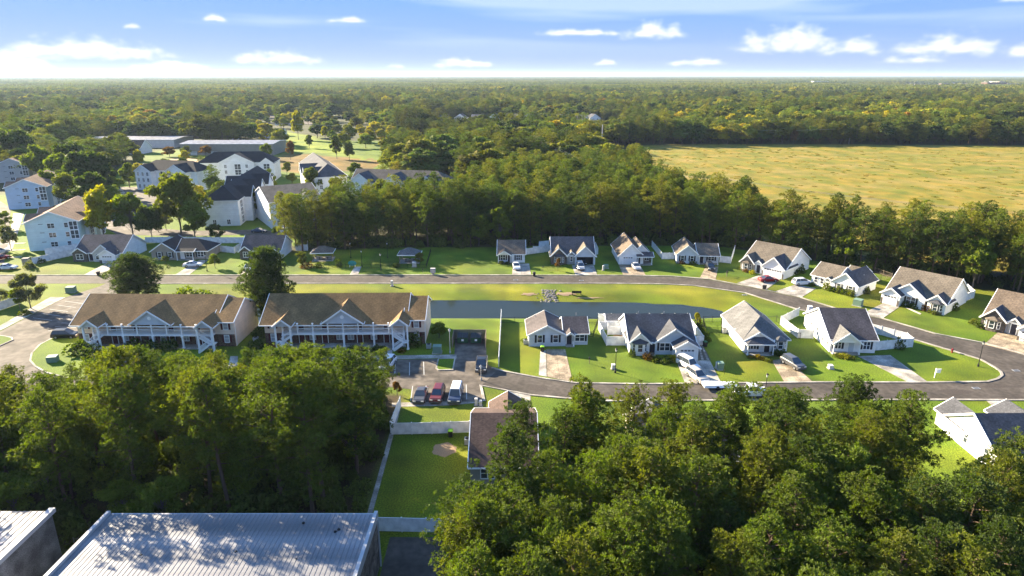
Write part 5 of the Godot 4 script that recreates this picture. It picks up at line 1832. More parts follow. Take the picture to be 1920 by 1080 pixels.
func three_storey(label: String, at: Vector2, yaw: float, wall: String) -> void:
	# the gable end faces the street; balconies at its right corner, breezeway stairs on the left side
	var o := thing("apartment_building", label, "apartment building", g3(at), deg_to_rad(yaw), "three-storey gabled blocks at the far left")
	block(o, -7.6, 5.6, -27, 0, 8.2, "z", 2.9, wall, "roof_rust", {"oh": 0.5})
	for z in [-8.0, -19.0]:
		block(o, -9.2, -3.0, z - 2.6, z + 2.6, 7.9, "x", 1.5, "white", "roof_rust", {"oe": 0.3})
		block(o, 1.6, 6.6, z - 2.6, z + 2.6, 7.9, "x", 1.4, "white", "roof_rust", {"oe": 0.3})
		balconies(o, face("l", -9.2, z), 0.0, [0.3, 2.8, 5.3], 3.2)
		balconies(o, face("r", 6.6, z), 0.0, [0.3, 2.8, 5.3], 3.2)
	storeys(o, face("f", 0, 0), [1.0, 3.7, 6.4], [-1.2], 1.7, 1.3, 2)
	storeys(o, face("f", 0, 0), [1.0, 3.7, 6.4], [2.6], 0.9, 1.3)
	balconies(o, face("f", 0.0, 4.4), 0.0, [3.1, 5.7], 2.1)
	for y in [2.4, 5.1, 7.6]:
		slab(o, "wall_vent", -4.2, -3.1, 0.0, 0.06, y, y + 0.12, "black_metal")


func white_block(label: String, at: Vector2, yaw: float, parts: Array, looks: Array) -> void:
	# parts: [x0, x1, z0, z1, height, axis, rise, hip, roof]; looks: [kind, side, plane, position, places along it]
	var o := thing("apartment_building", label, "apartment building", g3(at), deg_to_rad(yaw), "white three-storey blocks with dark roofs")
	for p in parts:
		block(o, p[0], p[1], p[2], p[3], p[4], p[5], p[6], "white", p[8], {"hip": p[7], "oh": 0.45})
	for q in looks:
		var f := face(q[1], q[2], q[3])
		if q[0] == "b":
			for u in q[4]:
				balconies(o, f, u, q[5], 2.8)
		else:
			storeys(o, f, q[5], q[4], 1.0, 1.5, 2)


func apartments() -> void:
	apartment_house("cream brown-roofed gallery apartments beside the curved lawn at left", Vector2(-65.85, -115.6), -1.0, 14.6, "cream", "brick")
	apartment_house("brown-roofed gallery apartments beside the pond and the parked cars", Vector2(-31.08, -116.25), 1.0, 14.8, "cream", "brick")
	three_storey("mint-walled gabled block with rust roof, nearest of the far-left row", Vector2(-130.5, -187.0), 17.0, "mint")
	three_storey("sky-blue gabled block behind the mint one, windows catching the sun", Vector2(-181.0, -249.0), 18.0, "sky_blue")
	three_storey("pale grey gabled block cut by the left picture edge, farthest back", Vector2(-233.0, -314.0), 18.0, "pale")
	white_block("white stepped block with charcoal gables facing the left car park", Vector2(-151, -289), -14.0,
		[[-15, 15, -14, -3, 8.6, "x", 3.6, "-+", "roof_dark"], [-14, -6, -10, 0, 8.4, "z", 2.6, "", "roof_dark"], [2, 12, -10, 0.4, 8.6, "z", 3.0, "", "roof_dark"], [-16, -12, -12, -5, 8.2, "x", 2.2, "", "roof_driftwood"]],
		[["w", "f", 0.0, -10.0, [-2.4, 0.0, 2.4], [1.0, 3.7, 6.3]], ["w", "f", 0.4, 7.0, [-3.2, -0.8, 3.2], [1.0, 3.7, 6.3]], ["b", "f", -3.0, -2.0, [0.0], [0.4, 3.1, 5.7]], ["b", "l", -16.0, -8.5, [0.0], [0.4, 3.1, 5.7]]])
	white_block("white hip-roofed block with central gable before the long grey warehouse", Vector2(-131, -317), 8.0,
		[[-17, 18, -15, -2, 8.8, "x", 4.2, "-+", "roof_dark"], [-7, 9, -12, 0, 8.8, "z", 4.0, "", "roof_dark"], [11.5, 18, -10, 0.6, 8.4, "z", 2.4, "", "roof_dark"]],
		[["w", "f", 0.0, 0.0, [-4, 5.6], [1.0, 3.7, 6.3]], ["b", "f", 0.0, 1.5, [0.0], [0.4, 3.1, 5.7]], ["b", "f", 0.6, 14.8, [0.0], [0.4, 3.1, 5.7]]])
	white_block("long dark-roofed white block with three small dormer gables, end wall nearest", Vector2(-96.5, -218.5), 8.0,
		[[-5.6, 5.6, -58, 0, 8.8, "z", 3.8, "+", "roof_dark"], [-2.0, 8.0, -16, -8, 8.6, "x", 3.0, "", "roof_dark"], [-2.0, 8.2, -30, -22, 8.6, "x", 3.2, "", "roof_dark"], [-2.0, 8.2, -44, -36, 8.6, "x", 3.2, "", "roof_dark"], [-6.0, 0, -40, -30, 8.6, "x", 3.2, "", "roof_dark"]],
		[["w", "r", 8.0, -12.0, [-2.2, 2.2], [1.0, 3.7, 6.3]], ["w", "r", 8.2, -26.0, [-2.2, 2.2], [1.0, 3.7, 6.3]], ["b", "r", 5.6, -4.0, [0.0], [0.4, 3.1, 5.7]], ["w", "l", -5.6, -10.0, [-6, 0, 5], [1.0, 3.7, 6.3]], ["w", "f", 0.0, -2.5, [0.0, 4.5], [0.6]]])
	white_block("white block with broad taupe roof half behind a round green tree", Vector2(-71.5, -218.5), 32.0,
		[[-8.5, 8.5, -22, 0, 8.8, "x", 3.6, "", "roof_driftwood"], [1.2, 8.4, -10, 0.8, 8.6, "z", 2.6, "", "roof_slate"]],
		[["b", "f", 0.8, 3.2, [0.0], [0.4, 3.1, 5.7]], ["w", "f", 0.8, 6.6, [0.0], [1.0, 3.7, 6.3]], ["w", "f", 0.0, -4.0, [-2, 2], [1.0, 3.7, 6.3]]])
	white_block("white block with navy roof and two sunlit dormer gables behind the garden", Vector2(-74, -273), 23.0,
		[[-6.5, 6.5, -52, 0, 8.8, "z", 4.2, "+", "roof_slate"], [-9.5, 0.0, -12, -4, 8.6, "x", 3.2, "", "roof_slate"], [-9.5, 0.0, -25, -17, 8.6, "x", 3.2, "", "roof_slate"]],
		[["w", "l", -9.5, -8.0, [-2.0, 2.0], [1.0, 3.7, 6.3]], ["w", "l", -9.5, -21.0, [-2.0, 2.0], [1.0, 3.7, 6.3]], ["w", "f", 0.0, 0.0, [-4, 4], [1.0, 3.7, 6.3]]])
	white_block("long white block of sawtooth gables with taupe and navy roofs", Vector2(-47, -257.5), -12.0,
		[[-18, 22, -16, -4, 8.2, "x", 3.9, "+", "roof_driftwood"], [-17.5, -8, -12, 0, 8.2, "z", 3.4, "", "roof_slate"], [-4, 6, -12, 0.4, 8.2, "z", 3.4, "", "roof_slate"], [10, 19, -12, 0, 8.2, "z", 3.2, "", "roof_slate"]],
		[["w", "f", 0.0, -12.7, [-2.6, 2.6], [1.0, 3.7, 6.3]], ["w", "f", 0.4, 1.0, [-2.6, 2.6], [1.0, 3.7, 6.3]], ["w", "f", 0.0, 14.5, [-2.6, 2.6], [1.0, 3.7, 6.3]], ["b", "f", -4.0, -6.0, [0.0], [0.4, 3.1, 5.7]], ["b", "f", -4.0, 8.0, [0.0], [0.4, 3.1, 5.7]]])
	var o := thing("clubhouse", "small white clubhouse with dark roof and pergola between the white blocks", "clubhouse", Vector3(-88, 0, -262), 0.0)
	block(o, -6, 6, -7, 0, 3.0, "x", 2.6, "white", "roof_dark")
	block(o, -4, 0, -4, 0.8, 3.0, "z", 1.8, "white", "roof_dark")
	storeys(o, face("f", 0, 0), [0.8], [2, 4.4], 1.2, 1.6, 2)
	for i in 6:
		porch_post(o, 8.0 + (i % 3) * 4.0, -1.0 - (i / 3) * 3.0, 0.0, 2.6, 0.3, "pillar")
	slab(o, "pergola_roof", 7.2, 16.8, -4.8, -0.2, 2.6, 2.85, "grey")


func far_buildings() -> void:
	var o := thing("warehouse", "long grey warehouse with pale flat roof beyond the white blocks", "warehouse", Vector3(-178, 0, -425), 0.0)
	block(o, -30, 28, -26, 0, 7.0, "x", 1.0, "taupe", "metal_roof", {"oh": 0.2})
	for i in 4:
		garage_door(o, face("f", 0, -22.0 + i * 13.0), 3.6)
	o = thing("row_building", "low dark-roofed row building with three white dormers, far left", "row building", Vector3(-258, 0, -430), 0.0)
	block(o, -26, 22, -14, 0, 4.0, "x", 4.4, "blue_grey", "roof_dark")
	for x in [-18, -5, 8]:
		block(o, x - 2.6, x + 2.6, -6, 0.3, 4.4, "z", 2.6, "white", "roof_dark")
	storeys(o, face("f", 0, 0), [0.8], [-22, -12, -9, 2, 5, 15, 19], 1.2, 1.8, 2)
	o = thing("warehouse", "pale low-roofed store behind the dormered row building", "warehouse", Vector3(-256, 0, -470), 0.0)
	block(o, -40, 22, -30, 0, 5.5, "x", 0.8, "pale", "metal_roof", {"oh": 0.2})
	o = thing("warehouse", "red-fronted store with grey roof at the left wood's edge", "warehouse", Vector3(-300, 0, -545), 0.0)
	block(o, -40, 60, -30, 0, 6.0, "x", 1.0, "brick", "roof_grey", {"oh": 0.2})
	o = thing("warehouse", "grey-blue shed half hidden in the wood, far left", "warehouse", Vector3(-330, 0, -480), 0.0)
	block(o, -16, 16, -20, 0, 6.0, "x", 2.0, "grey", "roof_slate")
	# cottages beyond the warehouse and the far estate
	var spots := [[-222, -530, 0.2, "roof_slate", "blue-roofed bungalow behind the grey warehouse, left of the pair"], [-200, -548, -0.1, "roof_grey", "grey-roofed bungalow behind the grey warehouse, right of the pair"], [-268, -610, 0.0, "roof_driftwood", "white-walled bungalow near the power lines, left"], [-230, -690, 0.3, "roof_slate", "pale blue gabled house by the far clearing"], [-196, -560, 0.0, "roof_slate", "small slate-roofed bungalow by the bright far lawn"],
		[-118, -600, 0.1, "roof_driftwood", "white bungalow behind the orange tree"], [-96, -620, -0.2, "roof_grey", "grey bungalow at the edge of the far woods"]]
	for s in spots:
		o = thing("bungalow", s[4], "house", Vector3(s[0], 0, s[1]), s[2], "distant bungalows")
		block(o, -8, 8, -10, 0, 3.0, "x", 3.2, "white", s[3])
		block(o, 1, 6, -5, 1.0, 3.0, "z", 2.2, "pale", s[3])
		window(o, face("f", 0, -4), 0.8, 1.6, 1.4, "", 2)
		garage_door(o, face("f", 1.0, 3.5), 2.6)
	# the far estate in its clearing
	var r := RandomNumberGenerator.new()
	r.seed = 12
	var sides := ["left end", "second from the left", "third from the left", "fourth from the left", "fifth from the left", "sixth from the left", "seventh from the left", "eighth from the left", "ninth from the left", "right end"]
	for i in 10:
		var x := -72.0 + i * 17.6
		o = thing("terraced_house", "white two-storey gabled house in the far clearing row, %s" % sides[i], "house", Vector3(x, 0, -706 + r.randf_range(-12, 12)), r.randf_range(-0.4, 0.4), "houses in the far clearing")
		block(o, -6, 6, -11, 0, 5.6, "z" if i % 2 else "x", 4.0, "white", ["roof_slate", "roof_driftwood", "roof_grey"][i % 3])
		block(o, -5, 0.5, -5, 1.4, 3.0, "z", 2.0, "pale", "roof_slate")
		storeys(o, face("f", 0, 0), [1.0, 3.6], [2.6], 1.2, 1.5, 2)
	# the pale town on the right of the horizon
	var town := []
	for i in 26:
		town.append(Vector2(r.randf_range(1330, 2750), -2450.0 - r.randf_range(0, 1150)))
	town.sort_custom(func(a, b): return a.x / -a.y < b.x / -b.y)
	for i in 26:
		var x: float = town[i].x
		var z: float = town[i].y
		o = thing("town_block", "%s town building on the right horizon, %s from the left" % [["pale", "white", "cream", "brick-red"][i % 4], nth(i)], "building", Vector3(x, 0, z), r.randf_range(-0.3, 0.3), "far town on the horizon")
		var b := MB.new()
		var w := r.randf_range(12, 45)
		var h := r.randf_range(9, 20)
		b.box(Vector3(-w, 0, -20), Vector3(w, h, 20))
		part("wall", b.mesh(), M[["pale", "white", "cream", "brick"][i % 4]], o)
		slab(o, "roof", -w - 0.5, w + 0.5, -20.5, 20.5, h, h + 1.2, "roof_grey")


func foreground() -> void:
	# the metal-roofed building at the lower left and its neighbour
	var o := thing("metal_roofed_building", "low building with a large ribbed pale metal roof in tree shade", "building", Vector3(), 0.0)
	var x0 := -40.75
	var x1 := -13.5
	var zb := -57.0
	var zf := -22.0
	var yb := 5.9
	var yf := 7.0
	slab(o, "wall", x0 + 0.1, x1 - 0.05, zb + 0.25, zf, 0.0, yb - 0.25, "block_wall")
	var k := 60
	var w := (x1 - x0 - 0.7) / k
	for i in k:
		part("roof_panel", cached("roofpanel", func():
			var b := MB.new()
			var e := 0.03
			b.hexa([Vector3(0.012, yb - 0.12, zb), Vector3(w - 0.012, yb - 0.12, zb), Vector3(w - 0.012, yf - 0.12, zf), Vector3(0.012, yf - 0.12, zf), Vector3(0.012, yb, zb), Vector3(w - 0.012, yb, zb), Vector3(w - 0.012, yf, zf), Vector3(0.012, yf, zf)])
			b.hexa([Vector3(0.0, yb, zb), Vector3(e * 1.4, yb, zb), Vector3(e * 1.4, yf, zf), Vector3(0.0, yf, zf), Vector3(e * 0.3, yb + e, zb), Vector3(e, yb + e, zb), Vector3(e, yf + e, zf), Vector3(e * 0.3, yf + e, zf)])
			return b.mesh()), M.metal_roof, o, Transform3D(Basis(), Vector3(x0 + 0.35 + i * w, 0.004 * (i * 5 % 3), 0)))
	for s in [[x0, x0 + 0.35], [x1 - 0.35, x1]]:
		var b := MB.new()
		b.hexa([Vector3(s[0], yb - 0.6, zb - 0.1), Vector3(s[1], yb - 0.6, zb - 0.1), Vector3(s[1], yf - 0.6, zf), Vector3(s[0], yf - 0.6, zf), Vector3(s[0], yb + 0.35, zb - 0.1), Vector3(s[1], yb + 0.35, zb - 0.1), Vector3(s[1], yf + 0.35, zf), Vector3(s[0], yf + 0.35, zf)])
		part("parapet_flashing", b.mesh(), M.metal_trim, o)
	slab(o, "gutter", x0 + 0.36, x1 - 0.36, zb - 0.22, zb - 0.01, yb - 0.2, yb - 0.03, "metal_trim")
	rng.seed = 5
	for i in 11:
		part("roof_fastener_patch", cached("patch", func():
			var b := MB.new()
			b.lathe([Vector2(0.16, 0), Vector2(0.13, 0.1), Vector2(0, 0.12)], 7)
			return b.mesh()), M.black_metal, o, Transform3D(Basis(), Vector3(rng.randf_range(x0 + 3, x1 - 3), yb + 0.12, rng.randf_range(zb + 1, zb + 9))))
	slab(o, "downpipe", x1 - 0.02, x1 + 0.12, zb + 0.4, zb + 0.55, 0.0, yb - 0.3, "metal_trim")
	o = thing("metal_roofed_building", "neighbouring building with bluish metal roof and bare concrete side wall, lower left corner", "building", Vector3(), 0.0)
	slab(o, "wall", -80.0, -45.9, -56.5, -22, 0.0, 6.2, "concrete_wall")
	for i in 24:
		part("roof_panel", cached("roofpanel2", func():
			var b := MB.new()
			b.box(Vector3(0.01, 6.2, -57.0), Vector3(0.6, 6.26, -22))
			b.box(Vector3(0.01, 6.26, -57.0), Vector3(0.06, 6.31, -22))
			return b.mesh()), M.metal_roof, o, Transform3D(Basis(), Vector3(-46.5 - (i + 1) * 0.61, 0, 0)))
	slab(o, "parapet", -46.45, -45.85, -57.05, -22, 6.2, 6.65, "metal_trim")
	# paved yard beside it and the fence post lamp
	sheet("service_yard", PackedVector2Array([Vector2(-13.3, -61), Vector2(-2, -61), Vector2(-1, -40), Vector2(-13.3, -40)]), 0.02, "asphalt")
	sheet("side_path", PackedVector2Array([Vector2(-17.4, -90), Vector2(-16.8, -90), Vector2(-16.0, -64), Vector2(-16.6, -64)]), 0.05, "concrete")
	rail_fence([Vector2(-46, -58.6), Vector2(-41, -58.6)], "dark timber fence closing the gap between the two metal-roofed buildings", 1.8, 2.5, "pole_wood", "", 0.3)


# ---------------------------------------------------------------- cars, lamps, bins and other small things

func vehicles() -> void:
	car("parked_car", "suv", "car_black", Vector2(-85.62, -119.06), 4, "black car alone in the bays left of the curved lawn")
	car("parked_car", "suv", "car_blue", Vector2(-67.67, -104.02), 35, "blue car with dark roof, half under the pines by the curved lawn")
	car("parked_car", "suv", "car_white", Vector2(-21.46, -105.54), -100, "white car in the bay before the pond-side apartments")
	car("pickup_truck", "pickup", "car_black", Vector2(-5.24, -105.32), -90, "black pickup below the green dumpsters")
	car("parked_car", "sedan", "car_grey", Vector2(-14.22, -93.78), -92, "charcoal sedan, left of the three cars parked by the back lawn")
	car("parked_car", "suv", "car_maroon", Vector2(-11.58, -93.96), -94, "dark red car between the charcoal sedan and the white-roofed van")
	var v := car("parked_van", "van", "car_navy", Vector2(-8.73, -93.78), -93, "navy van with white roof, right of the three by the back lawn")
	(v.get_node("roof") as MeshInstance3D).material_override = M.car_white
	v = car("parked_van", "van", "car_white", Vector2(30.34, -105.32), -62, "boxy white van before the blue-roofed house's garage", 0.06, 0.9)
	car("parked_car", "suv", "car_sand", Vector2(30.59, -100.67), -70, "silver estate car behind the boxy white van", 0.06)
	car("parked_car", "suv", "car_grey", Vector2(48.54, -105.77), -72, "dark car on the drive of the pale grey-roofed house", 0.06)
	car("pickup_truck", "pickup", "car_white", Vector2(37.62, -94.87), 0, "white pickup on the lower road by the pine tops")
	car("parked_car", "sedan", "car_white", Vector2(1.11, -167.31), -85, "white car on the brown-roofed cottage's drive", 0.06)
	car("parked_car", "suv", "car_silver", Vector2(17.77, -166.81), -88, "silver car before the open double garage", 0.06)
	car("parked_car", "sedan", "car_black", Vector2(18.96, -171.7), -88, "dark car just inside the open double garage", 0.06, 0.9)
	car("parked_car", "sedan", "car_silver", Vector2(32.25, -167.06), -86, "silver car on the drive of the tan front-gabled house", 0.06)
	car("parked_car", "suv", "car_black", Vector2(51.35, -166.31), -92, "black car at the pale blue house's porch", 0.06)
	car("parked_car", "sedan", "car_red", Vector2(62.49, -155.51), 8, "red car on the drive of the broad tan-roofed house", 0.06)
	car("parked_car", "suv", "car_white", Vector2(69.62, -152.91), 10, "white car on the wide drive beyond the bend", 0.06)
	car("parked_car", "sedan", "car_white", Vector2(-83.93, -168.84), 10, "white car on the sage house's drive", 0.06)
	car("parked_car", "sedan", "car_white", Vector2(-68.19, -165.81), -80, "white car half behind the lone dark pine", 0.06)
	car("parked_car", "sedan", "car_white", Vector2(-130.95, -166.31), 8, "white car at the left edge by the upper road", 0.05)
	car("parked_car", "sedan", "car_red", Vector2(-139.51, -175.76), 60, "red car in the far left street", 0.05)
	car("parked_car", "suv", "car_silver", Vector2(-144.39, -182.03), 60, "silver car behind the red car in the far left street", 0.05)
	car("parked_car", "sedan", "car_navy", Vector2(-80.96, -208.79), 0, "navy car on the road behind the left houses")
	car("parked_car", "suv", "car_white", Vector2(-71.49, -208.03), 0, "white car on the road behind the plum-roofed house")
	car("parked_car", "suv", "car_black", Vector2(-28.53, -286.57), 60, "black car alone in the far corner car park")
	var colours := ["car_white", "car_black", "car_silver", "car_grey", "car_white", "car_silver", "car_sand", "car_white", "car_navy", "car_red", "car_black"]
	var says := ["white", "black", "silver", "charcoal", "white", "silver", "sand", "white", "navy", "red", "black"]
	for i in 11:
		var p := Vector2(-172.5, -289).lerp(Vector2(-138.5, -243), i / 10.0)
		car("parked_car", "sedan" if i % 2 else "suv", colours[i], p, 25, "%s car, %s from the left in the white blocks' car park row" % [says[i], nth(i)])
	# covered trailer on the lower road
	var o := thing("covered_trailer", "flat pale covered trailer at the end of the wide drive", "trailer", g3(Vector2(33.45, -97.5)), 0.02)
	slab(o, "frame", -2.7, 2.6, -0.9, 0.9, 0.4, 0.5, "steel")
	var b := MB.new()
	b.hexa([Vector3(-2.8, 0.5, -1.1), Vector3(-2.8, 0.5, 1.1), Vector3(2.4, 0.5, 1.1), Vector3(2.4, 0.5, -1.1), Vector3(-2.7, 0.85, -0.95), Vector3(-2.7, 0.85, 0.95), Vector3(2.7, 0.78, 0.6), Vector3(2.7, 0.78, -0.6)])
	part("cover", b.mesh(), M.car_white, o)
	for s in [-1.0, 1.0]:
		part("wheel", mesh_cache["wheel"], M.tyre, o, Transform3D(Basis(), Vector3(-0.6, 0.34, s * 1.0)))


func gazebo(p: Vector2, turn: float, rm: String, label: String) -> void:
	var o := thing("picnic_shelter", label, "shelter", g3(p), turn, "open picnic shelters")
	for x in [-2.4, 2.4]:
		for z in [-1.9, 1.9]:
			slab(o, "post", x - 0.1, x + 0.1, z - 0.1, z + 0.1, 0, 2.5, "pole_wood")
	block(o, -2.7, 2.7, -2.2, 2.2, 2.5, "x", 1.3, "", rm, {"hip": "-+", "oh": 0.3})
	slab(o, "floor", -2.8, 2.8, -2.3, 2.3, 0, 0.08, "concrete")
	for x in [-1.1, 1.1]:
		slab(o, "table", x - 0.8, x + 0.8, -0.4, 0.4, 0.7, 0.78, "pole_grey")
		for z in [-0.75, 0.75]:
			slab(o, "bench", x - 0.8, x + 0.8, z - 0.14, z + 0.14, 0.4, 0.46, "pole_grey")
		slab(o, "table_leg", x - 0.1, x + 0.1, -0.3, 0.3, 0.08, 0.7, "black_metal")


func utility_pole(p: Vector2, h: float, m: String, label: String, arms := 1) -> void:
	var o := thing("utility_pole", label, "utility pole", g3(p), 0.0, "power line poles")
	var b := MB.new()
	b.tube(Vector3(), Vector3(0, h, 0), 0.42, 0.28, 8)
	part("pole", b.mesh(), M[m], o)
	for i in arms:
		var a := MB.new()
		a.box(Vector3(-1.5, h - 1.0 - i * 1.2, -0.08), Vector3(1.5, h - 0.85 - i * 1.2, 0.08))
		for x in [-1.4, 0.9, 1.4]:
			a.box(Vector3(x - 0.06, h - 0.85 - i * 1.2, -0.06), Vector3(x + 0.06, h - 0.6 - i * 1.2, 0.06))
		part("cross_arm", a.mesh(), M[m], o)


func wires(a: Vector3, b: Vector3, label: String) -> void:
	var m := MB.new()
	for s in [-1.3, 0.0, 1.3]:
		var off: Vector3 = (b - a).cross(Vector3.UP).normalized() * float(s)
		for i in 10:
			var f := i / 10.0
			var g := (i + 1) / 10.0
			m.tube(a.lerp(b, f) + off - Vector3(0, 5.0 * f * (1 - f), 0), a.lerp(b, g) + off - Vector3(0, 5.0 * g * (1 - g), 0), 0.03, 0.03, 3)
	tag(part("power_lines", m.mesh(), M.pole_grey, self), label, "power line", "power lines between poles")


func furniture() -> void:
	lamp_post(Vector2(17.47, -103.16), "black lamp post on the lawn before the blue-roofed house")
	lamp_post(Vector2(80.65, -105.77), "black lamp post at the tip of the grass in the road bend", 4.6)
	lamp_post(Vector2(-78.36, -164.58), "black lamp post by the sage house's drive")
	lamp_post(Vector2(-105.51, -173.04), "lamp post at the garage of the stone-bay house", 3.6)
	lamp_post(Vector2(-44.36, -177.43), "lamp post at the back of the playground, left of the path")
	lamp_post(Vector2(-39.44, -168.84), "lamp post beside the playground path")
	lamp_post(Vector2(-33.8, -165.32), "lamp post on the verge right of the playground path")
	lamp_post(Vector2(-34.23, -177.43), "lamp post in the shade at the back of the playground")
	lamp_post(Vector2(39.13, -93.24), "lamp post among the pine tops by the white pickup", 4.4)
	lamp_post(Vector2(-11.22, -111.58), "grey lamp post with light head left of the dumpsters", 4.6, "pole_grey")
	lamp_post(Vector2(-5.11, -100.26), "thin grey post where the car park meets the lower road", 2.6, "pole_grey")
	wheelie_bin(Vector2(-103.85, -160.51), 0.2, "bin_black", "black bin on the road before the stone-bay house")
	wheelie_bin(Vector2(5.55, -160.05), 0.1, "bin_black", "black bin on the kerb beside the cottage drive")
	wheelie_bin(Vector2(59.29, -149.14), 0.8, "bin_black", "black bin at the end of the red car's drive")
	wheelie_bin(Vector2(5.54, -112.31), 0.0, "lid_lime", "bin with lime lid before the blue-grey house's shuttered window")
	wheelie_bin(Vector2(35.83, -114.57), 0.3, "lid_green", "bin with green lid beside the white fence of the blue-roofed house")
	wheelie_bin(Vector2(-8.55, -82.19), 0.0, "lid_lime", "bin with lime lid against the fence on the back lawn")
	utility_box(Vector2(-102.26, -147.12), 0.1, "utility_green", Vector3(1.9, 1.3, 1.3), "green box on the verge left of the big dark pine")
	utility_box(Vector2(-80.54, -107.57), 0.2, "utility_green", Vector3(1.6, 1.1, 1.2), "dark green box on the curved lawn")
	utility_box(Vector2(75.58, -137.72), -0.8, "utility_green", Vector3(1.7, 1.4, 1.4), "pale green box on the lawn of the low white house")
	utility_box(Vector2(-13.57, -111.82), 0.0, "utility_green", Vector3(1.5, 1.3, 1.2), "green box on the shaded lawn beside the apartments")
	utility_box(Vector2(35.66, -104.67), 0.0, "utility_green", Vector3(1.0, 1.2, 0.9), "pale box beside the little cypress by the wide drive")
	utility_box(Vector2(35.24, -105.1), 0.0, "pale", Vector3(0.4, 1.0, 0.4), "white pedestal beside the pale box by the wide drive")
	utility_box(Vector2(23.54, -165.32), 0.0, "pale", Vector3(0.4, 1.2, 0.4), "white pedestal on the lawn between the two garages")
	utility_box(Vector2(24.5, -167.31), 0.0, "utility_green", Vector3(1.2, 0.9, 0.8), "low pale box on the lawn between the two garages")
	utility_box(Vector2(17.37, -104.67), 0.0, "pale", Vector3(0.6, 0.8, 0.6), "white pedestal at the foot of the lawn lamp post")
	utility_box(Vector2(54.69, -104.88), 0.0, "pale", Vector3(0.7, 0.6, 0.7), "small white pedestal on the lawn before the bright white house")
	utility_box(Vector2(-5.45, -91.49), 0.0, "pale", Vector3(0.4, 1.1, 0.4), "white pedestal right of the white-roofed van")
	utility_box(Vector2(-4.79, -91.31), 0.0, "pale", Vector3(0.4, 0.8, 0.4), "lower pedestal beside the one right of the white-roofed van")
	utility_box(Vector2(-25.68, -168.84), 0.0, "pale", Vector3(1.0, 1.2, 0.8), "white cabinet by the second picnic shelter")
	utility_box(Vector2(-128.29, -169.87), 0.2, "concrete", Vector3(1.6, 2.0, 1.2), "pale enclosure at the left end of the long white fence")
	utility_box(Vector2(-28.66, -151.84), 0.0, "pale", Vector3(0.5, 1.3, 0.5), "white hydrant-like pedestal on the pond verge")
	var o := thing("cluster_mailbox", "brick-coloured mailbox cabinet on the kerb right of the playground", "mailbox", g3(Vector2(-19.94, -161.45)), 0.0)
	slab(o, "pedestal", -0.3, 0.3, -0.25, 0.25, 0, 0.5, "concrete")
	slab(o, "cabinet", -0.6, 0.6, -0.3, 0.3, 0.5, 1.7, "pale")
	for i in 8:
		slab(o, "mail_door", -0.52 + (i % 4) * 0.27, -0.3 + (i % 4) * 0.27, 0.3, 0.32, 0.62 + (i / 4) * 0.5, 1.05 + (i / 4) * 0.5, "steel")
	mailbox(Vector2(7.96, -164.82), "mailbox on the lawn between the cottage and the open-garage house")
	mailbox(Vector2(53.59, -159.58), "mailbox by the pale blue house's drive")
	mailbox(Vector2(54.15, -160.98), "mailbox beside its twin by the pale blue house's drive")
	mailbox(Vector2(-22.68, -162.88), "mailbox on the verge left of the mailbox cabinet")
	mailbox(Vector2(13.5, -106.88), "mailbox on the lawn between the blue-grey and blue-roofed houses")
	o = thing("fire_hydrant", "red hydrant on the lawn inside the road bend", "hydrant", g3(Vector2(79.94, -111.82)), 0.0)
	var b := MB.new()
	b.lathe([Vector2(0.2, 0), Vector2(0.2, 0.08), Vector2(0.13, 0.1), Vector2(0.13, 0.6), Vector2(0.18, 0.62), Vector2(0.16, 0.72), Vector2(0, 0.85)], 9)
	part("barrel", b.mesh(), M.car_red, o)
	slab(o, "outlet", -0.26, 0.26, -0.06, 0.06, 0.4, 0.52, "car_red")
	o = thing("sale_sign", "white sign post on the lawn right of the bright white house's drive", "sign", g3(Vector2(70.38, -101.28)), 0.0)
	slab(o, "post", -0.05, 0.05, -0.05, 0.05, 0, 1.7, "trim")
	slab(o, "arm", 0.051, 0.9, -0.04, 0.04, 1.5, 1.6, "trim")
	slab(o, "board", 0.15, 0.85, -0.02, 0.02, 0.85, 1.45, "trim")
	o = thing("park_sign", "oval teal sign on the playground lawn left of the path", "sign", g3(Vector2(-41.85, -168.33)), 0.0)
	for x in [-0.7, 0.7]:
		slab(o, "post", x - 0.05, x + 0.05, -0.05, 0.05, 0, 0.9, "trim")
	b = MB.new()
	b.xf = Transform3D(Basis(Vector3.RIGHT, PI / 2).scaled(Vector3(1.0, 0.62, 1.0)), Vector3(0, 1.1, 0.06))
	b.lathe([Vector2(0, -0.04), Vector2(1.1, -0.04), Vector2(1.1, 0.04), Vector2(0, 0.04)], 20)
	var teal := mat(Color(0.03, 0.25, 0.24), 0.6)
	part("board", b.mesh(), teal, o)
	# bench on the pond bank
	var bp := Vector2(14.87, -145.93)
	o = thing("pond_bench", "dark bench on the pond bank right of the tumbled stones", "bench", g3(bp, ground_height(bp)), 0.0)
	slab(o, "seat", -1.1, 1.1, -0.25, 0.25, 0.42, 0.5, "black_metal")
	slab(o, "backrest", -1.1, 1.1, 0.2, 0.26, 0.55, 1.0, "black_metal")
	for x in [-1.0, 1.0]:
		slab(o, "leg", x - 0.05, x + 0.05, -0.22, 0.24, 0, 0.42, "black_metal")
	# dumpsters in their pen
	for s in [[868, "left of the two green dumpsters in the timber pen"], [893, "right of the two green dumpsters in the timber pen"]]:
		o = thing("dumpster", s[1], "dumpster", g3(Vector2(-9.25 if s[0] == 868 else -6.75, -116.6)), 0.0, "green dumpsters")
		b = MB.new()
		b.hexa([Vector3(-0.95, 0.15, -0.7), Vector3(-0.95, 0.15, 0.6), Vector3(0.95, 0.15, 0.6), Vector3(0.95, 0.15, -0.7), Vector3(-1.0, 1.6, -0.9), Vector3(-1.0, 1.3, 0.9), Vector3(1.0, 1.3, 0.9), Vector3(1.0, 1.6, -0.9)])
		part("body", b.mesh(), M.dumpster, o)
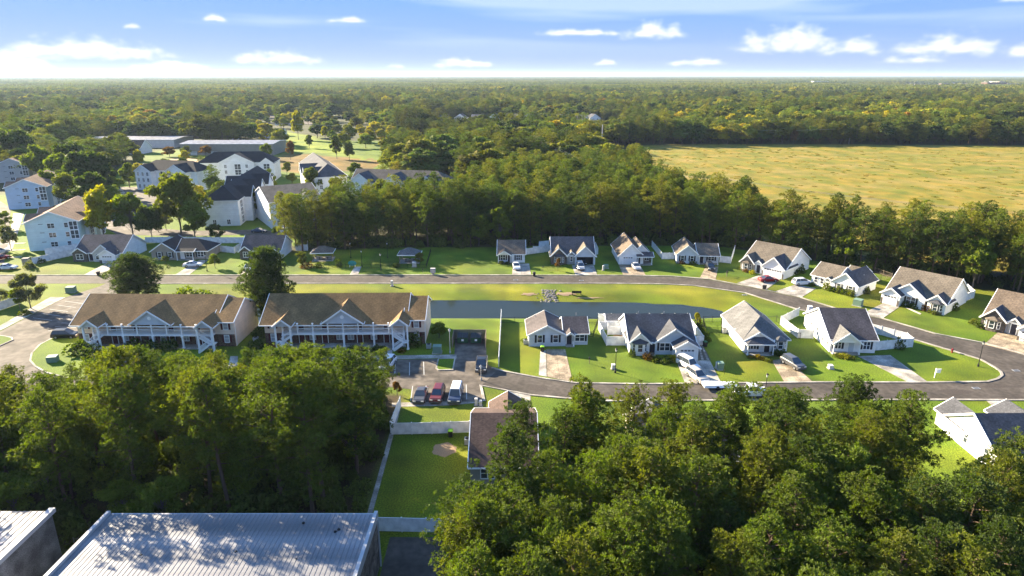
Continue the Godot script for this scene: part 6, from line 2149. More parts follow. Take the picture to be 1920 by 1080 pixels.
		for x in [-0.5, 0.5]:
			b = MB.new()
			b.hexa([Vector3(x - 0.48, 1.61, -0.95), Vector3(x - 0.48, 1.31, 0.95), Vector3(x + 0.48, 1.31, 0.95), Vector3(x + 0.48, 1.61, -0.95), Vector3(x - 0.46, 1.68, -0.93), Vector3(x - 0.46, 1.38, 0.93), Vector3(x + 0.46, 1.38, 0.93), Vector3(x + 0.46, 1.68, -0.93)])
			part("lid", b.mesh(), M.bin_black, o)
		slab(o, "notice", -0.22, 0.22, 0.78, 0.83, 0.6, 1.0, "trim")
	o = thing("dumpster_pen", "dark timber pen round the two green dumpsters", "enclosure", Vector3(-8.0, 0, -118.4), 0.0)
	for q in [[-3.1, 3.1, -0.1, 0.0], [-3.1, -3.0, 0.01, 4.4], [3.0, 3.1, 0.01, 4.4]]:
		var n := int(maxf(q[1] - q[0], q[3] - q[2]) / 0.31)
		for i in n:
			if q[1] - q[0] > 1.0:
				slab(o, "board", lerpf(q[0], q[1], float(i) / n) + 0.01, lerpf(q[0], q[1], (i + 1.0) / n) - 0.01, q[2], q[3], 0, 1.9 + 0.02 * (i % 2), "pole_wood")
			else:
				slab(o, "board", q[0], q[1], lerpf(q[2], q[3], float(i) / n) + 0.01, lerpf(q[2], q[3], (i + 1.0) / n) - 0.01, 0, 1.9 + 0.02 * (i % 2), "pole_wood")
	gazebo(Vector2(-51.55, -176.31), 0.1, "roof_tan", "tan-roofed picnic shelter left of the playground path")
	gazebo(Vector2(-27.58, -174.11), 0.0, "roof_grey", "grey-roofed picnic shelter at the right of the playground")
	for q in [[Vector2(-15.35, -113.81), "cooling unit against the pond-side apartments' right wall"], [Vector2(-48.47, -117.17), "cooling unit behind the left apartments' right end"], [Vector2(41.52, -121.56), "cooling unit beside the grey hipped house's left wall"], [Vector2(-6.05, -80.36), "cooling unit at the dark brown house's left wall"], [Vector2(2.6, -115.86), "cooling unit left of the blue-grey house"]]:
		ac_unit(q[0], q[1])
	var dc := [[Vector2(0.92, -156.85), "drain cover on the upper road below the cottage drive"], [Vector2(17.01, -156.4), "drain cover on the upper road near the tan front-gabled house"], [Vector2(53.32, -145.15), "drain cover on the upper road where it starts to bend"], [Vector2(11.92, -96.36), "drain cover on the lower road above the pine tops"], [Vector2(74.68, -97.31), "long drain cover at the road junction on the right"], [Vector2(85.95, -104.02), "drain cover on the bend at the right edge"]]
	for q in dc:
		o = thing("drain_cover", q[1], "drain cover", g3(q[0], 0.03), 0.0, "drain covers in the roads")
		slab(o, "frame", -0.55, 0.55, -0.35, 0.35, 0.0, 0.02, "steel")
		for i in 4:
			slab(o, "grate_slot", -0.45, 0.45, -0.27 + i * 0.15, -0.19 + i * 0.15, 0.02, 0.026, "black_metal")
	# poles and lines
	utility_pole(Vector2(12.5, -372), 17.0, "pole_grey", "tall grey pole standing clear above the central woods", 0)
	utility_pole(Vector2(54, -408), 20.0, "pole_grey", "taller grey pole right of its neighbour above the central woods", 0)
	utility_pole(Vector2(33, -290), 13.0, "pole_grey", "short pole at the near edge of the central woods", 1)
	utility_pole(Vector2(158, -498), 11.0, "pole_wood", "wooden pole on the left of the field's far edge", 1)
	utility_pole(Vector2(245, -494), 12.0, "pole_wood", "wooden pole in the middle of the field's far edge", 1)
	utility_pole(Vector2(425, -560), 26.0, "pole_grey", "tall pole with two arms beyond the field's right corner", 2)
	utility_pole(Vector2(76, -240), 13.0, "pole_wood", "wooden pole on the near left edge of the golden field", 1)
	wires(Vector3(158, 10.6, -498), Vector3(245, 11.6, -494), "thin power lines along the field's far edge")
	wires(Vector3(12.5, 16.4, -372), Vector3(33, 12.6, -290), "thin power lines over the central woods")
	wires(Vector3(33, 12.6, -290), Vector3(76, 12.6, -240), "thin power lines from the woods to the field")
	wires(Vector3(76, 12.6, -240), Vector3(150, 12.6, -170), "thin power lines along the near side of the field")
	wires(Vector3(-330, 15, -620), Vector3(-120, 15, -470), "power lines sweeping over the far car parks, upper left")


# ---------------------------------------------------------------- single trees, stands and the far woods

func woods() -> void:
	# [place, height, kind: p pine, b belt pine, l leafy, f far leafy; variant, width, leaf, label]
	var singles := [
		[Vector2(-82.56, -139.87), 11.6, "p", 7, 1.8, "pine_dark", "broad dark pine standing alone behind the left apartments"],
		[Vector2(-49.3, -127.47), 16.4, "p", 8, 1.0, "pine_dark", "tall dark pine between the two gallery apartments at the pond's end"],
		[Vector2(-104, -135.97), 7.9, "l", 0, 0.95, "grey_green", "silvery green tree by the parking bays at far left"],
		[Vector2(-105.82, -135.28), 4.8, "l", 2, 1.0, "oak_green", "lower green tree beside the silvery one at far left"],
		[Vector2(-111.36, -137.37), 4.2, "l", 1, 1.0, "grey_green", "small tree cut by the left edge above the white fence"],
		[Vector2(11.84, -165.32), 3.3, "l", 2, 0.7, "rust_leaf", "small russet tree before the open-garage house"],
		[Vector2(-77.39, -167.31), 4.0, "l", 3, 1.0, "oak_green", "round green tree on the lawn right of the sage house"],
		[Vector2(-92.64, -171.97), 2.2, "l", 1, 1.1, "pine_olive", "small pale tree before the sage house's shuttered windows"],
		[Vector2(-55.16, -168.84), 4.1, "l", 0, 1.0, "pine_olive", "spreading tree left of the tan picnic shelter"],
		[Vector2(-24.42, -169.87), 3.6, "l", 2, 1.1, "pine_olive", "spreading tree before the grey picnic shelter"],
		[Vector2(-18.02, -94.68), 2.5, "l", 2, 0.9, "rust_leaf", "little reddish tree at the car park's lower corner"],
		[Vector2(-14, -118.78), 3.4, "l", 3, 1.25, "oak_green", "dense round tree against the pond-side apartments' right wall"],
		[Vector2(35.47, -101.9), 1.9, "p", 4, 0.45, "pine_dark", "little cypress beside the wide drive"],
		[Vector2(37.12, -125.05), 3.0, "l", 2, 0.75, "yellow_green", "yellow-flowered shrub tree at the pond corner behind the blue-roofed house"],
		# round the far-left blocks
		[Vector2(-123.45, -197.26), 17.3, "f", 0, 0.85, "yellow_green", "bright yellow-green tree right of the mint gable"],
		[Vector2(-115.45, -198.64), 14.7, "f", 3, 0.95, "oak_green", "dark tree right of the bright yellow one"],
		[Vector2(-110.78, -200.03), 10.4, "f", 1, 0.9, "pine_dark", "lower dark tree between the yellow tree and the pale oak"],
		[Vector2(-104.48, -205.79), 19.8, "f", 1, 0.95, "pine_olive", "tall pale-topped oak before the long dark-roofed block"],
		[Vector2(-96.53, -198.64), 12.2, "f", 2, 1.15, "oak_green", "dark tree in front of the white end wall"],
		[Vector2(-72.39, -217.47), 11.6, "f", 4, 1.0, "oak_green", "round green tree before the broad taupe roof"],
		[Vector2(-171.22, -298.01), 11.3, "f", 2, 0.95, "oak_green", "clipped round tree on the roundabout lawn"],
		[Vector2(-205.67, -371.31), 9.6, "f", 0, 0.9, "yellow_green", "yellow-tinged tree behind the roundabout lawn"],
		[Vector2(-190.35, -392.79), 6.7, "f", 1, 1.0, "yellow_green", "small yellow-green tree before the grey warehouse"],
		[Vector2(-208.86, -354.03), 9.7, "f", 3, 0.8, "pine_olive", "pale tree left of the yellow-tinged one"],
		[Vector2(-169.31, -252.34), 13.4, "f", 4, 0.9, "pine_olive", "olive tree behind the mint block's rust roof"],
		[Vector2(-183.9, -263.64), 12.7, "f", 0, 0.9, "oak_green", "green tree tucked behind the sky-blue block"],
		[Vector2(-174.5, -270.88), 19.8, "f", 1, 0.9, "pine_dark", "tall dark tree left of the yellow tree, rear of the group"],
		[Vector2(-168.32, -273.38), 17.8, "f", 2, 1.0, "pine_dark", "tall dark tree behind the bright yellow tree"],
		[Vector2(-193.72, -286.57), 17.0, "f", 3, 0.95, "oak_green", "broad green tree above the sky-blue block"],
		[Vector2(-217.35, -308.76), 18.7, "f", 0, 1.0, "oak_green", "broad green tree right of the pale grey block"],
		[Vector2(-201.3, -308.76), 20.1, "f", 4, 1.0, "pine_dark", "high dark tree at the back of the left group"],
		[Vector2(-250.56, -343.99), 22.7, "f", 1, 1.0, "pine_dark", "dark tree behind the pale grey block"],
		[Vector2(-266, -354.03), 22.5, "f", 2, 1.1, "oak_green", "dark tree at the left edge behind the pale grey block"],
		[Vector2(-143.65, -185.63), 7.8, "l", 3, 0.8, "grey_green", "small tree at the mint block's left stairs"],
		[Vector2(-165.28, -213.44), 6.2, "l", 0, 1.0, "oak_green", "dark round tree between the mint and sky-blue blocks"],
		[Vector2(-80.7, -270.88), 13.0, "f", 3, 0.75, "pine_olive", "slender tree before the navy-roofed block's end wall"],
		[Vector2(-68.01, -256.75), 11.2, "f", 0, 0.8, "pine_olive", "small tree left of the sawtooth gables"],
		[Vector2(-102.14, -283.83), 7.3, "f", 2, 0.9, "oak_green", "small tree beside the pergola"],
		[Vector2(-48.18, -248.08), 11.6, "f", 1, 0.95, "pine_olive", "pale-topped tree in front of the sawtooth gables"],
		[Vector2(-33.12, -248.08), 11.0, "f", 4, 0.9, "oak_green", "rounded tree at the right end of the sawtooth block"],
		[Vector2(-74.16, -204.32), 3.1, "f", 0, 0.9, "bright_green", "small bright yellow-green tree behind the plum-roofed house"],
		[Vector2(-60.93, -188.1), 5.4, "f", 2, 1.2, "oak_green", "bushy tree over the white fence behind the plum-roofed house"],
		[Vector2(-56.51, -190.64), 5.4, "f", 3, 1.25, "pine_olive", "bushy olive tree left of the tan picnic shelter's hedge"],
		[Vector2(-145.77, -400.49), 10.0, "f", 1, 0.9, "oak_green", "dark tree at the grey warehouse's right end"],
		[Vector2(-166.57, -531.07), 23.0, "f", 0, 0.6, "yellow_green", "tall pale yellow tree by the far bright lawn"],
		[Vector2(-105.27, -405.78), 14.4, "f", 2, 0.8, "oak_green", "green tree on the far bright lawn"],
		[Vector2(-96.65, -400.49), 11.8, "f", 4, 0.7, "oak_green", "lower green tree on the far bright lawn"],
		[Vector2(-131.51, -400.49), 11.8, "f", 3, 0.6, "rust_leaf", "rust-coloured tree behind the navy-roofed block"],
		[Vector2(-90.96, -232.29), 10.6, "l", 2, 0.8, "pine_olive", "slim tree at the right flank of the long dark-roofed block"],
		[Vector2(-124.05, -343.99), 7.8, "f", 1, 0.8, "oak_green", "green tree at the hip-roofed block's right end"],
		[Vector2(-113.71, -338.23), 6.7, "f", 3, 0.9, "pine_olive", "pale tree by the clubhouse garden"],
		[Vector2(-126.35, -323.72), 6.7, "f", 0, 0.7, "oak_green", "small tree before the hip-roofed block's gable"],
		[Vector2(-211.42, -416.79), 6.5, "f", 4, 1.5, "rust_leaf", "low tawny tree before the grey warehouse, left of three"],
		[Vector2(-200.89, -416.79), 6.8, "f", 2, 1.6, "pine_olive", "low tawny-olive tree before the grey warehouse, middle of three"],
		[Vector2(-189.03, -416.79), 7.1, "f", 3, 1.5, "rust_leaf", "low tawny tree before the grey warehouse, right of three"],
		[Vector2(-112.2, -211.87), 6.3, "l", 1, 0.9, "grey_green", "pale small tree on the verge between the yellow tree and the oak"],
		[Vector2(-147.79, -244.97), 9.9, "f", 4, 1.0, "oak_green", "dark tree between the yellow tree and the car park row"],
		[Vector2(-156.71, -244.97), 14.8, "f", 3, 1.1, "pine_dark", "dark tree between the mint roof and the yellow tree"],
		[Vector2(-89.92, -197.26), 5.3, "l", 0, 1.2, "shrub_green", "low dark tree at the white end wall's left corner"],
		[Vector2(-145.74, -531.07), 10.9, "f", 0, 0.8, "yellow_green", "yellow-green tree at the far bright lawn's right edge"],
		[Vector2(-139.76, -467.26), 9.4, "f", 2, 0.9, "oak_green", "dark tree standing on the far bright lawn's left"],
		[Vector2(-271.31, -711.2), 14.5, "f", 1, 1.1, "oak_green", "dark tree among the far car parks"],
		[Vector2(-234.02, -531.07), 16.2, "f", 2, 1.1, "pine_dark", "tall dark tree behind the grey warehouse's left end"],
		[Vector2(-228.24, -549.75), 13.4, "f", 0, 1.0, "oak_green", "dark tree behind the middle of the grey warehouse"],
		[Vector2(204.26, -493.24), 11.3, "f", 1, 0.6, "rust_leaf", "bare russet tree alone on the field's far edge"],
		[Vector2(264.53, -501.19), 8.1, "f", 3, 0.6, "pine_olive", "small tree alone on the field's far edge"],
	]
	var turn := 0.0
	for s in singles:
		var kind: Array = {"p": pines, "b": belt_pines, "l": leafy, "f": belt_leafy}[s[2]][s[3]]
		plant({"p": "pine_tree", "b": "pine_tree"}.get(s[2], "broadleaf_tree"), kind, s[0], s[1], s[4], s[5], "bark_grey", s[6], "", turn)
		turn += 1.9

	# the pines behind the metal-roofed building
	var r := RandomNumberGenerator.new()
	r.seed = 41
	var tones := ["pine_green", "pine_dark", "pine_olive", "pine_green", "pine_green"]
	var looks := ["green", "dark green", "olive", "mid-green", "fresh green"]
	stand(scatter(left_stand, 5.25, 51), [-71, -77, -83, -89], "behind the metal roof", "pines behind the metal roof", func(p: Vector2, k: int) -> Array:
		var q := r.randi_range(0, 4)
		var top := 48.0 - (0.415 if p.x > -50.0 else 0.465 if p.x > -70.0 else 0.43) * absf(p.y) + r.randf_range(-3.0, 0.8)
		if p.y > -64.5:
			return ["broadleaf_tree", leafy[k % 4], r.randf_range(4.5, 7.0), 1.1, "oak_green", "bark_grey", "low leafy tree"]
		if r.randf() < 0.22:
			return ["broadleaf_tree", leafy[k % 4], r.randf_range(6, 10.5), 1.05, "oak_green", "bark_grey", "leafy understorey tree"]
		return ["pine_tree", pines[(k * 3 + q) % 7], clampf(top, 8.0, 18.5), r.randf_range(0.95, 1.2), tones[q], "bark", looks[q] + " pine"])
	stand(scatter(right_stand, 4.6, 52), [-44, -52, -58, -64], "in the lower right wood", "pines of the lower right wood", func(p: Vector2, k: int) -> Array:
		var q := r.randi_range(0, 4)
		var top := 15.2 + r.randf_range(-2.4, 1.6)
		if r.randf() < 0.10:
			return ["broadleaf_tree", leafy[k % 4], r.randf_range(7, 10), 1.0, "oak_green", "bark_grey", "leafy understorey tree"]
		return ["pine_tree", pines[(k * 3 + q) % 7], clampf(top, 9.0, 20.0), r.randf_range(0.95, 1.15), ["pine_green", "pine_green", "pine_olive", "pine_dark", "bright_green"][q], "bark", ["green", "mid-green", "olive", "dark green", "bright green"][q] + " pine"])
	# the belt behind the houses: the nearest are things, the rest one mass
	var bp := Array(scatter(belt, 4.6, 53))
	bp.sort_custom(func(a, b): return a.length() < b.length())
	var near := PackedVector2Array(bp.slice(0, 42))
	stand(near, [-130, -150, -165, -178], "in the estate belt", "pines of the belt behind the estate", func(p: Vector2, k: int) -> Array:
		var q := r.randi_range(0, 3)
		if r.randf() < 0.12:
			return ["broadleaf_tree", belt_leafy[k % 5], r.randf_range(9, 13), 0.85, "oak_green", "bark_grey", "leafy tree"]
		return ["pine_tree", belt_pines[(k + q) % 6], r.randf_range(11.0, 17.5), r.randf_range(0.95, 1.2), ["pine_green", "pine_green", "pine_olive", "pine_dark"][q], "bark", ["green", "mid-green", "olive", "dark green"][q] + " pine"])

	# everything farther is woods
	var cut := [complex, field, PackedVector2Array([Vector2(-70, -580), Vector2(88, -572), Vector2(112, -690), Vector2(112, -735), Vector2(-92, -735), Vector2(-92, -690)]),
		PackedVector2Array([Vector2(-152, -460), Vector2(-84, -425), Vector2(-70, -520), Vector2(-128, -640), Vector2(-190, -800), Vector2(-330, -800), Vector2(-300, -640), Vector2(-215, -520)]),
		PackedVector2Array([Vector2(-300, -415), Vector2(-145, -400), Vector2(-145, -462), Vector2(-210, -470), Vector2(-230, -505), Vector2(-300, -505)]),
		PackedVector2Array([Vector2(-345, -530), Vector2(-235, -530), Vector2(-235, -585), Vector2(-345, -585)]),
		PackedVector2Array([Vector2(380, -540), Vector2(470, -545), Vector2(510, -640), Vector2(410, -640)])]
	var palette := [Color(0.20, 0.25, 0.028), Color(0.135, 0.19, 0.03), Color(0.29, 0.29, 0.028), Color(0.52, 0.43, 0.02), Color(0.46, 0.33, 0.02), Color(0.34, 0.17, 0.03)]
	var xs := [[], [], [], [], []]
	var tints := [[], [], [], [], []]
	r.seed = 60
	for p in bp.slice(42):
		var k := r.randi_range(0, 2)
		var h := r.randf_range(10.5, 18.0)
		xs[k].append(spot(p, h / 16.0, r, 0.8))
		tints[k].append(palette[r.randi_range(0, 2)] * r.randf_range(0.55, 0.9))
	# a wood in the centre fills the gap between the belt, the complex and the field
	var z := -210.0
	while z > -1750.0:
		var gap := 7.4 if z > -620.0 else 9.2
		var reach := 0.84 * absf(z) + 70.0
		var x := -reach
		while x < reach:
			var p := Vector2(x + r.randf_range(-0.45, 0.45) * gap, z + r.randf_range(-0.45, 0.45) * gap)
			x += gap
			if p.y > -320.0 and p.x > -250.0 and p.x < 20.0 and not (p.x > -26.0 and p.y < -262.0):
				continue
			if p.y > -262.0 and p.x > -250.0:
				continue
			if p.y > -480.0 and p.x > 52.0 and p.x < 600.0:
				continue
			if inside(p, cut) or inside(p, [belt]):
				continue
			var n := region.get_noise_2d(p.x, p.y)
			if p.y < -760.0 and clearing(p):
				continue
			var fall := r.randf() + n * 0.7
			var k := r.randi_range(0, 2)
			var c: Color
			if fall < 0.55:
				c = palette[r.randi_range(0, 2)]
			elif fall < 0.95:
				c = palette[r.randi_range(1, 2)]
				k = r.randi_range(3, 4)
			else:
				c = palette[3 if r.randf() < 0.75 else 4] if r.randf() < 0.3 else palette[2]
				k = r.randi_range(3, 4)
				if r.randf() < 0.02:
					c = palette[5]
			var s := r.randf_range(0.68, 1.22) * (1.0 if k < 3 else 1.08) * (1.0 + 0.45 * region.get_noise_2d(p.x + 500.0, p.y * 1.3))
			xs[k].append(spot(p, s, r))
			tints[k].append(c * r.randf_range(0.45, 1.0) * (1.0 + 0.85 * n))
		z -= gap * 0.87
	for p in scatter(cut[3], 21.0, 90):
		if r.randf() < 0.75 and not Geometry2D.is_point_in_polygon(p, far_lawn):
			var k := r.randi_range(3, 4)
			xs[k].append(spot(p, r.randf_range(0.5, 1.0), r))
			tints[k].append(palette[r.randi_range(0, 3)] * r.randf_range(0.7, 1.2))
	# garden trees between the white blocks and along the left streets
	var keep := [[-151, -289, -151, -297, 16], [-131, -325, -131, -330, 21], [-96, -216, -105, -276, 10], [-74, -228, -68, -232, 15], [-74, -271, -95, -322, 11], [-60, -262, -34, -266, 14], [-88, -266, -76, -264, 10],
		[-130, -184, -138, -214, 12], [-181, -246, -190, -276, 12], [-233, -310, -242, -342, 12], [-104, -200, -60, -202, 8], [-125, -206, -142, -270, 10], [-142, -270, -172, -300, 11], [-155, -170, -200, -258, 10], [-25, -270, -25, -270, 14], [-258, -436, -258, -436, 30], [-178, -436, -178, -436, 40], [-118, -176, -60, -182, 13]]
	for p in scatter(PackedVector2Array([Vector2(-122, -192), Vector2(-66, -200), Vector2(-64, -212), Vector2(-24, -236), Vector2(-20, -290), Vector2(-62, -335), Vector2(-110, -345), Vector2(-190, -345), Vector2(-190, -300), Vector2(-150, -250)]), 13.0, 91):
		var free := true
		for q in keep:
			var c := Geometry2D.get_closest_point_to_segment(p, Vector2(q[0], q[1]), Vector2(q[2], q[3]))
			if p.distance_to(c) < q[4]:
				free = false
		if free and r.randf() < 0.85:
			var k := r.randi_range(3, 4) if r.randf() < 0.75 else r.randi_range(0, 2)
			xs[k].append(spot(p, r.randf_range(0.35, 0.72), r))
			tints[k].append(palette[[0, 1, 2, 2, 0, 3, 0, 1][r.randi_range(0, 7)]] * r.randf_range(0.6, 1.0))
	var masses := ["pine_woods", "pine_woods", "pine_woods", "broadleaf_woods", "broadleaf_woods"]
	for k in 5:
		var src: Array = belt_pines[k] if k < 3 else belt_leafy[(k - 3) * 2]
		var o := copies(masses[k], src[1], M.far_leaf, xs[k], tints[k])
		tag(o, "green and gold woods reaching from the estate to the horizon", "woods", "far woods")
		var t := copies("woods_trunks", src[0], M.bark, xs[k].slice(0, 9000), [])
		tag(t, "trunks of the woods beyond the estate", "woods", "far woods")
	# beyond a mile the crowns merge into a canopy
	var L := Leaves.new()
	for i in 130:
		var c := Vector3(r.randf_range(-55, 55), 0, r.randf_range(-55, 55))
		var h := r.randf_range(11, 18)
		var w := r.randf_range(3.0, 5.5)
		var k := r.randf_range(0.7, 1.3)
		var col := Color(k, k, k * 0.9)
		if r.randf() < 0.1:
			col = Color(2.6 * k, 1.9 * k, 0.8 * k)
		for j in 22:
			var o := ball(r)
			o.y = absf(o.y)
			var a := ball(r)
			L.leaf(c + Vector3(o.x * w, h - 6.0 + o.y * 6.0, o.z * w), a * 2.6, a.cross(ball(r)).normalized() * 2.0, col * r.randf_range(0.8, 1.2))
	var far := []
	var ft := []
	z = -1750.0
	while z > -20000.0:
		var gap := 100.0 if z > -6000.0 else 165.0
		var reach := 0.84 * absf(z) + 200.0
		var x := -reach
		while x < reach:
			var p := Vector2(x + r.randf_range(-0.2, 0.2) * gap, z + r.randf_range(-0.2, 0.2) * gap)
			x += gap
			var s := gap / 100.0
			var n := region.get_noise_2d(p.x * 0.12, p.y * 0.3)
			if clearing(p) and z > -6000.0:
				continue
			if p.x > 1250.0 and p.x < 2850.0 and p.y < -2350.0 and p.y > -3700.0 and r.randf() < 0.7:
				continue
			far.append(Transform3D(Basis(Vector3.UP, r.randf() * TAU).scaled(Vector3(s, r.randf_range(0.85, 1.2), s)), g3(p)))
			ft.append(Color(0.19, 0.235, 0.04).lerp(Color(0.36, 0.33, 0.03), clampf(region.get_noise_2d(p.x * 0.2, p.y * 0.5) + 0.3, 0.0, 1.0)) * r.randf_range(0.6, 0.85))
		z -= gap * 0.9
	tag(copies("distant_canopy", L.mesh(), M.far_leaf, far, ft), "hazy forest canopy running to the horizon", "woods", "far woods")
	undergrowth(r)
	shrubs()


func spot(p: Vector2, s: float, r: RandomNumberGenerator, slim := 1.0) -> Transform3D:
	var w := slim * s * r.randf_range(1.25, 1.75)
	return Transform3D(Basis(Vector3.UP, r.randf() * TAU).scaled(Vector3(w, s, w)), g3(p))


func undergrowth(r: RandomNumberGenerator) -> void:
	# low leafy growth under the stands, and coarse tufts in the golden field
	var xs := []
	var tints := []
	for q in [[left_stand, 2.6], [right_stand, 3.0]]:
		for p in scatter(q[0], q[1], 70):
			if p.y < -86.0 and r.randf() < 0.6:
				continue
			var s := r.randf_range(0.8, 2.2)
			xs.append(Transform3D(Basis(Vector3.UP, r.randf() * TAU).scaled(Vector3(s, s * r.randf_range(0.8, 1.8), s)), g3(p)))
			tints.append(Color(0.1, 0.125, 0.025) * r.randf_range(0.6, 1.4))
	for p in scatter(PackedVector2Array([Vector2(-62, -187), Vector2(62, -193), Vector2(92, -165), Vector2(122, -145), Vector2(130, -152), Vector2(98, -176), Vector2(70, -200), Vector2(-62, -198)]), 3.4, 71):
		var s := r.randf_range(0.8, 2.6)
		xs.append(Transform3D(Basis(Vector3.UP, r.randf() * TAU).scaled(Vector3(s, s, s)), g3(p)))
		tints.append(Color(0.1, 0.125, 0.025) * r.randf_range(0.6, 1.5))
	tag(copies("undergrowth", bushes[1], M.far_leaf, xs, tints), "dark leafy undergrowth beneath the pines", "undergrowth")
	xs = []
	tints = []
	var n := FastNoiseLite.new()
	n.seed = 44
	n.frequency = 0.02
	for p in scatter(field, 5.2, 72):
		var k := n.get_noise_2d(p.x, p.y * 2.5)
		if r.randf() > 0.3 + k * 0.9:
			continue
		var s := r.randf_range(0.5, 1.6)
		xs.append(Transform3D(Basis(Vector3.UP, r.randf() * TAU).scaled(Vector3(s * 1.1, s * 0.25, s)), g3(p)))
		tints.append([Color(0.33, 0.29, 0.035), Color(0.42, 0.31, 0.06), Color(0.46, 0.34, 0.09), Color(0.27, 0.27, 0.03)][r.randi_range(0, 3)] * r.randf_range(0.85, 1.2))
	tag(copies("field_scrub", bushes[2], M.far_leaf, xs, tints), "coarse tufts scattered over the golden field", "scrub")


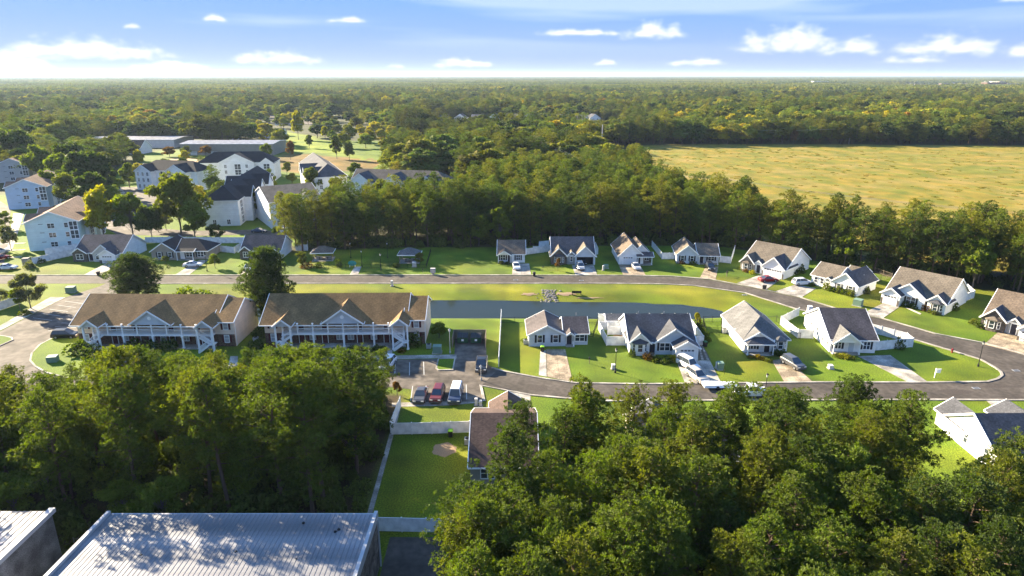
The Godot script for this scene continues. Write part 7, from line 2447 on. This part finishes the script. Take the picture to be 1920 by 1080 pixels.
func shrubs() -> void:
	var rows := [
		[Vector2(-78.34, -111.58), 2.6, 2.6, "shrub_green", "tall hedge bush at the left stair of the curved-lawn apartments"], [Vector2(-75.34, -110.13), 2.2, 1.9, "shrub_green", "dark bush before the left stair of the curved-lawn apartments"], [Vector2(-72.12, -109.19), 2.0, 1.3, "shrub_green", "low dark bush right of the left stair"],
		[Vector2(-69.4, -113.3), 2.0, 1.8, "shrub_green", "hedge bush under the gallery, left of three"], [Vector2(-66.17, -113.3), 2.1, 1.9, "shrub_green", "hedge bush under the gallery, middle of three"], [Vector2(-62.93, -113.3), 2.0, 1.8, "shrub_green", "hedge bush under the gallery, right of three"],
		[Vector2(-47.12, -114.57), 2.0, 1.7, "shrub_green", "dark bush at the right end of the curved-lawn apartments"], [Vector2(-48.12, -119.88), 2.2, 2.2, "shrub_green", "tall dark bush between the two apartments"], [Vector2(-44.11, -113.3), 1.6, 1.2, "rust_leaf", "reddish bush at the pond-side apartments' left corner"],
		[Vector2(-29.24, -112.56), 1.2, 0.9, "shrub_green", "clipped bush before the pond-side gallery, first from the left"], [Vector2(-28.02, -112.8), 1.3, 1.1, "shrub_green", "clipped bush before the pond-side gallery, second from the left"], [Vector2(-24.8, -112.8), 1.2, 1.0, "shrub_green", "clipped bush before the pond-side gallery, third from the left"], [Vector2(-23.73, -112.8), 1.2, 1.0, "shrub_green", "clipped bush before the pond-side gallery, fourth from the left"],
		[Vector2(-18.09, -115.08), 1.8, 2.4, "shrub_green", "tall bush by the right stair of the pond-side apartments"], [Vector2(-20.19, -112.06), 1.0, 0.7, "rust_leaf", "low brownish bush at the right stair's foot"],
		[Vector2(71.25, -113.81), 1.3, 2.0, "shrub_green", "round clipped shrub before the white corner fence"],
		[Vector2(2.52, -116.91), 0.9, 0.8, "shrub_green", "small bush at the blue-grey house's left wall"],
		[Vector2(24.15, -108.95), 1.3, 1.1, "rust_leaf", "russet shrub before the bay-window house, left of the bed"], [Vector2(25.57, -108.02), 1.4, 1.0, "pine_olive", "olive shrub in the middle of the bay-window house's bed"], [Vector2(26.92, -107.34), 1.4, 1.1, "shrub_green", "green shrub right in the bay-window house's bed"], [Vector2(28.25, -108.25), 1.3, 1.2, "yellow_green", "yellow-tipped shrub nearest the boxy white van"], [Vector2(21.55, -110.37), 0.9, 1.0, "shrub_green", "dark bush at the bay-window house's left corner"],
		[Vector2(42.4, -109.42), 0.7, 0.6, "autumn_gold", "small yellow-flowered clump by the wide porch, left"], [Vector2(43.65, -109.19), 0.9, 0.8, "autumn_gold", "larger yellow-flowered clump by the wide porch"], [Vector2(44.34, -108.72), 0.7, 0.6, "autumn_gold", "yellow clump right of the larger one"], [Vector2(45.13, -107.79), 0.8, 0.6, "pine_olive", "olive clump beside the dark car's drive"], [Vector2(47.51, -110.61), 1.0, 1.4, "shrub_green", "dark bush before the grey bay window"], [Vector2(48.57, -110.37), 0.9, 1.2, "shrub_green", "dark bush right of the grey bay window"],
		[Vector2(58.21, -109.89), 1.0, 0.8, "pine_olive", "low shrub before the bright white house, left"], [Vector2(59.13, -109.42), 1.1, 0.8, "yellow_green", "yellowish shrub before the bright white house, middle"], [Vector2(60.25, -109.19), 1.0, 0.7, "pine_olive", "low shrub before the bright white house, right"],
		[Vector2(59.66, -166.31), 1.1, 1.2, "pine_olive", "olive bush at the left corner of the broad tan-roofed house"], [Vector2(60.08, -163.85), 1.1, 1.0, "rust_leaf", "russet bush under the stone bay of the broad tan-roofed house"], [Vector2(60.79, -161.93), 1.0, 1.0, "yellow_green", "yellow-green bush right of the russet one"], [Vector2(71.46, -161.93), 1.6, 2.2, "shrub_green", "tall dark bush against the white gable wall, left of two"], [Vector2(73.54, -163.36), 1.6, 2.0, "shrub_green", "tall dark bush against the white gable wall, right of two"],
		[Vector2(71.69, -152.05), 1.0, 1.0, "shrub_green", "bush at the porch left of the low white house's hedge"], [Vector2(73.95, -149.14), 1.2, 1.5, "pine_olive", "hedge shrub of the low white house, first from the left"], [Vector2(74.77, -147.92), 1.2, 1.5, "shrub_green", "hedge shrub of the low white house, second from the left"], [Vector2(75.7, -146.72), 1.2, 1.5, "pine_olive", "hedge shrub of the low white house, third from the left"], [Vector2(76.62, -145.54), 1.2, 1.5, "shrub_green", "hedge shrub of the low white house, fourth from the left"], [Vector2(77.16, -144.37), 1.1, 1.3, "pine_olive", "hedge shrub of the low white house, fifth from the left"], [Vector2(81.55, -146.32), 1.4, 2.2, "grey_green", "loose tall bush at the low white house's right wall"],
		[Vector2(85.99, -137.37), 1.4, 1.3, "shrub_green", "dark bush under the middle window of the large white house, left"], [Vector2(86.79, -136.31), 1.4, 1.3, "shrub_green", "dark bush under the middle window of the large white house, right"], [Vector2(88.57, -134.26), 1.3, 1.2, "rust_leaf", "brownish bush under the stone bay of the large white house, left"], [Vector2(89.16, -132.58), 1.3, 1.3, "pine_olive", "bush under the stone bay of the large white house, right"], [Vector2(94.59, -134.94), 1.4, 2.0, "shrub_green", "dark bush at the large white house's right wall"],
		[Vector2(93.44, -126.25), 1.2, 1.4, "pine_olive", "bush at the left corner of the right-edge house"], [Vector2(93.53, -124.45), 1.4, 1.2, "shrub_green", "bush under the stone bay of the right-edge house, left"], [Vector2(94.41, -123.86), 1.4, 1.2, "rust_leaf", "bush under the stone bay of the right-edge house, right"], [Vector2(95.86, -124.75), 1.1, 1.8, "yellow_green", "upright yellowish bush at the right-edge house's entrance"],
		[Vector2(45.39, -171.97), 1.3, 1.0, "rust_leaf", "russet bush under the pale blue house's left window"], [Vector2(48.12, -170.91), 1.3, 0.9, "pine_olive", "low bush under the pale blue house's right window"],
		[Vector2(-2.85, -171.97), 1.2, 0.9, "pine_olive", "low bush under the cottage's left window"], [Vector2(-1.14, -171.44), 1.0, 0.7, "shrub_green", "low bush right of the cottage's porch post"],
		[Vector2(-50.53, -167.82), 1.4, 1.6, "shrub_green", "round dark shrub left of the playground path, first"], [Vector2(-45.61, -168.84), 1.2, 1.8, "shrub_green", "round dark shrub left of the playground path, second"], [Vector2(-30.37, -168.33), 1.2, 1.6, "shrub_green", "round dark shrub right of the playground path"], [Vector2(-53.74, -167.82), 2.0, 1.6, "rust_leaf", "dark reddish bush at the playground's left corner"],
		[Vector2(-69.75, -142.47), 3.4, 2.2, "oak_green", "low spreading bush right of the broad dark pine"], [Vector2(-73.01, -141.72), 3.0, 2.6, "oak_green", "spreading bush beside the broad dark pine's trunk"],
		[Vector2(-102.34, -131.92), 1.4, 1.3, "pine_olive", "small olive bush by the far-left parking bays"], [Vector2(-125.83, -167.31), 1.6, 2.0, "grey_green", "pale green bush at the end of the long white fence"], [Vector2(-127.04, -173.04), 1.8, 1.6, "shrub_green", "dark bush at the mint gable's foot"],
		[Vector2(-29.37, -281.15), 2.2, 1.8, "grey_green", "long low hedge in the far corner car park, left part"], [Vector2(-25.08, -278.52), 2.2, 1.8, "grey_green", "long low hedge in the far corner car park, right part"],
		[Vector2(36.55, -117.17), 0.9, 0.7, "shrub_green", "low bush at the green-lidded bin"],
	]
	for i in rows.size():
		var s: Array = rows[i]
		shrub("shrub", s[0], s[1], s[2], s[3], s[4], "garden shrubs", i)
	# the dark hedge line that runs from the pond corner towards the street
	var h := Node3D.new()
	h.name = numbered("hedge")
	add_child(h)
	tag(h, "dark clipped hedge running from the yellow shrub towards the street", "hedge")
	for k in 7:
		var p: Vector2 = Vector2(37.55, -125.05).lerp(Vector2(37.06, -117.17), k / 6.0)
		part("foliage", bushes[k % 4], M.shrub_green, h, Transform3D(Basis(Vector3.UP, k * 1.3).scaled(Vector3(0.8, 1.2, 0.9)), g3(p)))


func _ready() -> void:
	var cam := Camera3D.new()
	cam.name = "camera"
	cam.position = Vector3(0, 48, 0)
	cam.rotation_degrees = Vector3(-17.703, 0, 0)
	cam.fov = 46.729
	cam.near = 0.5
	cam.far = 60000.0
	add_child(cam)
	cam.current = true
	var we := WorldEnvironment.new()
	we.name = "world_environment"
	var env := Environment.new()
	env.background_mode = Environment.BG_SKY
	var sky := Sky.new()
	var pano := PanoramaSkyMaterial.new()
	pano.panorama = sky_picture()
	pano.energy_multiplier = 1.0
	sky.sky_material = pano
	env.sky = sky
	env.background_energy_multiplier = 0.25
	env.tonemap_mode = Environment.TONE_MAPPER_LINEAR
	env.tonemap_exposure = 5.2
	env.volumetric_fog_enabled = true
	env.volumetric_fog_density = 0.00005
	env.volumetric_fog_albedo = Color(0.78, 0.87, 1.0)
	env.volumetric_fog_anisotropy = 0.25
	env.volumetric_fog_length = 4000.0
	env.sdfgi_enabled = true
	env.ssao_enabled = true
	env.ssil_enabled = true
	we.environment = env
	add_child(we)
	var sun := DirectionalLight3D.new()
	sun.name = "sun"
	sun.light_energy = 1.6
	sun.light_color = Color(1.0, 0.93, 0.8)
	sun.light_angular_distance = 0.5
	sun.shadow_enabled = true
	sun.directional_shadow_max_distance = 600.0
	sun.look_at_from_position(SUN * 100.0, Vector3())
	add_child(sun)
	rng.seed = 1
	materials()
	tree_kinds()
	setting()
	houses()
	apartments()
	far_buildings()
	foreground()
	woods()
	vehicles()
	furniture()
